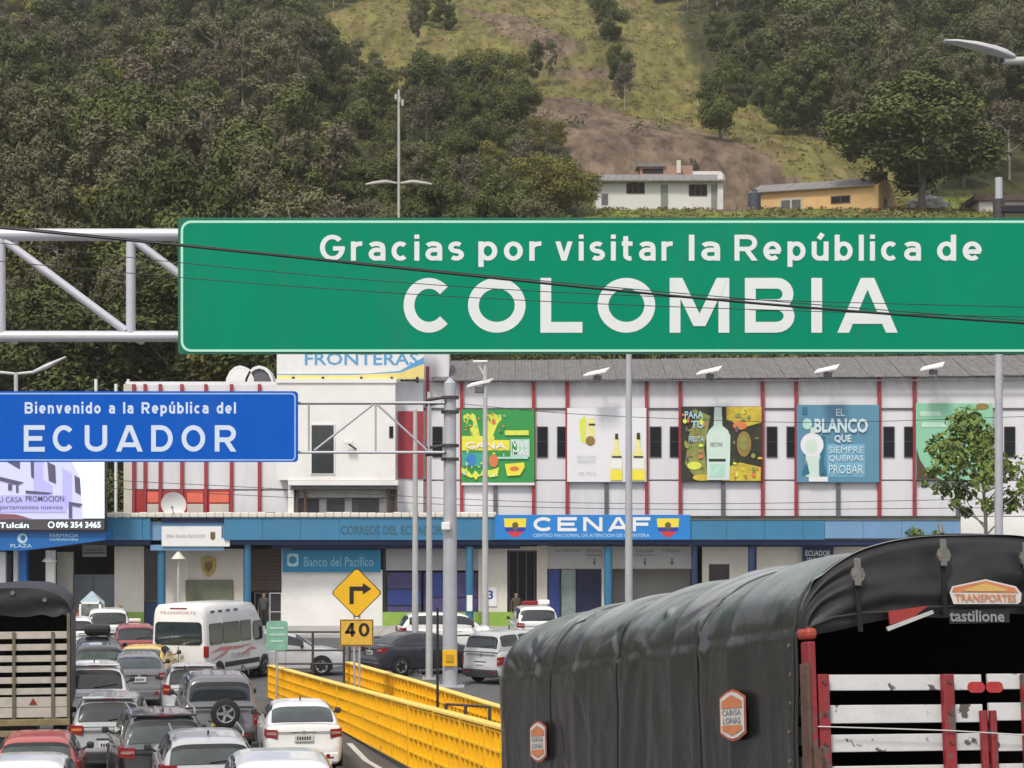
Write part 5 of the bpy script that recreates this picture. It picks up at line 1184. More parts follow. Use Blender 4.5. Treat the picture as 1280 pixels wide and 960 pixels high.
def vehicle(name, label, cat, pos, yaw, spec, col, light='std', glass=None, plate=None, extras=(), group=None, z=None):
    L, Wd, H = spec['L'], spec['W'], spec['H']; w = Wd / 2; belt = spec['belt']; hood = spec['hood']; g = glass or cglass
    t = thing(name, (pos[0], pos[1], gz(pos[1]) if z is None else z), label, cat, group, yaw)
    r = spec.get('wheel', .33); y_f, y_r = L - .85, .78
    # body shell
    def ring(y, hw, z0, z1):
        h = z1 - z0
        half = [(0, z0), (hw * .86, z0), (hw * .965, z0 + .07), (hw * .995, z0 + h * .3), (hw, z0 + h * .55), (hw * .985, z1 - h * .2), (hw * .955, z1 - h * .07), (hw * .88, z1 - .005), (hw * .5, z1 + .018), (0, z1 + .025)]
        return [(x, y, zz) for x, zz in half] + [(-x, y, zz) for x, zz in half[-2:0:-1]]
    st = [(-.035, w * .70, .34, belt * .50), (-.02, w * .80, .29, belt * .56), (.01, w * .875, .26, belt * .62), (.03, w * .905, .25, belt * .80), (.055, w * .93, .24, belt * .92), (.11, w * .955, .23, belt * .985), (.22, w * .98, .22, belt), (.6, w, .2, belt)]
    if spec['type'] == 'sedan': st[4:7] = [(.05, w * .925, .24, belt * .955), (.09, w * .95, .23, belt * 1.0), (.22, w * .975, .22, belt + .01)]
    fb = spec['fb']
    st += [(L * .45, w, .2, belt - .01), (fb - .1, w, .2, belt - .03), (fb + .25, w * .995, .2, hood + .02), (L - .55, w * .975, .2, hood - .04), (L - .2, w * .92, .24, hood - .14), (L - .06, w * .85, .3, hood - .24), (L, w * .74, .4, hood - .36)]
    mb = MB(); mb.loft([ring(*q) for q in st]); body = mb.build('body', col, t, sharp=38)
    # cabin: rounded shell lofted along a smooth roof profile
    rb, rt, ft = spec['rb'], spec['rt'], spec['ft']; wb = w * .935; tumb = 1 - spec.get('tum', .76) / .935 * 1.02; wtp = w * spec.get('tum', .76); Ex = spec.get('ex', .40)
    ctl = [(rb - .03, belt - .05), (rb, belt), (rb + (rt - rb) * .5, belt + (H - belt) * .56), (rt - (rt - rb) * .08, H - .075), (rt + .16, H - .022), ((rt + ft) / 2, H + .012), (ft - .18, H - .03), (ft + .06, H - .10), (ft + (fb - ft) * .5, belt + (H - belt) * .50), (fb, belt - .03), (fb + .05, belt - .07)]
    fine = []
    for (ya, za), (yb_, zb2) in zip(ctl[:-1], ctl[1:]):
        nseg = max(2, int(math.hypot(yb_ - ya, zb2 - za) / .045))
        fine += [(ya + (yb_ - ya) * k / nseg, za + (zb2 - za) * k / nseg) for k in range(nseg)]
    fine.append(ctl[-1])
    for _ in range(5): fine = [fine[0]] + [((fine[i - 1][0] + fine[i][0] * 2 + fine[i + 1][0]) / 4, (fine[i - 1][1] + fine[i][1] * 2 + fine[i + 1][1]) / 4) for i in range(1, len(fine) - 1)] + [fine[-1]]
    NF = len(fine) - 1
    def surf(sidx, q, off=0.0):
        """sidx: station (float) along the profile; q 0..1 from the left belt over the roof to the right belt"""
        def raw(si, qq):
            si = min(max(si, 0), NF - 1e-4); i = int(si); f = si - i; y = fine[i][0] * (1 - f) + fine[i + 1][0] * f; zr = fine[i][1] * (1 - f) + fine[i + 1][1] * f
            pl = 1 - .075 * max(0, 1 - (y - rb) / .7) ** 2 - .09 * max(0, (y - ft + .2) / (fb - ft + .2)) ** 2
            aa = PI * qq; c_, s2 = math.cos(aa), math.sin(aa); z = (belt - .07) + (zr - belt + .07) * abs(s2) ** Ex
            x = -wb * pl * math.copysign(abs(c_) ** Ex, c_) * (1 - tumb * max(0, (z - belt)) / (H - belt)); return Vector((x, y, z))
        p = raw(sidx, q)
        if off:
            d1 = raw(sidx + .4, q) - raw(sidx - .4, q); d2 = raw(sidx, min(1, q + .006)) - raw(sidx, max(0, q - .006)); nn = d2.cross(d1)
            if nn.length > 1e-9:
                nn.normalize()
                if nn.dot(p - Vector((0, L * .45, belt - .3))) < 0: nn = -nn
                p = p + nn * off
        return p
    QS = [0, .004, .012, .03, .06, .1, .15, .2, .26, .32, .38, .44]; QS = QS + [.5] + [1 - q for q in QS[::-1]]
    mb = MB(); mb.raw([surf(i, q) for i in range(NF + 1) for q in QS], [(i * 25 + k, i * 25 + k + 1, (i + 1) * 25 + k + 1, (i + 1) * 25 + k) for i in range(NF) for k in range(24)])
    cab = mb.build('cabin', spec.get('roofmat') or col, t, sharp=60)
    def s_at(y, start=0):
        for i in range(NF):
            if fine[i][0] <= y <= fine[i + 1][0]: return i + (y - fine[i][0]) / max(1e-6, fine[i + 1][0] - fine[i][0])
        return NF
    def q_of(f_, s_=None):
        return math.asin(min(1, max(0, f_)) ** (1 / Ex)) / PI
    def patch(name, s0, s1, q0, q1, mt, off, nu=10, nv=12, par=None, rnd=.12):
        """glass lying on the shell between stations s0..s1 and q0..q1, corners rounded"""
        P = []
        for i in range(nu + 1):
            v = i / nu
            e = min(v, 1 - v); ins = (rnd - math.sqrt(max(0, rnd * rnd - (rnd - min(e, rnd)) ** 2))) if rnd else 0
            for j in range(nv + 1):
                u = j / nv; uu = ins * .6 + u * (1 - 1.2 * ins); P.append(surf(s0 + (s1 - s0) * v, q0 + (q1 - q0) * uu, off))
        mb = MB(); mb.raw(P, [(i * (nv + 1) + j, i * (nv + 1) + j + 1, (i + 1) * (nv + 1) + j + 1, (i + 1) * (nv + 1) + j) for i in range(nu) for j in range(nv)]); return mb.build(name, mt, par or t, sharp=180)
    sr0, sr1 = s_at(rb) + (s_at(rt) - s_at(rb)) * spec.get('g0', .13), s_at(rb) + (s_at(rt) - s_at(rb)) * spec.get('g1', .84)
    qa = spec.get('gq', .225)
    rw = patch('rear_window', sr0, sr1, qa, 1 - qa, g, .007, 12, 16)
    patch('window_seal', sr0 - .35, sr1 + .35, qa - .012, 1 - qa + .012, plast, .0035, 12, 16, rw)
    if spec['type'] != 'sedan':
        patch('shade_band', sr1 - (sr1 - sr0) * .22, sr1 - .05, qa + .02, 1 - qa - .02, M['black'], .0095, 3, 14, rw, 0)  # black strip paints the shade along the top of the rear glass
        mb = MB(); a = surf(sr0 + .3, .5, .03); b_ = surf(sr0 + (sr1 - sr0) * .22, .66, .03); mb.cyl(a, b_, .010, None, 5); mb.build('wiper', M['black'], rw)
    sf0, sf1 = s_at(ft) + (s_at(fb) - s_at(ft)) * .12, s_at(ft) + (s_at(fb) - s_at(ft)) * .9
    patch('windscreen', sf0, sf1, .215, .785, cglass, .006, 10, 14)
    ys = [rt - (rt - rb) * .25, rt + (ft - rt) * .33, rt + (ft - rt) * .72, ft + (fb - ft) * .55] if spec['type'] != 'sedan' else [rt - .12, rt + (ft - rt) * .50, ft + (fb - ft) * .55]
    for sx in (-1, 1):
        for ya, yb_ in zip(ys[:-1], ys[1:]):
            q0, q1 = q_of(.30), q_of(.845)
            if sx > 0: q0, q1 = 1 - q0, 1 - q1
            patch('side_window', s_at(ya + .04), s_at(yb_ - .04), q0, q1, cglass, .006, 8, 6)
        mb = MB()
        for uu in ((L * .36), (L * .57)): mb.box(sx * (w * .995) - .012, sx * (w * .995) + .012, uu, uu + .18, belt - .17, belt - .14, .005)
        mb.build('door_handle', col if 'white' in col.name else plast, t)
        mb = MB()
        for uu in (L * .29, L * .5, fb - .05): mb.box(sx * (w * 1.0) - .004, sx * (w * 1.0) + .002, uu, uu + .012, .3, belt - .1)
        mb.build('door_gap', M['black'], t)
    # lamps at the rear corners
    tl = spec.get('tail', (.62, .97, belt - .34, belt - .10)); 
    for sx in (-1, 1):
        mb = MB(); mb.m(lampred)
        x0, x1 = sx * w * tl[0], sx * w * tl[1]; zz0, zz1 = tl[2], tl[3]
        bm = bmesh.new(); P = [(x0, -.012, zz0), (x1 * .985, .045, zz0 + .02), (x1 * 1.012, .26, zz0 + .06), (x1 * .9, .27, zz0 + .06), (x0, .12, zz0)]
        Q = [(x0, .0, zz1 - .02), (x1 * .975, .055, zz1 - .01), (x1 * 1.0, .24, zz1), (x1 * .9, .25, zz1), (x0, .12, zz1 - .02)]
        mb.loft([P, Q]); lp = mb.build('tail_lamp', None, t, fix=True)
        mb = MB(); zm = (zz0 + zz1) / 2; mb.loft([[(x0 + sx * .02, -.016, zm - .03), (x1 * .95, .03, zm - .02), (x1 * .95, .06, zm - .02), (x0 + sx * .02, .02, zm - .03)], [(x0 + sx * .02, -.014, zm + .035), (x1 * .95, .034, zm + .03), (x1 * .95, .06, zm + .03), (x0 + sx * .02, .02, zm + .035)]]); mb.build('lamp_lens', lampor if light == 'on' else lamprc, lp)
        mb = MB(); mb.loft([[(sx * w * .5, L - .06, hood - .34), (sx * w * .86, L - .14, hood - .32), (sx * w * .86, L - .3, hood - .32), (sx * w * .5, L - .2, hood - .34)], [(sx * w * .52, L - .1, hood - .19), (sx * w * .88, L - .2, hood - .16), (sx * w * .88, L - .34, hood - .16), (sx * w * .52, L - .26, hood - .19)]]); mb.build('headlight', lampcl, t, fix=True)
        mb = MB(); mb.cyl((sx * w * .93, fb - .42, belt - .02), (sx * w * 1.06, fb - .42, belt + .05), .025, None, 6); mb.box(sx * w * 1.03, sx * (w * 1.03 + .14), fb - .46, fb - .36, belt + .0, belt + .13, .035); mb.build('wing_mirror', plast, t)
    # bumper, plate, badge, boot line
    mb = MB(); mb.box(-w * .88, w * .88, -.055, .12, .26, .50, .05); mb.box(-w * .7, w * .7, -.058, .0, .22, .30, .02); mb.build('rear_bumper', plast if spec.get('darkbumper') else col, t)
    mb = MB(); pz = spec.get('platez', .62); mb.box(-.2, .2, -.075 if pz < .5 else -.03, .06, pz - .075, pz + .075, .008); pl_ = mb.build('number_plate', plate or platew, t)
    mb = MB(); yq = -.077 if pz < .5 else -.0325
    for k in range(6): mb.box(-.15 + k * .052, -.118 + k * .052, yq, yq + .002, pz - .035, pz + .035)
    mb.build('plate_marks', M['black'], pl_)
    mb = MB(); mb.box(-w * .74, w * .74, -.012 if spec['type'] != 'sedan' else .0, .02, belt * .87, belt * .87 + .012); mb.build('tailgate_gap', M['black'], t)
    mb = MB(); mb.cyl((0, -.01, belt - .15), (0, .05, belt - .15), .05, None, 14); mb.build('badge', rimm, t)
    mb = MB(); mb.box(-w * .3, w * .3, .0, .05, pz + .11, pz + .145, .01); mb.build('plate_garnish', rimm if 'silver' in spec.get('trim', '') else plast, t)
    for sx in (-1, 1):
        mb = MB(); mb.cyl((sx * w * .6, -.06, .42), (sx * w * .6, -.0, .42), .045, None, 10) ; mb.box(sx * w * .5, sx * w * .75, -.062, -.03, .36, .40, .01); mb.build('reflector', lampred, t)
    # wheels with dark arches
    for y in (y_r, y_f):
        for sx in (-1, 1):
            mb = MB(); mb.prism([(y + a, b2) for a, b2 in arc(0, r, r * 1.16, r * 1.16, -20, 200, 16)], 0, 1)
            mb.v = [(sx * (w * .80 + .205 * w * q[1]), q[0], q[2]) for q in mb.v]; mb.build('wheel_arch', M['black'], t)
            wheel(t, sx * (w - .085), y, r, .2)
    if 'rails' in extras:
        for sx in (-1, 1):
            mb = MB(); mb.tube([Vector((sx * wtp * .9, rt + .15, H - .02)), Vector((sx * wtp * .92, rt + .3, H + .06)), Vector((sx * wtp * .92, ft - .3, H + .06)), Vector((sx * wtp * .9, ft - .1, H - .03))], .018, 6); mb.build('roof_rail', rimm if 'silver' in col.name or 'dark' in col.name else plast, t)
    if 'spoiler' in extras:
        mb = MB(); mb.box(-wtp * .93, wtp * .93, rt - .10, rt + .16, H - .05, H - .005, .02); sp_ = mb.build('roof_spoiler', col, t)
        mb = MB(); mb.box(-.14, .14, rt - .106, rt - .09, H - .045, H - .025); mb.build('brake_lamp', lampred, sp_)
    if 'fin' in extras:
        mb = MB(); mb.prism([(0, 0), (.14, 0), (.03, .09), (0, .09)], -.015, .015); mb.v = [(y_, rt + .22 + x, H + z_ + .01) for x, y_, z_ in mb.v]; mb.build('aerial', plast, t)
    if 'spare' in extras:
        so_ = thing('spare_wheel', (.12, -.12, .92)); so_.parent = t
        k_ = wheel(so_, 0, 0, .34, .2); k_.location = (0, 0, 0); k_.rotation_euler = (0, 0, PI / 2); 
        mb = MB(); mb.box(-.08, .08, -.02, .14, -.2, .2); mb.build('carrier', M['black'], so_)
    if 'rack' in extras:
        mb = MB(); 
        for y in (rt + .4, ft - .3): mb.cyl((-wtp, y, H + .07), (wtp, y, H + .07), .02, None, 6)
        mb.box(-wtp * .7, wtp * .7, rt + .3, ft - .3, H + .08, H + .42, .12); mb.build('roof_box', M['black'], t)
    if 'taxi' in extras:
        mb = MB(); mb.box(-.22, .22, 1.9, 2.05, H + .02, H + .14, .03); mb.build('roof_sign', M['white'], t)
    if 'cargo' in extras: pass
    return t
SED = dict(type='sedan', L=4.4, W=1.70, H=1.49, belt=1.06, hood=.95, rb=.42, rt=1.05, ft=2.45, fb=3.2, tum=.74, tail=(.66, .97, .80, 1.0), side=((.12, .42), (.46, .88)), rearglass=(.06, .94, .12, .86), platez=.80)
HAT = dict(type='hatch', L=3.95, W=1.70, H=1.50, belt=.96, hood=.92, rb=.07, rt=.52, ft=2.3, fb=3.05, tum=.74, tail=(.74, .98, .74, 1.02), g1=.86)
SUV = dict(type='suv', L=4.4, W=1.82, H=1.66, belt=1.06, hood=1.04, rb=.07, rt=.42, ft=2.65, fb=3.3, tum=.75, tail=(.64, .98, .84, 1.06), darkbumper=True, wheel=.36, rearglass=(.08, .92, .12, .84))
OFF = dict(SUV, H=1.80, belt=1.12, rb=.04, rt=.2, tum=.84, tail=(.86, .99, .62, .92), rearglass=(.08, .92, .10, .84), platez=.6)
silver = paint('silver', (.33, .34, .36, 1)); whitep = paint('white', (.76, .76, .75, 1)); dgrey = paint('dark_grey', (.06, .062, .07, 1)); greyp = paint('grey', (.15, .15, .165, 1)); blackp = paint('dark_black', (.016, .017, .02, 1)); redp = paint('faded_red', (.42, .06, .055, 1), .35, .2); yelp = paint('yellow', (.72, .46, .09, 1)); lgrey = paint('light_silver', (.45, .46, .48, 1))
TR = math.radians
def vp(px, Y, dx=0): return ((px - HX) * Y / F, Y)
HD = TR(11.6)
vehicle('car', 'white three-box sedan beside the front yellow barrier', 'car', vp(380, 44.3), TR(9.5), dict(SED, trim='silver'), whitep, glass=cglass2, extras=('fin',), plate=platew)
vehicle('suv', 'grey off-roader with a spare wheel on its tailgate', 'off-road car', vp(275, 48.6), HD, OFF, greyp, extras=('spare', 'rails'), plate=platey)
vehicle('suv', 'black SUV in the queue, ahead of the silver car cut by the lower edge', 'suv', vp(207, 40.4), TR(14), dict(SUV, roofmat=paint('dark_shiny', (.11, .115, .13, 1), .15)), blackp, glass=cglass2, extras=('rails', 'spoiler', 'fin'))
vehicle('suv', 'silver SUV with lit orange-red tail lamps to the right of the left-hand truck', 'suv', vp(135, 44.6), TR(8), dict(SUV, W=1.66, H=1.62), silver, light='on', extras=('spoiler',))
vehicle('suv', 'white tall car with a wide rear window directly right of the slatted truck', 'suv', vp(118, 52.6), HD, dict(SUV, H=1.75, belt=1.08, darkbumper=False), whitep, extras=('spoiler', 'fin'))
vehicle('car', 'silver hatchback with a lit orange tail lamp behind the grey off-roader', 'car', vp(243, 55.6), TR(10), dict(HAT, W=1.72), lgrey, light='on', extras=('spoiler',))
vehicle('car', 'grey sedan with pinkish tail lamps between the white tall car and the silver hatchback', 'car', vp(174, 59.8), HD, dict(SED, W=1.64), greyp, glass=cglass2)
vehicle('suv', 'silver car with a red mark in its rear window, in front of the white sedan', 'suv', vp(263, 37.0), HD, dict(SUV, H=1.50, belt=1.0, W=1.84), lgrey, glass=cglass2, extras=('rails', 'fin'))
vehicle('van', 'white van roof cut off by the lower edge beside the barrier', 'van', vp(356, 30.8), TR(9), dict(SUV, H=1.60, W=1.86, L=4.6, ft=2.7, fb=3.3, tum=.80), whitep, extras=())
vehicle('car', 'faded red hatchback behind the slatted truck at the lower left', 'car', vp(44, 37.8), TR(10), dict(HAT, H=1.43, W=1.64), redp, glass=cglass2)
vehicle('car', 'white car roof cut off by the lower left corner', 'car', vp(26, 32.4), TR(9), dict(HAT, H=1.48, W=1.74), whitep)
vehicle('taxi', 'pale yellow taxi beside the rear of the white minibus', 'taxi', vp(170, 64), TR(1), dict(SED, W=1.66, H=1.45), yelp, glass=cglass2, plate=platew)
vehicle('car', 'white-framed dark car behind the slatted truck with greenish windows', 'car', vp(124, 63.5), HD, dict(SUV, H=1.55, belt=1.0), dgrey, glass=mat('greenish_glass', (.05, .08, .065, 1), .1, var=.5, scale=2))
vehicle('car', 'black car with a dark load on its roof left of the red car', 'car', vp(122, 69.5), HD, dict(HAT, H=1.38), blackp, extras=('rack',))
vehicle('car', 'dull red car with a white roof sign left of the white minibus', 'car', vp(170, 75), HD, dict(HAT, H=1.55), paint('dull_red', (.30, .045, .045, 1), .4, .2), extras=('taxi',))
vehicle('van', 'white van far back at the foot of the green dado left of the minibus', 'van', vp(135, 83), HD, dict(SUV, H=1.75, tum=.85), whitep)
vehicle('car', 'white car far left partly hidden behind the slatted truck cover', 'car', vp(92, 79), HD, dict(SUV, H=1.6), whitep)
vehicle('car', 'white hatchback pointing right beyond the pipe railing', 'car', vp(283, 72), TR(-86), dict(HAT, L=4.15), whitep)
vehicle('car', 'dark blue-black sedan with a red tail lamp right of the 40 plate', 'car', vp(462, 71.5), TR(-58), dict(SED, H=1.48), paint('dark_blue', (.028, .03, .045, 1)), light='std')
vehicle('car', 'white car half hidden behind the dark sedan', 'car', vp(497, 83), TR(-80), dict(SUV, L=4.0, H=1.62, tum=.82), whitep)
vehicle('suv', 'light silver off-roader behind the grey gantry post', 'off-road car', vp(600, 68), TR(-42), dict(OFF, H=1.72, W=1.75), lgrey)
t = vehicle('pickup', 'white pickup with red and white light bar behind the black truck cover', 'pickup', vp(673, 86), TR(5), dict(SUV, H=1.72, tum=.84), whitep)
mb = MB(); mb.m(lampred); mb.box(-.55, .1, 1.2, 1.45, 1.74, 1.9, .04); mb.m(M['white']); mb.box(.12, .6, 1.2, 1.45, 1.75, 1.95, .05); mb.build('light_bar', None, t)

# ---- white minibus ----
def minibus():
    p = vp(223, 67.0); t = thing('minibus', (p[0], p[1], 0), 'white high-roofed minibus with dark windows and red lettering at the head of the queue', 'minibus', None, TR(-17.5))
    w = .99; L = 5.6; H = 2.66
    def ring(y, hw, z0, z1, sh=1.0):
        half = [(0, z0), (hw * .9, z0), (hw * .985, z0 + .1), (hw, z0 + .45), (hw, 1.15), (hw * .97, 1.55 * sh), (hw * .93, z1 - .33), (hw * .885, z1 - .13), (hw * .78, z1 - .03), (hw * .4, z1), (0, z1 + .01)]
        return [(x, y, z) for x, z in half] + [(-x, y, z) for x, z in half[-2:0:-1]]
    mb = MB(); st = [(0, w * .93, .45, H - .14), (.05, w * .97, .38, H - .06), (.16, w, .34, H)]
    st += [(1.5, w, .32, H + .02), (3.2, w, .32, H), (3.9, w, .32, H - .08), (4.3, w * .99, .32, H - .42)]
    mb.loft([ring(*q) for q in st]); mb.build('body', whitep, t, sharp=35)
    def r2(y, hw, z0, z1):
        half = [(0, z0), (hw * .9, z0), (hw * .985, z0 + .1), (hw, z0 + .4), (hw * .98, z1 - .2), (hw * .86, z1 - .02), (hw * .4, z1), (0, z1 + .01)]
        return [(x, y, z) for x, z in half] + [(-x, y, z) for x, z in half[-2:0:-1]]
    mb = MB(); mb.loft([r2(4.2, w * .985, .32, 2.22), (r2(4.7, w * .97, .32, 1.62)), r2(5.0, w * .95, .32, 1.28), r2(5.4, w * .88, .35, 1.1), r2(5.58, w * .75, .42, .85)]); mb.build('bonnet', whitep, t, sharp=35)
    bus = mat('bus_glass', (.018, .030, .034, 1), .07, var=.6, scale=1.1, spec=.7)
    V = Vector
    yb = -.012
    P = [V((-w * .9, yb, 1.22)), V((w * .9, yb, 1.22)), V((w * .86, yb, 2.28)), V((-w * .86, yb, 2.28))]
    for a, b in ((.05, .985),): 
        o = pane(t, 'rear_window', P, .035, .97, .13, .80, bus, .01, .13); pane(o, 'window_seal', P, .025, .98, .115, .815, plast, .006, .14)
    mb = MB(); mb.box(-.006, .006, -.03, .02, .55, 1.30); mb.build('door_split', M['black'], t)
    sx = 1
    for sx in (1, -1):
        S = [V((sx * w * 1.0, 0, 1.22)), V((sx * w * 1.0, 5, 1.22)), V((sx * w * .945, 5, 2.15)), V((sx * w * .945, 0, 2.15))]
        if sx < 0: S = [S[1], S[0], S[3], S[2]]
        f = (lambda a, b: (a / 5, b / 5)) if sx > 0 else (lambda a, b: (1 - b / 5, 1 - a / 5))
        for a, b in ((.28, 1.25), (1.30, 2.55), (2.62, 3.45)): pane(t, 'side_window', S, *f(a, b), .12, .86, bus, .012, .08)
        pane(t, 'door_window', S, *f(3.62, 4.35), .10, .80, bus, .014, .15)
        for y in (.95, 4.55): 
            mb = MB(); mb.prism([(y + a, b2) for a, b2 in arc(0, .36, .43, .43, -15, 195, 16)], 0, 1); mb.v = [(sx * (w * .84 + .17 * w * q[1]), q[0], q[2]) for q in mb.v]; mb.build('wheel_arch', M['black'], t)
            wheel(t, sx * (w - .09), y, .36, .22)
        mb = MB(); mb.box(sx * w * .995 - .02, sx * w * .995 + .025, 1.4, 4.1, .55, .72, .02); mb.build('rub_strip', plast, t)
        mb = MB(); mb.box(sx * w * .9, sx * (w * .9 + .17), -.03, .07, .95, 1.32, .03); lp = mb.build('tail_lamp', lampred, t)
        mb = MB(); mb.box(sx * w * 1.02, sx * (w * 1.02 + .24), 4.6, 4.72, 1.35, 1.75, .05); mb.build('wing_mirror', plast, t)
        mb = MB()
        for a in (.45, 1.0, 1.6, 2.2): mb.box(sx * w * .925 - .01, sx * w * .925 + .02, a, a + .28, 2.36, 2.44, .01)
        mb.build('roof_vent', M['darktrim'], t)
    # flowing red stripes and lettering on the right-hand side
    mb = MB().m(mat('faded_red_stripe', (.62, .26, .24, 1), .5, var=.3, scale=6)); X = w * 1.004
    def sidepoly(P, X_): mb.poly([(X_, y, z) for y, z in P])
    sidepoly([(.2, 1.08), (1.1, 1.24), (2.4, 1.20), (3.6, 1.22), (2.4, 1.10), (1.1, 1.12)], X + .014); sidepoly([(.25, .82), (.9, .95), (1.7, 1.16), (1.5, 1.0), (.8, .86)], X + .016); sidepoly([(2.6, .9), (3.4, 1.12), (3.9, 1.02), (3.2, .98)], X + .014)
    mb.build('side_stripe', None, t)
    mb = MB(); font_text(mb, 'TURISMO', .0, 1.4, .80, .98, 0); mb.v = [(X + .018, 1.9 + x, z) for x, y, z in mb.v]; mb.build('side_lettering', mat('faded_grey_mark', (.40, .34, .34, 1), .6), t)
    mb = MB(); font_text(mb, 'TRANSPORTE', -.66, .62, 2.34, 2.43, yb - .02, .0); mb.v = [(x, -.022, z) for x, y, z in mb.v]; mb.build('rear_lettering', mat('faded_red_mark', (.56, .34, .35, 1), .5), t)
    mb = MB(); mb.box(-w * .93, w * .93, -.1, .1, .36, .58, .05); mb.build('rear_bumper', plast, t)
    mb = MB(); mb.box(-.2, .2, -.03, .02, .72, .86); mb.build('number_plate', platew, t)
    mb = MB(); mb.box(-.3, .3, -.02, .03, 2.5, 2.54, .01); mb.build('brake_lamp', lampred, t)
minibus()

# ------------------------------------------------------------------ the black-covered truck, near right
tarp = bpy.data.materials.new('black_tarpaulin'); tarp.use_nodes = True; n = tarp.node_tree.nodes; L = tarp.node_tree.links; b = n['Principled BSDF']
b.inputs['Base Color'].default_value = (.022, .022, .024, 1); b.inputs['Roughness'].default_value = .42; b.inputs['Specular IOR Level'].default_value = .5; b.inputs['Coat Weight'].default_value = .4; b.inputs['Coat Roughness'].default_value = .2; b.inputs['Coat IOR'].default_value = 1.6
tc = n.new('ShaderNodeTexCoord'); z1 = n.new('ShaderNodeTexNoise'); z1.inputs['Scale'].default_value = 1.6; z1.inputs['Detail'].default_value = 8; L.new(tc.outputs['Object'], z1.inputs[0])
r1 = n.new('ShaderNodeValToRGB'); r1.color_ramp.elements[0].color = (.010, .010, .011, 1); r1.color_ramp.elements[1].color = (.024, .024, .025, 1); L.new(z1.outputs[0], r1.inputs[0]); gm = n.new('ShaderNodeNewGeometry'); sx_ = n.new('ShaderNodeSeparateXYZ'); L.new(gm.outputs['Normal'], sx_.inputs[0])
top_sheen = n.new('ShaderNodeMapRange'); top_sheen.inputs[1].default_value = .5; top_sheen.inputs[2].default_value = .95; top_sheen.inputs[4].default_value = 1.35; L.new(sx_.outputs['Z'], top_sheen.inputs[0])  # up-facing cloth gets a lighter base colour, painting in the sky sheen
dn = n.new('ShaderNodeMath'); dn.operation = 'MULTIPLY'; L.new(top_sheen.outputs[0], dn.inputs[0]); L.new(z1.outputs[0], dn.inputs[1])
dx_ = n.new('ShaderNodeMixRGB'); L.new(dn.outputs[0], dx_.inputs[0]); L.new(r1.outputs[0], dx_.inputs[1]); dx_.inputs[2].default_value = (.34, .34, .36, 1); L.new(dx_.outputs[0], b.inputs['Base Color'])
r2_ = n.new('ShaderNodeMapRange'); r2_.inputs[3].default_value = .22; r2_.inputs[4].default_value = .44; L.new(z1.outputs[0], r2_.inputs[0]); L.new(r2_.outputs[0], b.inputs['Roughness'])
z2 = n.new('ShaderNodeTexNoise'); z2.inputs['Scale'].default_value = 9; z2.inputs['Detail'].default_value = 6; L.new(tc.outputs['Object'], z2.inputs[0]); bpn = n.new('ShaderNodeBump'); bpn.inputs['Strength'].default_value = .35; bpn.inputs['Distance'].default_value = .03; L.new(z2.outputs[0], bpn.inputs['Height']); L.new(bpn.outputs[0], b.inputs['Normal'])
tarp2 = mat('valance_tarpaulin', (.022, .022, .023, 1), .5, var=.25, scale=3, bump=.3, bscale=14, spec=.35)
tarpin = mat('tarpaulin_inside', (.010, .010, .011, 1), .9, var=.2)
redst = mat('chipped_red_paint', (.25, .022, .028, 1), .5, var=.2, scale=5, bump=.2, wear=((.12, .08, .07, 1), 7, .53))
whst = mat('chipped_white_boards', (.62, .62, .62, 1), .6, var=.08, scale=3, bump=.15, wear=((.10, .085, .075, 1), 8, .60), dirt=.25)
RT = thing('cargo_truck', (2.8628, 12.6284, 4.8795), 'large cargo truck under a black tarpaulin, red and white slatted tailgate, filling the lower right', 'truck')
RT.rotation_euler = (Matrix.Rotation(.3058, 4, 'Z') @ Matrix.Rotation(-.1207, 4, 'X') @ Matrix.Rotation(.0218, 4, 'Y')).to_euler()
TW, TRISE, TL = 1.2164, .5956, 6.18
def prof(t):
    """tarpaulin cross-section, t 0..1 from the left hem over the crown to the right hem: (x, z, outward x, outward z)"""
    S = 2.0; A = 1.55                     # side length and half-arch length
    tot = 2 * (S + A); d = t * tot
    def arch(q):  # q 0..1 left eave to crown
        a = q * PI / 2; return (-TW * math.cos(a) ** .86, TRISE * math.sin(a) ** .92)
    if d < S: return (-TW - .02, -S + d, -1, 0)
    if d > tot - S: return (TW + .02, -(d - (tot - S)), 1, 0)
    q = (d - S) / A
    if q <= 1: x, z = arch(q)
    else: x, z = arch(2 - q); x = -x
    a = (q if q <= 1 else 2 - q) * PI / 2; nx = -math.cos(a) if q <= 1 else math.cos(a); return (x, z, nx * .8, math.sin(a))
HOOPS = [0.02, 1.02, 2.02, 3.02, 4.02, 5.02, 5.85]
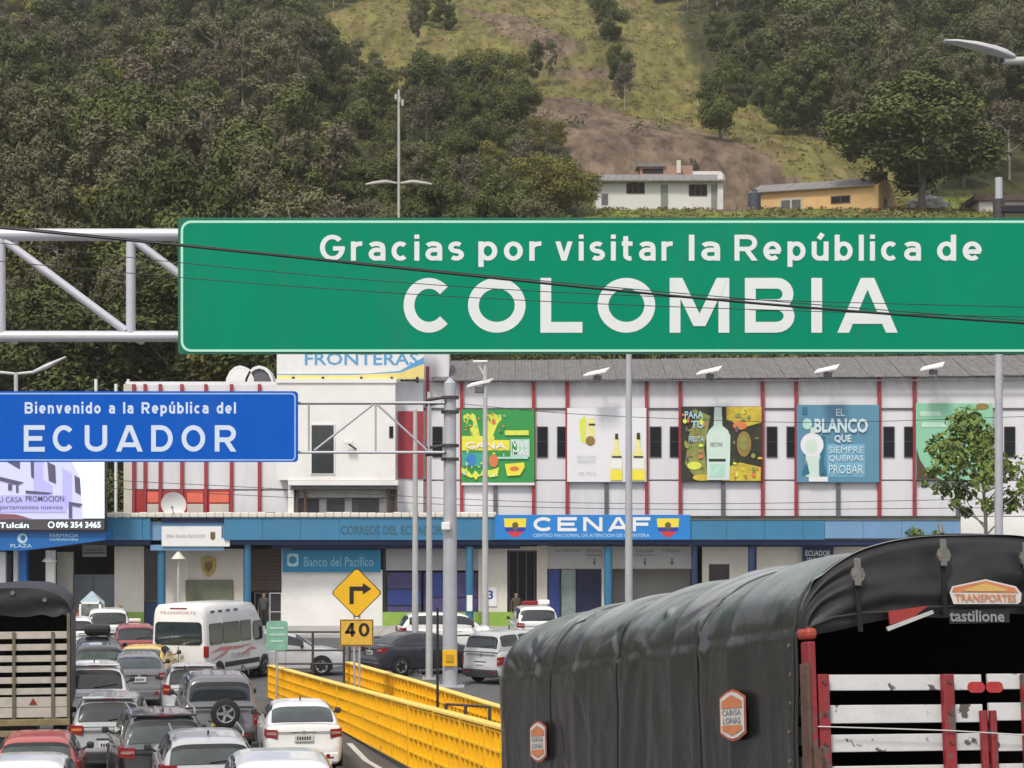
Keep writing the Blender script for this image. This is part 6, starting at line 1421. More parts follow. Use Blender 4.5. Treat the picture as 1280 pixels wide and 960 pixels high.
def tarp_disp(s_, t):
    d = 0
    for i, (a, b2) in enumerate(zip(HOOPS[:-1], HOOPS[1:])):
        if a <= s_ <= b2: u = (s_ - a) / (b2 - a); d = -.034 * math.sin(PI * u) ** .7 + .010 * math.exp(-(min(u, 1 - u) / .025) ** 2); break
    top = max(0, 1 - abs(t - .5) / .26); d *= (.35 + .65 * min(1, top * 1.6))
    p = Vector((s_ * .9, t * 7, 0)); d += .016 * noise.noise(p * 1.3) + .007 * noise.noise(p * 3.7 + Vector((5, 1, 0)))
    d += .007 * (1 - abs(noise.noise(Vector((s_ * 3.0 + t * 5, t * 3.2, 7))) * 2)) * (1 if t < .45 else .6)
    # slack folds running down from the hoops at the shoulder
    for (s0, t0, s1, t1, am, wd) in FOLDS:
        vx, vy = s1 - s0, (t1 - t0) * 7.1; l2 = vx * vx + vy * vy; u = ((s_ - s0) * vx + (t - t0) * 7.1 * vy) / l2
        if -.15 < u < 1.15:
            px_, py_ = s0 + vx * u, t0 * 7.1 + vy * u; ds = math.hypot(s_ - px_, t * 7.1 - py_); win = max(0, math.sin(PI * min(1, max(0, (u + .15) / 1.3))))
            d += am * math.exp(-(ds / wd) ** 2) * win
    return d
rf = random.Random(3); FOLDS = []
for k in range(34):
    s0 = rf.uniform(0, 6.1); t0 = rf.uniform(.27, .43); ln = rf.uniform(.02, .075); sg_ = rf.choice((-1, 1)); FOLDS.append((s0, t0, s0 + sg_ * rf.uniform(.15, .55), t0 - ln, rf.choice((-.020, .018, .024, -.018)), rf.uniform(.022, .05)))
for k in range(26):
    s0 = rf.uniform(0, 6.1); FOLDS.append((s0, rf.uniform(.2, .32), s0 + rf.uniform(-.35, .35), rf.uniform(.0, .08), rf.choice((-.006, .007)), rf.uniform(.03, .07)))
for k in range(20):
    s0 = rf.uniform(0, 6.1); t0 = rf.uniform(.42, .6); FOLDS.append((s0, t0, s0 + rf.uniform(-.3, .3), t0 + rf.uniform(-.12, .12), rf.choice((-.012, .014)), rf.uniform(.04, .08)))
NS, NT = 210, 190; vs = []
for i in range(NS + 1):
    s_ = TL * i / NS
    for j in range(NT + 1):
        t_ = j / NT; x, z, nx, nz = prof(t_); dd = tarp_disp(s_, t_)
        e = max(0, (s_ - (TL - .35)) / .35); k_ = 1 - .05 * e * e
        vs.append((x * k_ + nx * dd, s_, (z * k_ if z > 0 else z) + nz * dd))
mb = MB(); mb.raw(vs, [(i * (NT + 1) + j, i * (NT + 1) + j + 1, (i + 1) * (NT + 1) + j + 1, (i + 1) * (NT + 1) + j) for i in range(NS) for j in range(NT)])
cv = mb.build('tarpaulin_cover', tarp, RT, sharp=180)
mb = MB(); e_ = [prof(k / 60) for k in range(61)]
mb.poly([(x * .93, TL - .06, z * .95) for x, z, _, _ in e_]); mb.build('front_curtain', tarpin, RT)
mb = MB(); 
for k in range(60):
    a, c = e_[k], e_[k + 1]; mb.poly([(a[0] * .955, .05, a[1] - .06), (c[0] * .955, .05, c[1] - .06), (c[0] * .955, TL - .1, c[1] - .06), (a[0] * .955, TL - .1, a[1] - .06)])
mb.build('inner_lining', tarpin, RT)
for hy in HOOPS:
    mb = MB(); P = [Vector((x * .965, hy + .03, z - .035)) for x, z, _, _ in e_[18:43]]; mb.tube(P, .016, 6); mb.build('hoop', M['black'], RT)
# stitched seams, hem tape and eyelets of the cover
def tarp_strip(name, sa, sb, ta, tb, off, mt, n_=70):
    P = []
    for i in range(n_ + 1):
        f = i / n_; row = []
        for (s_, t_) in (((sa, ta + (tb - ta) * f), (sb, ta + (tb - ta) * f)) if abs(sb - sa) < .3 else ((sa + (sb - sa) * f, ta), (sa + (sb - sa) * f, tb))):
            x, z, nx, nz = prof(t_); dd = tarp_disp(s_, t_) + off; row.append((x + nx * dd, s_, z + nz * dd))
        P.append(row)
    mb = MB(); mb.raw([p for r in P for p in r], [(2 * i, 2 * i + 1, 2 * i + 3, 2 * i + 2) for i in range(n_)]); return mb.build(name, mt, cv, sharp=180)
seam = mat('seam_tape', (.030, .030, .032, 1), .4, var=.3, scale=20)
for s_ in (.05, 1.55, 3.1, 4.65): tarp_strip('seam', s_, s_ + .045, .01, .99, .005, seam)
ering = mat('brass_eyelet', (.30, .27, .20, 1), .4, .7, var=.2)
for k in range(11):
    t_ = .03 + k * .024; x, z, nx, nz = prof(t_); dd = tarp_disp(.11, t_) + .008; mb = MB()
    mb.cyl((x - dd, .11, z), (x - dd - .006, .11, z), .013, None, 10); mb.build('eyelet', ering, cv)
P = []
for k in range(11):
    t_ = .03 + k * .024; x, z, nx, nz = prof(t_); dd = tarp_disp(.11, t_) + .016; P.append(Vector((x - dd, .11, z))); P.append(Vector((x - .01, -.09, z + .03)))
# gathered valance hanging over the rear opening
def val_low(u):
    """lower edge z of the valance at x = u*TW"""
    return -.035 + .20 * (1 - abs(u) ** 1.9) * .62 + .012 * math.sin(u * 9)
vs = []; NU, NV = 160, 40
for i in range(NU + 1):
    q = i / NU; t_ = (2.0 + q * 3.1) / 7.1; x, z, nx, nz = prof(t_); u = x / TW; zl = min(val_low(u), z - .005)
    for j in range(NV + 1):
        v = j / NV; zz_ = z + .006 + (zl - z) * v
        fold = .030 * math.sin(v * 9 + 2.2 * noise.noise(Vector((u * 1.5, v * 2, 3))) * 2) * math.sin(PI * min(1, v * 1.1)) * (.6 + .4 * abs(u))
        yy2 = .03 - .05 * min(1, v * 8) - .06 * math.sin(PI * v * .7) + (fold + .018 * noise.noise(Vector((u * 5, v * 5, 8)))) * min(1, v * 4)
        vs.append((x * (1.0 + .004 * (1 - v)), yy2, zz_))
mb = MB(); mb.raw(vs, [(i * (NV + 1) + j, i * (NV + 1) + j + 1, (i + 1) * (NV + 1) + j + 1, (i + 1) * (NV + 1) + j) for i in range(NU) for j in range(NV)])
mb.build('rear_valance', tarp2, RT, sharp=180)
def RP(px, py, yl=0.0):
    """image point -> point on the truck's rear plane (local y = yl): used only to lay out the tailgate"""
    Mx = Matrix.Translation(RT.location) @ RT.rotation_euler.to_matrix().to_4x4(); Mi = Mx.inverted(); o = Mi @ Vector((0, 0, CAMZ)); d = Mi.to_3x3() @ Vector(((px - HX) / F, 1, (HY - py) / F))
    k_ = (yl - o.y) / d.y; return o + d * k_
# straps with buckles
for px, t0, b0 in ((1069, 712, 790), (1176, 688, 772), (1279, 692, 770)):
    A = RP(px, t0, -.10); Bq = RP(px + 6, b0, -.10)
    mb = MB(); mb.loft([[(A.x - .014, -.115, A.z), (A.x + .014, -.115, A.z), (A.x + .014, -.10, A.z), (A.x - .014, -.10, A.z)], [(Bq.x - .014, -.115, Bq.z), (Bq.x + .014, -.115, Bq.z), (Bq.x + .014, -.10, Bq.z), (Bq.x - .014, -.10, Bq.z)]]); s1 = mb.build('strap', tarpin, RT)
    mb = MB(); mt_ = mat('worn_buckle', (.20, .19, .17, 1), .6, .4, var=.3, scale=20)
    mb.prism(arc(A.x + .002, A.z - .03, .045, .05, 0, 360, 8)[:-1], -.135, -.118); mb.box(A.x - .02, A.x + .02, -.14, -.12, A.z - .10, A.z + .065, .006); mb.box(A.x - .035, A.x + .035, -.138, -.12, A.z - .05, A.z - .01, .006); mb.build('buckle', mt_, s1)
    if px == 1176: mb = MB(); mb.cyl((A.x, -.12, A.z + .1), (A.x, -.1, A.z + .16), .012); mb.build('loose_end', mt_, s1)
# ratchet strap with red and white tag
A, Bq = RP(1106, 787, -.12), RP(1165, 758, -.12)
mb = MB(); mb.m(mat('red_tag', (.30, .03, .025, 1), .5, var=.2, scale=8)); mb.prism([(p.x, p.z) for p in (RP(1110, 764, -.12), RP(1160, 757, -.12), RP(1140, 772, -.12), RP(1112, 781, -.12))], -.13, -.115)
mb.m(mat('pale_tag', (.45, .45, .44, 1), .5, var=.15, scale=8)); mb.prism([(p.x, p.z) for p in (RP(1107, 784, -.12), RP(1164, 763, -.12), RP(1166, 767, -.12), RP(1109, 789, -.12))], -.137, -.12); mb.build('reflective_tag', None, RT)
mb = MB(); P = [RP(x, y, -.09) for x, y in ((1006, 786), (1040, 772), (1080, 766), (1110, 765), (1160, 759), (1200, 758), (1290, 757))]; mb.tube(P, .008, 6); mb.build('hem_rope', plast, RT)
# sponsor badge on the valance
bo = mat('badge_orange', (.55, .20, .09, 1), .5, var=.15, scale=8); bw = mat('badge_white', (.60, .58, .54, 1), .5, var=.08, scale=8)
def rp_poly(mb, P, yl): mb.poly([(p.x, yl, p.z) for p in (RP(x, y, yl) for x, y in P)])
mb = MB().m(bw); rp_poly(mb, [(1187, 741), (1190, 733), (1232, 724), (1270, 733), (1277, 742), (1276, 752), (1272, 755), (1192, 755)], -.150)
mb.m(bo); rp_poly(mb, [(1190, 740), (1192, 734.5), (1232, 726), (1268, 734.5), (1273, 741)], -.153); mb.m(mat('badge_gold', (.62, .40, .12, 1), .5)); rp_poly(mb, [(1204, 737), (1232, 729), (1260, 737), (1256, 739), (1208, 739)], -.156)
mb.m(bo); a = RP(1194, 752, -.156); c = RP(1270, 743, -.156); font_text(mb, 'TRANSPORTES', a.x, c.x, a.z, c.z, -.157, .02); mb.build('badge', None, RT)
mb = MB().m(mat('strip_black', (.01, .01, .012, 1), .5)); rp_poly(mb, [(1185, 762), (1262, 761), (1262, 778), (1187, 780)], -.12); mb.m(mat('grey_print', (.25, .26, .28, 1), .6, var=.1)); a = RP(1187, 777, -.126); c = RP(1255, 763, -.126); font_text(mb, 'tastilione', a.x, c.x, a.z, c.z, -.127, .02); mb.build('printed_strip', None, RT)
# badges on the left flank of the cover
def flank_badge(sy, zc, sc_):
    mb = MB(); X0 = -TW - .052
    def hexa(w_, h_, X): return [(X, sy + a * w_, zc + b2 * h_) for a, b2 in ((-1, -.7), (-1, .7), (-.45, .92), (0, 1), (.45, .92), (1, .7), (1, -.7), (.45, -.92), (0, -1), (-.45, -.92))]
    mb.m(mat('badge_red_edge', (.42, .10, .06, 1), .5, var=.2, scale=9)); mb.poly(hexa(.150 * sc_, .118 * sc_, X0)); mb.m(bw); mb.poly(hexa(.134 * sc_, .107 * sc_, X0 - .004))
    mb.m(bo); mb.poly([(X0 - .008, sy + a * sc_, zc + b2 * sc_) for a, b2 in ((-.115, .032), (-.115, .064), (0, .092), (.115, .064), (.115, .032))]); mb.poly([(X0 - .008, sy + a * sc_, zc + b2 * sc_) for a, b2 in ((-.115, -.045), (.115, -.045), (.115, -.066), (0, -.092), (-.115, -.066))])
    mb.m(mat('badge_grey_print', (.22, .22, .24, 1), .6, var=.2)); tm = MB(); font_text(tm, 'CARGA', -.11 * sc_, .11 * sc_, .0, .026 * sc_, 0, .02); font_text(tm, 'LONAS', -.10 * sc_, .10 * sc_, -.038 * sc_, -.008 * sc_, 0, .02)
    mb.raw([(X0 - .009, sy - x, zc + z) for x, y, z in tm.v], tm.f)
    mb.build('flank_badge', None, RT)
def RX(px, py):
    Mx = Matrix.Translation(RT.location) @ RT.rotation_euler.to_matrix().to_4x4(); Mi = Mx.inverted(); o = Mi @ Vector((0, 0, CAMZ)); d = Mi.to_3x3() @ Vector(((px - HX) / F, 1, (HY - py) / F))
    k_ = (-TW - .04 - o.x) / d.x; return o + d * k_
for px, py, q in ((918, 894, 1.38), (674.5, 927, 1.42)):
    p = RX(px, py); print('badge', p); flank_badge(p.y, p.z, q)
# tailgate: white boards and red posts, two leaves
ZT = RP(1120, 843, -.04).z
def xat(px, py=900): return RP(px, py, -.04).x
xL = xat(1010); xc = 0.0; xm = xat(1232); xR = 2 * xm - xL
rowz = [(843, 863), (881, 904), (919, 941), (958, 982), (998, 1020), (1037, 1060), (1077, 1100)]
for (xa, xb) in ((xL, xm - .012), (xm + .012, xR)):
    for (a, c) in rowz:
        za, zb = RP(1030, a, -.04).z, RP(1030, c, -.04).z; j = random.uniform(-.006, .006)
        mb = MB(); mb.box(xa + .01, xb - .01, -.05, -.025, zb + j, za + j, .004); mb.build('board', whst, RT)
    f0 = xa + .10; 
    posts = (xat(1026), xat(1182)) if xa == xL else (xR - (xat(1026) - xL), xR - (xat(1182) - xL))
    for x in posts:
        for (a, c) in rowz[:5]:
            zm = (RP(1030, a, -.04).z + RP(1030, c, -.04).z) / 2; mb = MB(); mb.cyl((x, -.10, zm), (x, -.112, zm), .011, None, 8); mb.build('bolt', M['rust'], RT)
    for x in posts: mb = MB(); mb.box(x - .037, x + .037, -.10, -.052, -1.9, ZT + .0, .008); mb.build('post', redst, RT)
    x = xb - .02 if xa == xL else xa + .02; mb = MB(); mb.box(x - .022, x + .022, -.085, -.052, -1.9, RP(1232, 888, -.04).z, .008); mb.build('post', redst, RT)
for sgn in (-1, 1):
    mb = MB(); c = xm + sgn * .062; zc = RP(1232, 859, -.05).z; mb.prism(rrect(c - .058, c + .058, zc - .033, zc + .033, .032, 5), -.056, -.05); mb.build('red_reflector', mat('red_reflector', (.40, .03, .03, 1), .4, var=.15, scale=20), RT)
mb = MB(); mb.tube([RP(1015, 908, -.11), RP(1100, 910.5, -.115), RP(1182, 913, -.115), RP(1235, 916, -.11), RP(1300, 920, -.1)], .004, 5); mb.build('wire', platew, RT)
# left corner pillar: rusty red
for sx in (-1, 1):
    mb = MB(); X = sx * (TW - .012); mb.box(X - .022, X + .024, -.12, -.01, -1.95, -.07, .008); cp = mb.build('corner_post', redst, RT)
    mb = MB(); mb.box(X - .044, X - .020, -.128, -.02, -1.95, -.2, .008); mb.v = [(x, y - .03 + .02, z) for x, y, z in mb.v]; mb.build('rusty_angle', M['rust'], cp)
    mb = MB(); mb.box(X - .035, X + .038, -.13, .02, -.06, .01, .025); mb.build('corner_cap', mat('orange_red_cap', (.36, .05, .03, 1), .45, var=.2, scale=9), cp)
    mb = MB(); 
    for zz_ in (-.75, -1.3): mb = MB(); mb.cyl((X, -.16, zz_ - .06), (X, -.16, zz_ + .06), .03, None, 10); mb.build('hinge', M['rust'], cp)
    pass
# inner side boards (seen beyond the gap at the left) and second post
for k in range(7):
    z1_ = RP(1015, 870 + 38 * k, 0).z; mb = MB(); mb.box(-TW + .03, -TW + .06, .02, TL - .2, z1_ - .11, z1_, .003); mb.build('side_board', whst, RT)
for sx in (-1, 1):
    mb = MB(); mb.box(sx * (TW - .11) - .02, sx * (TW - .11) + .02, -.06, -.02, -1.9, RP(1010, 880, 0).z, .006); mb.build('post', redst, RT)
mb = MB(); mb.box(-TW + .02, TW - .02, 0, TL - .1, -2.02, -1.9); mb.build('deck', M['rust'], RT)
mb = MB(); mb.box(-.45, -.3, .1, TL + 2.2, -2.3, -2.03); mb.box(.3, .45, .1, TL + 2.2, -2.3, -2.03); mb.build('chassis', M['black'], RT)
for y in (1.2, 2.4, TL + 1.3):
    for sx in (-1, 1): wheel(RT, sx * (TW - .25), y, .48, .32).location.z = -2.45
mb = MB(); mb.box(-1.02, 1.02, TL + .25, TL + 1.9, -2.5, -1.3, .12); mb.build('cab', redp, RT)
mb = MB(); mb.box(-.9, .9, TL + 1.88, TL + 1.93, -1.8, -1.45, .02); mb.build('windscreen', cglass, RT)
mb = MB(); mb.box(-1.1, 1.1, -.12, .02, -2.2, -2.03, .02); mb.build('rear_beam', redst, RT)

# ------------------------------------------------------------------ slatted truck at the left
t = thing('slatted_truck', (*vp(19.5, 46.4), 0), 'cargo truck with cream slatted tailgate and black canopy at the left edge', 'truck', None, TR(10.5))
TW2 = 1.17; Hc = CAMZ - (735 - HY) * 46.4 / F; s46 = 46.4 / F
zpx = lambda py: CAMZ - (py - HY) * s46
crm = mat('cream_slats', (.50, .46, .40, 1), .7, var=.12, scale=3, dirt=.35, bump=.1); olive = mat('olive_post', (.14, .125, .085, 1), .7, var=.25, scale=8)
ze = zpx(768)
def prof2(k, n=30):
    a = PI * k / n; return (-TW2 * 1.02 * (abs(math.cos(a)) ** .75) * (1 if math.cos(a) > 0 else -1), ze + (Hc - ze) * math.sin(a) ** .9)
vs = []
for i in range(41):
    for k in range(31):
        x, z = prof2(k); dd = .03 * noise.noise(Vector((i * .3, k * .35, 4))) - .03 * abs(math.sin(i * PI / 8)); vs.append((x * (1 + dd), i * 4.9 / 40, z + dd))
mb = MB(); mb.raw(vs, [(i * 31 + k, i * 31 + k + 1, (i + 1) * 31 + k + 1, (i + 1) * 31 + k) for i in range(40) for k in range(30)])
sd0 = 0
for sx in (-1, 1): mb.box(sx * TW2 * 1.02, sx * (TW2 * 1.02 + .01), .05, 4.9, zpx(890), ze + .02)
mb.build('canopy_cover', tarp2, t, sharp=50)
vs = []
for k in range(31):
    x, z = prof2(k); zl = zpx(770) + .03 * math.sin(k * 1.1)
    for j in range(9):
        v = j / 8; vs.append((x, -.02 - .05 * math.sin(v * 7 + k * .3) * .5 - .03, z + (min(zl, z) - z) * v))
mb = MB(); mb.raw(vs, [(k * 9 + j, k * 9 + j + 1, (k + 1) * 9 + j + 1, (k + 1) * 9 + j) for k in range(30) for j in range(8)]); mb.build('rear_valance', tarp2, t, sharp=180)
mb = MB(); mb.box(-TW2, TW2, 4.8, 4.85, 1.1, ze + .2); mb.build('front_wall', tarpin, t)
mb = MB(); mb.box(-TW2, TW2, .1, 4.8, 1.05, 1.12); mb.build('deck', M['rust'], t)
for (a, c) in ((790, 799), (805, 813), (819, 827), (832.5, 840.5), (846, 854), (860, 868)):
    mb = MB(); j = random.uniform(-.01, .01); mb.box(-TW2 + .06, TW2 - .05, -.03, 0, zpx(c) + j, zpx(a) + j, .005); mb.build('slat', crm, t)
    for sx in (-1, 1): mb = MB(); mb.box(sx * (TW2 - .03), sx * TW2, .05, 4.8, zpx(c), zpx(a), .004); mb.build('side_slat', crm, t)
for a, c in ((871.5, 884), (884.8, 897)):
    mb = MB(); mb.box(-TW2 + .06, TW2 - .05, -.035, 0, zpx(c), zpx(a), .004); mb.build('panel_board', crm, t)
for px in (17.5, 65, -30):
    x = (px - 19.5) * s46; mb = MB(); mb.box(x - .035, x + .035, -.08, -.036, zpx(900), zpx(790), .006); mb.build('upright', olive, t)
for sx in (-1, 1): mb = MB(); mb.box(sx * (TW2 - .05), sx * (TW2 + .02), -.09, .02, zpx(912), zpx(767), .008); mb.build('corner_post', olive, t)
mb = MB(); x = (41 - 19.5) * s46; mb.prism([(x - .09, zpx(881)), (x + .09, zpx(881)), (x, zpx(872.5))], -.05, -.037); mb.build('warning_triangle', mat('dark_red_mark', (.25, .03, .02, 1), .5, var=.2), t)
mb = MB(); mb.box(-TW2 - .02, TW2 + .02, -.12, .05, zpx(907), zpx(899), .01); mb.build('rear_beam', mat('mud_yellow', (.26, .20, .10, 1), .8, var=.3, scale=5, dirt=.4), t)
mb = MB(); mb.box(-TW2, TW2, -.10, .02, zpx(921), zpx(913), .02); mb.build('bumper', MATS['mud_yellow'], t)
for sx in (-1, 1):
    mb = MB(); mb.box(sx * .75, sx * 1.05, -.14, -.1, zpx(919), zpx(914), .01); mb.build('tail_lamp', lampred, t)
    for y in (1.0, 5.6): wheel(t, sx * (TW2 - .22), y, .45, .3)
mb = MB(); mb.box(-.45, .45, .1, 6.3, .6, .9); mb.build('chassis', M['black'], t)
mb = MB(); mb.box(-1.05, 1.05, 5.0, 6.5, .6, 2.5, .12); mb.build('cab', paint('truck_white', (.5, .5, .5, 1)), t)
mb = MB(); 
for px, py in ((16, 741), (55, 750)): mb.cyl(((px - 19.5) * s46, -.09, zpx(py)), ((px - 19.5) * s46, -.05, zpx(py)), .05, None, 8)
mb.build('buckle', MATS['worn_buckle'], t)

# ------------------------------------------------------------------ people
def person(px, Y, yaw, label, top, legs, skin=(.30, .17, .11, 1), pose='stand', hair=(.012, .01, .01, 1), z0=None):
    z = gz(Y) if z0 is None else z0; p = vp(px, Y); t = thing('person', (p[0], Y, z), label, 'person', None, yaw)
    J = {'pelvis': ((0, 0, .95), .135), 'waist': ((0, 0, 1.10), .125), 'chest': ((0, .01, 1.32), .155), 'neck0': ((0, .0, 1.47), .07), 'neck': ((0, .01, 1.53), .055), 'head': ((0, .025, 1.62), .085), 'crown': ((0, .015, 1.70), .07)}
    B = [('pelvis', 'waist'), ('waist', 'chest'), ('chest', 'neck0'), ('neck0', 'neck'), ('neck', 'head'), ('head', 'crown')]
    for sx, nm in ((-1, 'l'), (1, 'r')):
        sw_ = sx * (.18 if pose == 'walk' else .03)
        J[nm + 'hip'] = ((sx * .09, 0, .90), .095); J[nm + 'knee'] = ((sx * .10, sw_ * .6 + .03, .50), .062); J[nm + 'ankle'] = ((sx * .10, sw_, .09), .042); J[nm + 'toe'] = ((sx * .11, sw_ + .16, .04), .035)
        J[nm + 'sh'] = ((sx * .17, 0, 1.41), .065); 
        if pose == 'carry': J[nm + 'el'] = ((sx * .24, .08, 1.16), .045); J[nm + 'wr'] = ((sx * .16, .30, 1.12), .032); J[nm + 'ha'] = ((sx * .13, .38, 1.13), .035)
        else: J[nm + 'el'] = ((sx * .24, -.03, 1.15), .045); J[nm + 'wr'] = ((sx * .25, .06 - sw_ * .4, .90), .032); J[nm + 'ha'] = ((sx * .25, .09 - sw_ * .4, .80), .032)
        B += [('pelvis', nm + 'hip'), (nm + 'hip', nm + 'knee'), (nm + 'knee', nm + 'ankle'), (nm + 'ankle', nm + 'toe'), ('chest', nm + 'sh'), (nm + 'sh', nm + 'el'), (nm + 'el', nm + 'wr'), (nm + 'wr', nm + 'ha')]
    me = bpy.data.meshes.new('figure'); ks = list(J); me.from_pydata([J[k][0] for k in ks], [(ks.index(a), ks.index(b2)) for a, b2 in B], [])
    o = bpy.data.objects.new('figure', me); C.objects.link(o); md = o.modifiers.new('s', 'SKIN'); o.modifiers.new('d', 'SUBSURF').levels = 2
    for i, k in enumerate(ks): r = J[k][1]; me.skin_vertices[0].data[i].radius = (r * (1.25 if k in ('chest', 'waist', 'pelvis') else 1), r * (.85 if k in ('chest', 'waist', 'pelvis') else 1)); me.skin_vertices[0].data[i].use_root = (k == 'pelvis')
    dg = bpy.context.evaluated_depsgraph_get(); m2 = bpy.data.meshes.new_from_object(o.evaluated_get(dg)); bpy.data.objects.remove(o)
    m2.materials.clear(); ms = [mat('skin', skin, .6, var=.05), top, legs, mat('shoe_black', (.02, .02, .02, 1), .6), mat('hair_dark', hair, .7)]
    for q in ms: m2.materials.append(q)
    for pl in m2.polygons:
        c = pl.center; i = 1
        if c.z < .08: i = 3
        elif c.z < .96 and abs(c.x) < .22 and not (abs(c.x) > .19 and c.z > .75): i = 2
        elif c.z > 1.67 or (c.z > 1.58 and c.y < .0): i = 4
        elif c.z > 1.49: i = 0
        elif (c.z < .87 and abs(c.x) > .19) or (pose == 'carry' and c.y > .3): i = 0
        pl.material_index = i; pl.use_smooth = True
    b_ = bpy.data.objects.new('body', m2); C.objects.link(b_); b_.parent = t
    mb = MB(); 
    for sx in (-1, 1):
        h = J[('l' if sx < 0 else 'r') + 'ha'][0]
        for k in range(4): mb.cyl((h[0] + (k - 1.5) * .008, h[1] + (k - 1.5) * .018, h[2] - .02), (h[0] + (k - 1.5) * .008 - sx * .01, h[1] + (k - 1.5) * .02 + .015, h[2] - .09 - .008 * (1 - abs(k - 1.5) / 1.5)), .009, .006, 6)
        mb.cyl((h[0], h[1] + .03, h[2]), (h[0] - sx * .01, h[1] + .065, h[2] - .05), .010, .007, 6)
    mb.build('fingers', ms[0], t)
    mb = MB(); mb.cyl((0, .10, 1.60), (0, .125, 1.595), .012, .006, 6); 
    for sx in (-1, 1): mb.cyl((sx * .082, .02, 1.60), (sx * .096, .01, 1.61), .02, .02, 8)
    mb.build('nose_and_ears', ms[0], t)
    mb = MB(); 
    for sx in (-1, 1): mb.cyl((sx * .03, .098, 1.63), (sx * .03, .104, 1.63), .009, .009, 6)
    mb.build('eyes', M['black'], t)
    return t
cl = lambda n_, c: mat('cloth_' + n_, c, .85, var=.15, scale=8)
t = person(150, 88, TR(-150), 'person in dark jacket with black backpack walking left of the minibus', cl('black', (.02, .02, .024, 1)), cl('navy', (.03, .035, .06, 1)), pose='walk')
mb = MB(); mb.box(-.17, .17, -.36, -.12, 1.02, 1.45, .07); mb.build('backpack', cl('pack', (.025, .025, .028, 1)), t)
person(330, 97.5, TR(170), 'person in dark clothes standing in the glazed doorway beside the grille', cl('charcoal', (.05, .05, .055, 1)), cl('black', (0, 0, 0, 1)), z0=.14)
person(100, 86, TR(160), 'person in a reddish top beyond the slatted truck', cl('red', (.30, .07, .06, 1)), cl('grey', (.15, .15, .16, 1)))
person(645, 97.6, TR(200), 'person in a dark top inside the dark doorway behind the truck cover', cl('brown', (.09, .06, .045, 1)), cl('black', (0, 0, 0, 1)), z0=.14)
# small white booth with pointed top
t = thing('booth', (*vp(115, 84.5), 0), 'small white booth with pointed glass top among the cars at the left', 'booth'); s = 84.5 / F
zb_ = CAMZ - (752 - HY) * s; mb = MB()
for sx in (-1, 1):
    for sy in (-1, 1): mb.box(sx * .40 - .04, sx * .40 + .04, sy * .35 - .04, sy * .35 + .04, 0, zb_)
mb.box(-.44, .44, -.39, .39, zb_ - .08, zb_); mb.build('frame', M['white'], t)
mb = MB(); mb.box(-.38, .38, -.37, -.34, 1.25, zb_ - .1); mb.build('display_window', mat('display_glass', (.16, .17, .17, 1), .2, var=.6, scale=7), t)
mb = MB(); mb.box(-.42, .42, -.38, .38, .85, 1.2, .02); mb.build('counter', M['white'], t); mb = MB(); mb.box(-.41, .41, -.37, .37, .05, .82, .02); mb.build('lower_panel', mat('brick_red_panel', (.30, .12, .09, 1), .7, var=.2), t)
mb = MB(); mb.loft([[(-.42, -.38, zb_), (.42, -.38, zb_), (.42, .38, zb_), (-.42, .38, zb_)], [(-.03, -.03, zb_ + .42), (.03, -.03, zb_ + .42), (.03, .03, zb_ + .42), (-.03, .03, zb_ + .42)]]); mb.build('pointed_top', mat('pale_blue_glass', (.35, .45, .50, 1), .2, var=.3, scale=4), t)

# ------------------------------------------------------------------ hillside houses
def hz(px, py, Y): return W(px, py, Y)
Yh = 200.0; sh = Yh / F; tile = mat('grey_tile_roof', (.21, .20, .195, 1), .85, var=.25, scale=2, dirt=.3); hw = mat('house_white', (.66, .65, .63, 1), .8, var=.05, scale=.6, dirt=.15); wood = mat('brown_wood', (.12, .07, .045, 1), .7, var=.2, scale=4)
t = thing('house', (W(825, 262, Yh).x, Yh, W(0, 262, Yh).z), 'long low white house with brown windows and grey roof on the hillside terrace', 'house')
bw_ = lambda name, mt, a, b_, c, d, Y, dep=.1, par=None, bev=0: (lambda mb: mb.pbox(a, b_, c, d, Y, dep, bev) and mb.build(name, mt, par or t, world=True))(MB())
bw_('wall', hw, 745, 902, 226, 268, Yh, 5); 
bw_('corner_pilaster', hw, 897, 904, 216, 268, Yh - .3, .5)
x = 741
while x < 906:
    mb = MB(); a = W(x, 226.5, Yh - .8); c = W(min(907, x + 9.2), 0, Yh - .8); mb.loft([[(a.x, Yh - .8, a.z), (c.x, Yh - .8, a.z), (c.x, Yh - .8, a.z + .12), (a.x, Yh - .8, a.z + .12)], [(a.x + .3, Yh + 3, a.z + 1.15), (c.x + .3, Yh + 3, a.z + 1.15), (c.x + .3, Yh + 3, a.z + 1.25), (a.x + .3, Yh + 3, a.z + 1.25)]]); mb.v = [(px_, py_, pz_ + random.uniform(0, .015)) for px_, py_, pz_ in mb.v]; mb.build('roof_sheet', tile, t, world=True); x += 9.5
for a, b_, c, d in ((783, 806, 228.5, 242), (861, 884, 230.5, 245)):
    f = bw_('window', wood, a, b_, c, d, Yh - .05, .1)
    for k in range(3): bw_('pane', M['wglass'], a + 1.2 + k * (b_ - a - 1) / 3, a + (k + 1) * (b_ - a - 1) / 3, c + 1.2, d - 1.2, Yh - .08, .03, f)
for a, b_ in ((826, 835), (889, 896)): bw_('door', mat('grey_green_door', (.20, .22, .19, 1), .6, var=.1), a, b_, 231, 261, Yh - .05, .08)
bw_('small_window', M['darktrim'], 752, 760, 242, 256, Yh - .05, .08)
bw_('rear_block', mat('terracotta_wall', (.36, .22, .17, 1), .85, var=.15), 800, 866, 207, 222, Yh + 5.5, 3); bw_('rear_block', hw, 866, 902, 214, 226, Yh + 5.2, 3); bw_('rear_window', M['dark'], 803, 829, 211, 216.5, Yh + 5.45, .1); bw_('rear_roof', tile, 796, 832, 204.5, 208, Yh + 5.2, 3)
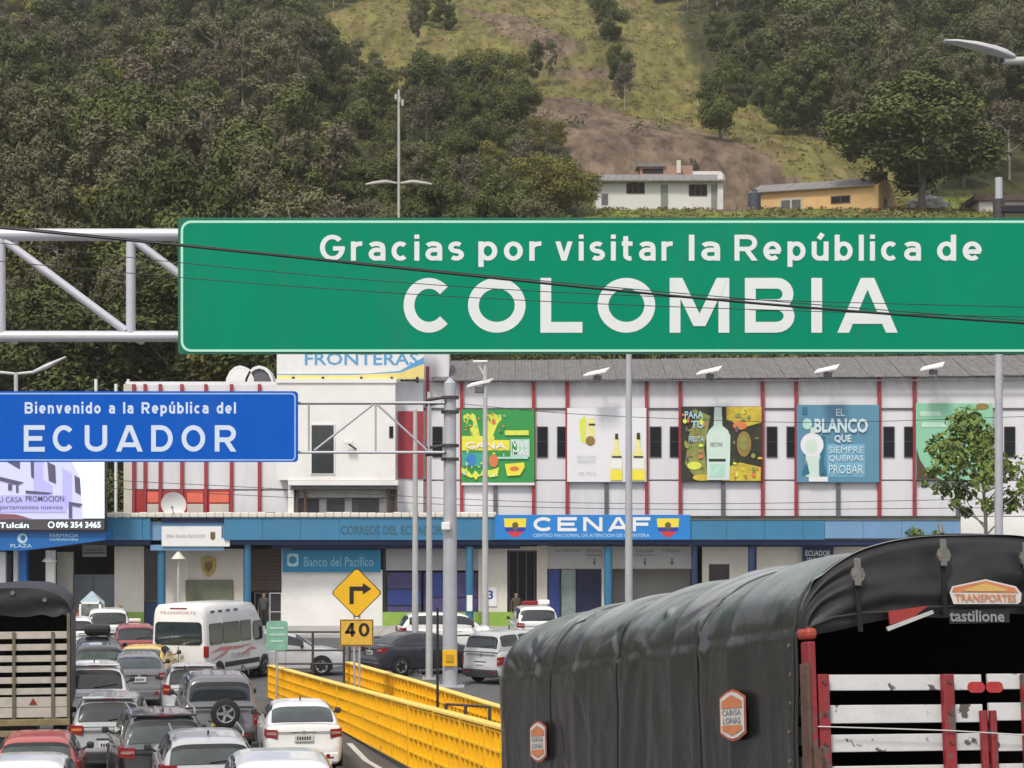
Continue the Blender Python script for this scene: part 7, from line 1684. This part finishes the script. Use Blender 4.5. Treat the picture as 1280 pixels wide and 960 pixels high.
bw_('chimney', M['beige'], 846, 851, 200, 216, Yh + 4.5, .5)
# orange house, turned so its gable shows
c0 = W(1098, 262, 197); t = thing('house', (c0.x, 197, c0.z - .2), 'orange house with grey roof and brick-red base on the hillside terrace', 'house', None, TR(-23))
org = mat('house_orange', (.66, .42, .19, 1), .8, var=.06, scale=.8, dirt=.1); base = mat('brick_red_base', (.28, .09, .06, 1), .8, var=.15)
Lh, Dh, Hh = 12.2, 7.4, 2.6
mb = MB(); mb.box(-Lh, 0, 0, Dh, -1.2, Hh); mb.prism([(0, 0)] * 0 or [(-Lh, Hh), (0, Hh), (0, Hh)], 0, 0) if 0 else None; mb.build('wall', org, t)
mb = MB(); mb.poly([(-.0, 0, Hh), (0, Dh, Hh), (0, Dh * .5, Hh + 1.05)]); mb.poly([(-.25, 0, Hh), (-.25, Dh, Hh), (-.25, Dh * .5, Hh + 1.05)]); mb.poly([(-.0, 0, Hh), (0, Dh * .5, Hh + 1.05), (-.25, Dh * .5, Hh + 1.05), (-.25, 0, Hh)]); mb.poly([(0, Dh, Hh), (0, Dh * .5, Hh + 1.05), (-.25, Dh * .5, Hh + 1.05), (-.25, Dh, Hh)]); mb.build('gable', org, t)
for k in range(17):
    a = -Lh - .4 + k * .72; b_ = a + .70; j = random.uniform(0, .02); mb = MB()
    for s0, s1 in ((-.5, Dh * .5), (Dh + .5, Dh * .5)):
        z0_ = Hh - .18 + j; z1_ = Hh + 1.12 + j; mb.loft([[(a, s0, z0_), (b_, s0, z0_), (b_, s0, z0_ + .08), (a, s0, z0_ + .08)], [(a, s1, z1_), (b_, s1, z1_), (b_, s1, z1_ + .08), (a, s1, z1_ + .08)]])
    mb.build('roof_sheet', tile, t)
mb = MB(); mb.box(-Lh - .02, .03, -.04, 0, -1.2, .35); mb.box(.002, .04, -.03, Dh, -1.2, .35); mb.build('painted_base', base, t)
for x0, x1, z0_, z1_ in ((-4.6, -2.7, 1.0, 1.75),):
    mb = MB(); mb.box(x0, x1, -.06, .02, z0_, z1_); f = mb.build('window', wood, t); mb = MB(); mb.box(x0 + .1, x0 + .9, -.08, -.05, z0_ + .1, z1_ - .1); mb.box(x1 - .9, x1 - .1, -.08, -.05, z0_ + .1, z1_ - .1); mb.build('pane', M['wglass'], f)
mb = MB(); mb.box(-9.6, -7.4, -.06, .02, .45, 1.75); f = mb.build('window', mat('pale_frame', (.4, .4, .38, 1), .6), t); mb = MB(); mb.box(-9.45, -8.6, -.08, -.05, .6, 1.6); mb.box(-8.4, -7.55, -.08, -.05, .6, 1.6); mb.build('pane', mat('dull_glass', (.10, .09, .08, 1), .2, var=.3), f)
mb = MB(); mb.box(-.02, .05, 2.2, 3.6, -1, 1.6); mb.build('door', M['darktrim'], t)
t = thing('house', (W(1255, 276, 196).x, 196, W(0, 280, 196).z), 'small white house with a dark roof partly behind the tall pole at the right edge', 'house')
bw_('wall', hw, 1224, 1330, 250, 284, 196, 5); bw_('roof', mat('dark_red_roof', (.10, .07, .065, 1), .8, var=.25), 1218, 1340, 244, 250.5, 195.6, 6)
f = bw_('window', M['darktrim'], 1262, 1274, 256, 266, 195.95, .1); bw_('pane', M['wglass'], 1263, 1273, 257, 265, 195.92, .03, f)
# tank and heap
p = W(943, 262, 199); t = thing('water_tank', (p.x, 199, p.z), 'dark blue water tank left of the orange house', 'tank'); mb = MB()
mb.cyl((0, 0, -.4), (0, 0, 1.5), .62, .6, 18); mb.cyl((0, 0, 1.5), (0, 0, 1.8), .6, .25, 18); mb.build('shell', mat('tank_navy', (.05, .06, .08, 1), .5, var=.2), t); mb = MB(); mb.cyl((0, 0, 1.78), (0, 0, 1.9), .26, None, 14); mb.build('lid', M['black'], t)
p = W(1160, 258, 203); t = thing('covered_heap', (p.x, 203, p.z), 'heap covered with whitish plastic sheeting right of the orange house', 'heap'); bm = bmesh.new(); bmesh.ops.create_icosphere(bm, subdivisions=4, radius=1)
for v in bm.verts:
    q = 1 + .35 * noise.noise(v.co * 2.2) + .12 * noise.noise(v.co * 7); v.co = Vector((v.co.x * 1.9 * q, v.co.y * 1.2 * q, max(-.3, v.co.z * 1.0 * q)))
mb = MB(); mb.bm(bm); mb.build('sheeting', mat('plastic_white', (.45, .44, .42, 1), .5, var=.25, scale=3), t, sharp=60)

# ------------------------------------------------------------------ street tree at the right, and planter shrubs
Y = 80.0; s = Y / F
def street_tree():
    p = vp(1232, Y); t = thing('street_tree', (p[0], Y, 0), 'leafy slender street tree in front of the mint green banner at the right edge', 'tree')
    rs = np.random.RandomState(21); cs = []; Rs = []; 
    blobs = [(1190, 560, 27), (1215, 545, 26), (1218, 520, 14), (1180, 585, 22), (1225, 590, 24), (1195, 530, 17), (1170, 560, 17), (1205, 615, 17), (1240, 570, 15), (1262, 585, 18), (1285, 600, 24), (1270, 625, 18), (1230, 630, 12), (1160, 590, 9), (1300, 570, 20), (1213, 640, 9), (1180, 610, 12), (1245, 545, 12), (1160, 605, 5), (1192, 630, 8)]
    for px, py, r in blobs:
        c = W(px, py, Y); cs.append((c.x - p[0], rs.uniform(-.9, .9), c.z)); Rs.append(r * s * 1.05)
    V, val = leaf_cloud(cs, Rs, [int(150 * R * R / .35 + 12) for R in Rs], .115, rs, .95, 1.1)
    o = bpy.data.objects.new('crown', quads_mesh('crown', V, val, L_FRESH)); C.objects.link(o); o.parent = t
    mb = MB(); P = [Vector((0, 0, 0)), Vector((.05, 0, 2.5)), Vector((0, 0, 5.4)), Vector((-.15, 0, 7.5)), Vector((-.3, 0, 9.2))]; rr = [.11, .09, .07, .045, .02]
    for k in range(4): mb.cyl(P[k], P[k + 1], rr[k], rr[k + 1], 9)
    mb.build('trunk', PALEBARK, t)
    for c, R in zip(cs, Rs):
        if R > .3:
            z0 = min(7.8, max(4.2, c[2] - 1.4)); a = Vector((-.02, 0, z0)); e = Vector(c); m_ = (a + e) / 2 + Vector((0, 0, -.15)); mb = MB(); mb.cyl(a, m_, .035, .025, 6); mb.cyl(m_, e, .025, .008, 6); mb.build('limb', PALEBARK, t)
street_tree()
rs = np.random.RandomState(2)
for px, r, l in ((1142, .30, 'small green plant growing on the canopy edge, left of its taller neighbour'), (1171, .16, 'tiny plant sprouting on the canopy just above the truck crown')):
    p = W(px, 673, 98.6); V, val = leaf_cloud([(0, 0, .25), (.25, 0, .2)], [r * 1.2, r], [60, 40], .11, rs); t = thing('canopy_plant', tuple(p), l, 'plant'); o = bpy.data.objects.new('foliage', quads_mesh('foliage', V, val, L_FRESH)); C.objects.link(o); o.parent = t
    mb = MB(); mb.cyl((0, 0, -.1), (.05, 0, .3), .02); mb.build('stem', BARK, t)
# nearer shrubs and trees directly behind the building, left
for px, py, h, k, l in ((235, 478, 6.5, 'dark', 'dark green tree behind the red-striped wing'), (130, 492, 7, 'euc', 'olive tree behind the white roof pipes'), (60, 492, 6.5, 'dark', 'dark tree behind the double-armed lamp'), (290, 470, 5, 'lime', 'pale green tree behind the white roof cowls'), (150, 640, 7.5, 'dark', 'dark tree in the gap between the advertising screen and the striped wing')):
    Y_ = 119 if py < 600 else 107; p = vp(px, Y_); z = CAMZ - (py - HY) * Y_ / F; plant(k, (p[0], Y_, z - 2.5 if py < 600 else 0), h + (2.5 if py < 600 else 0), l, None, 1.25, 'background_tree')
print('objects', len(bpy.data.objects))

# ------------------------------------------------------------------ the air over the valley
mb = MB(); mb.box(-505, 505, -405, 925, -1.2, 335); hzo = mb.build('haze', None); hzo['kind'] = 'stuff'; hzo['label'] = 'thin pale haze over the plaza and the hillside'
mhz = bpy.data.materials.new('haze'); mhz.use_nodes = True; mhz.node_tree.nodes.clear(); pvn = mhz.node_tree.nodes.new('ShaderNodeVolumePrincipled'); pvn.inputs['Density'].default_value = .00020; pvn.inputs['Color'].default_value = (.90, .90, .88, 1); pvn.inputs['Anisotropy'].default_value = .2
ou = mhz.node_tree.nodes.new('ShaderNodeOutputMaterial'); mhz.node_tree.links.new(pvn.outputs[0], ou.inputs['Volume']); hzo.data.materials.append(mhz)
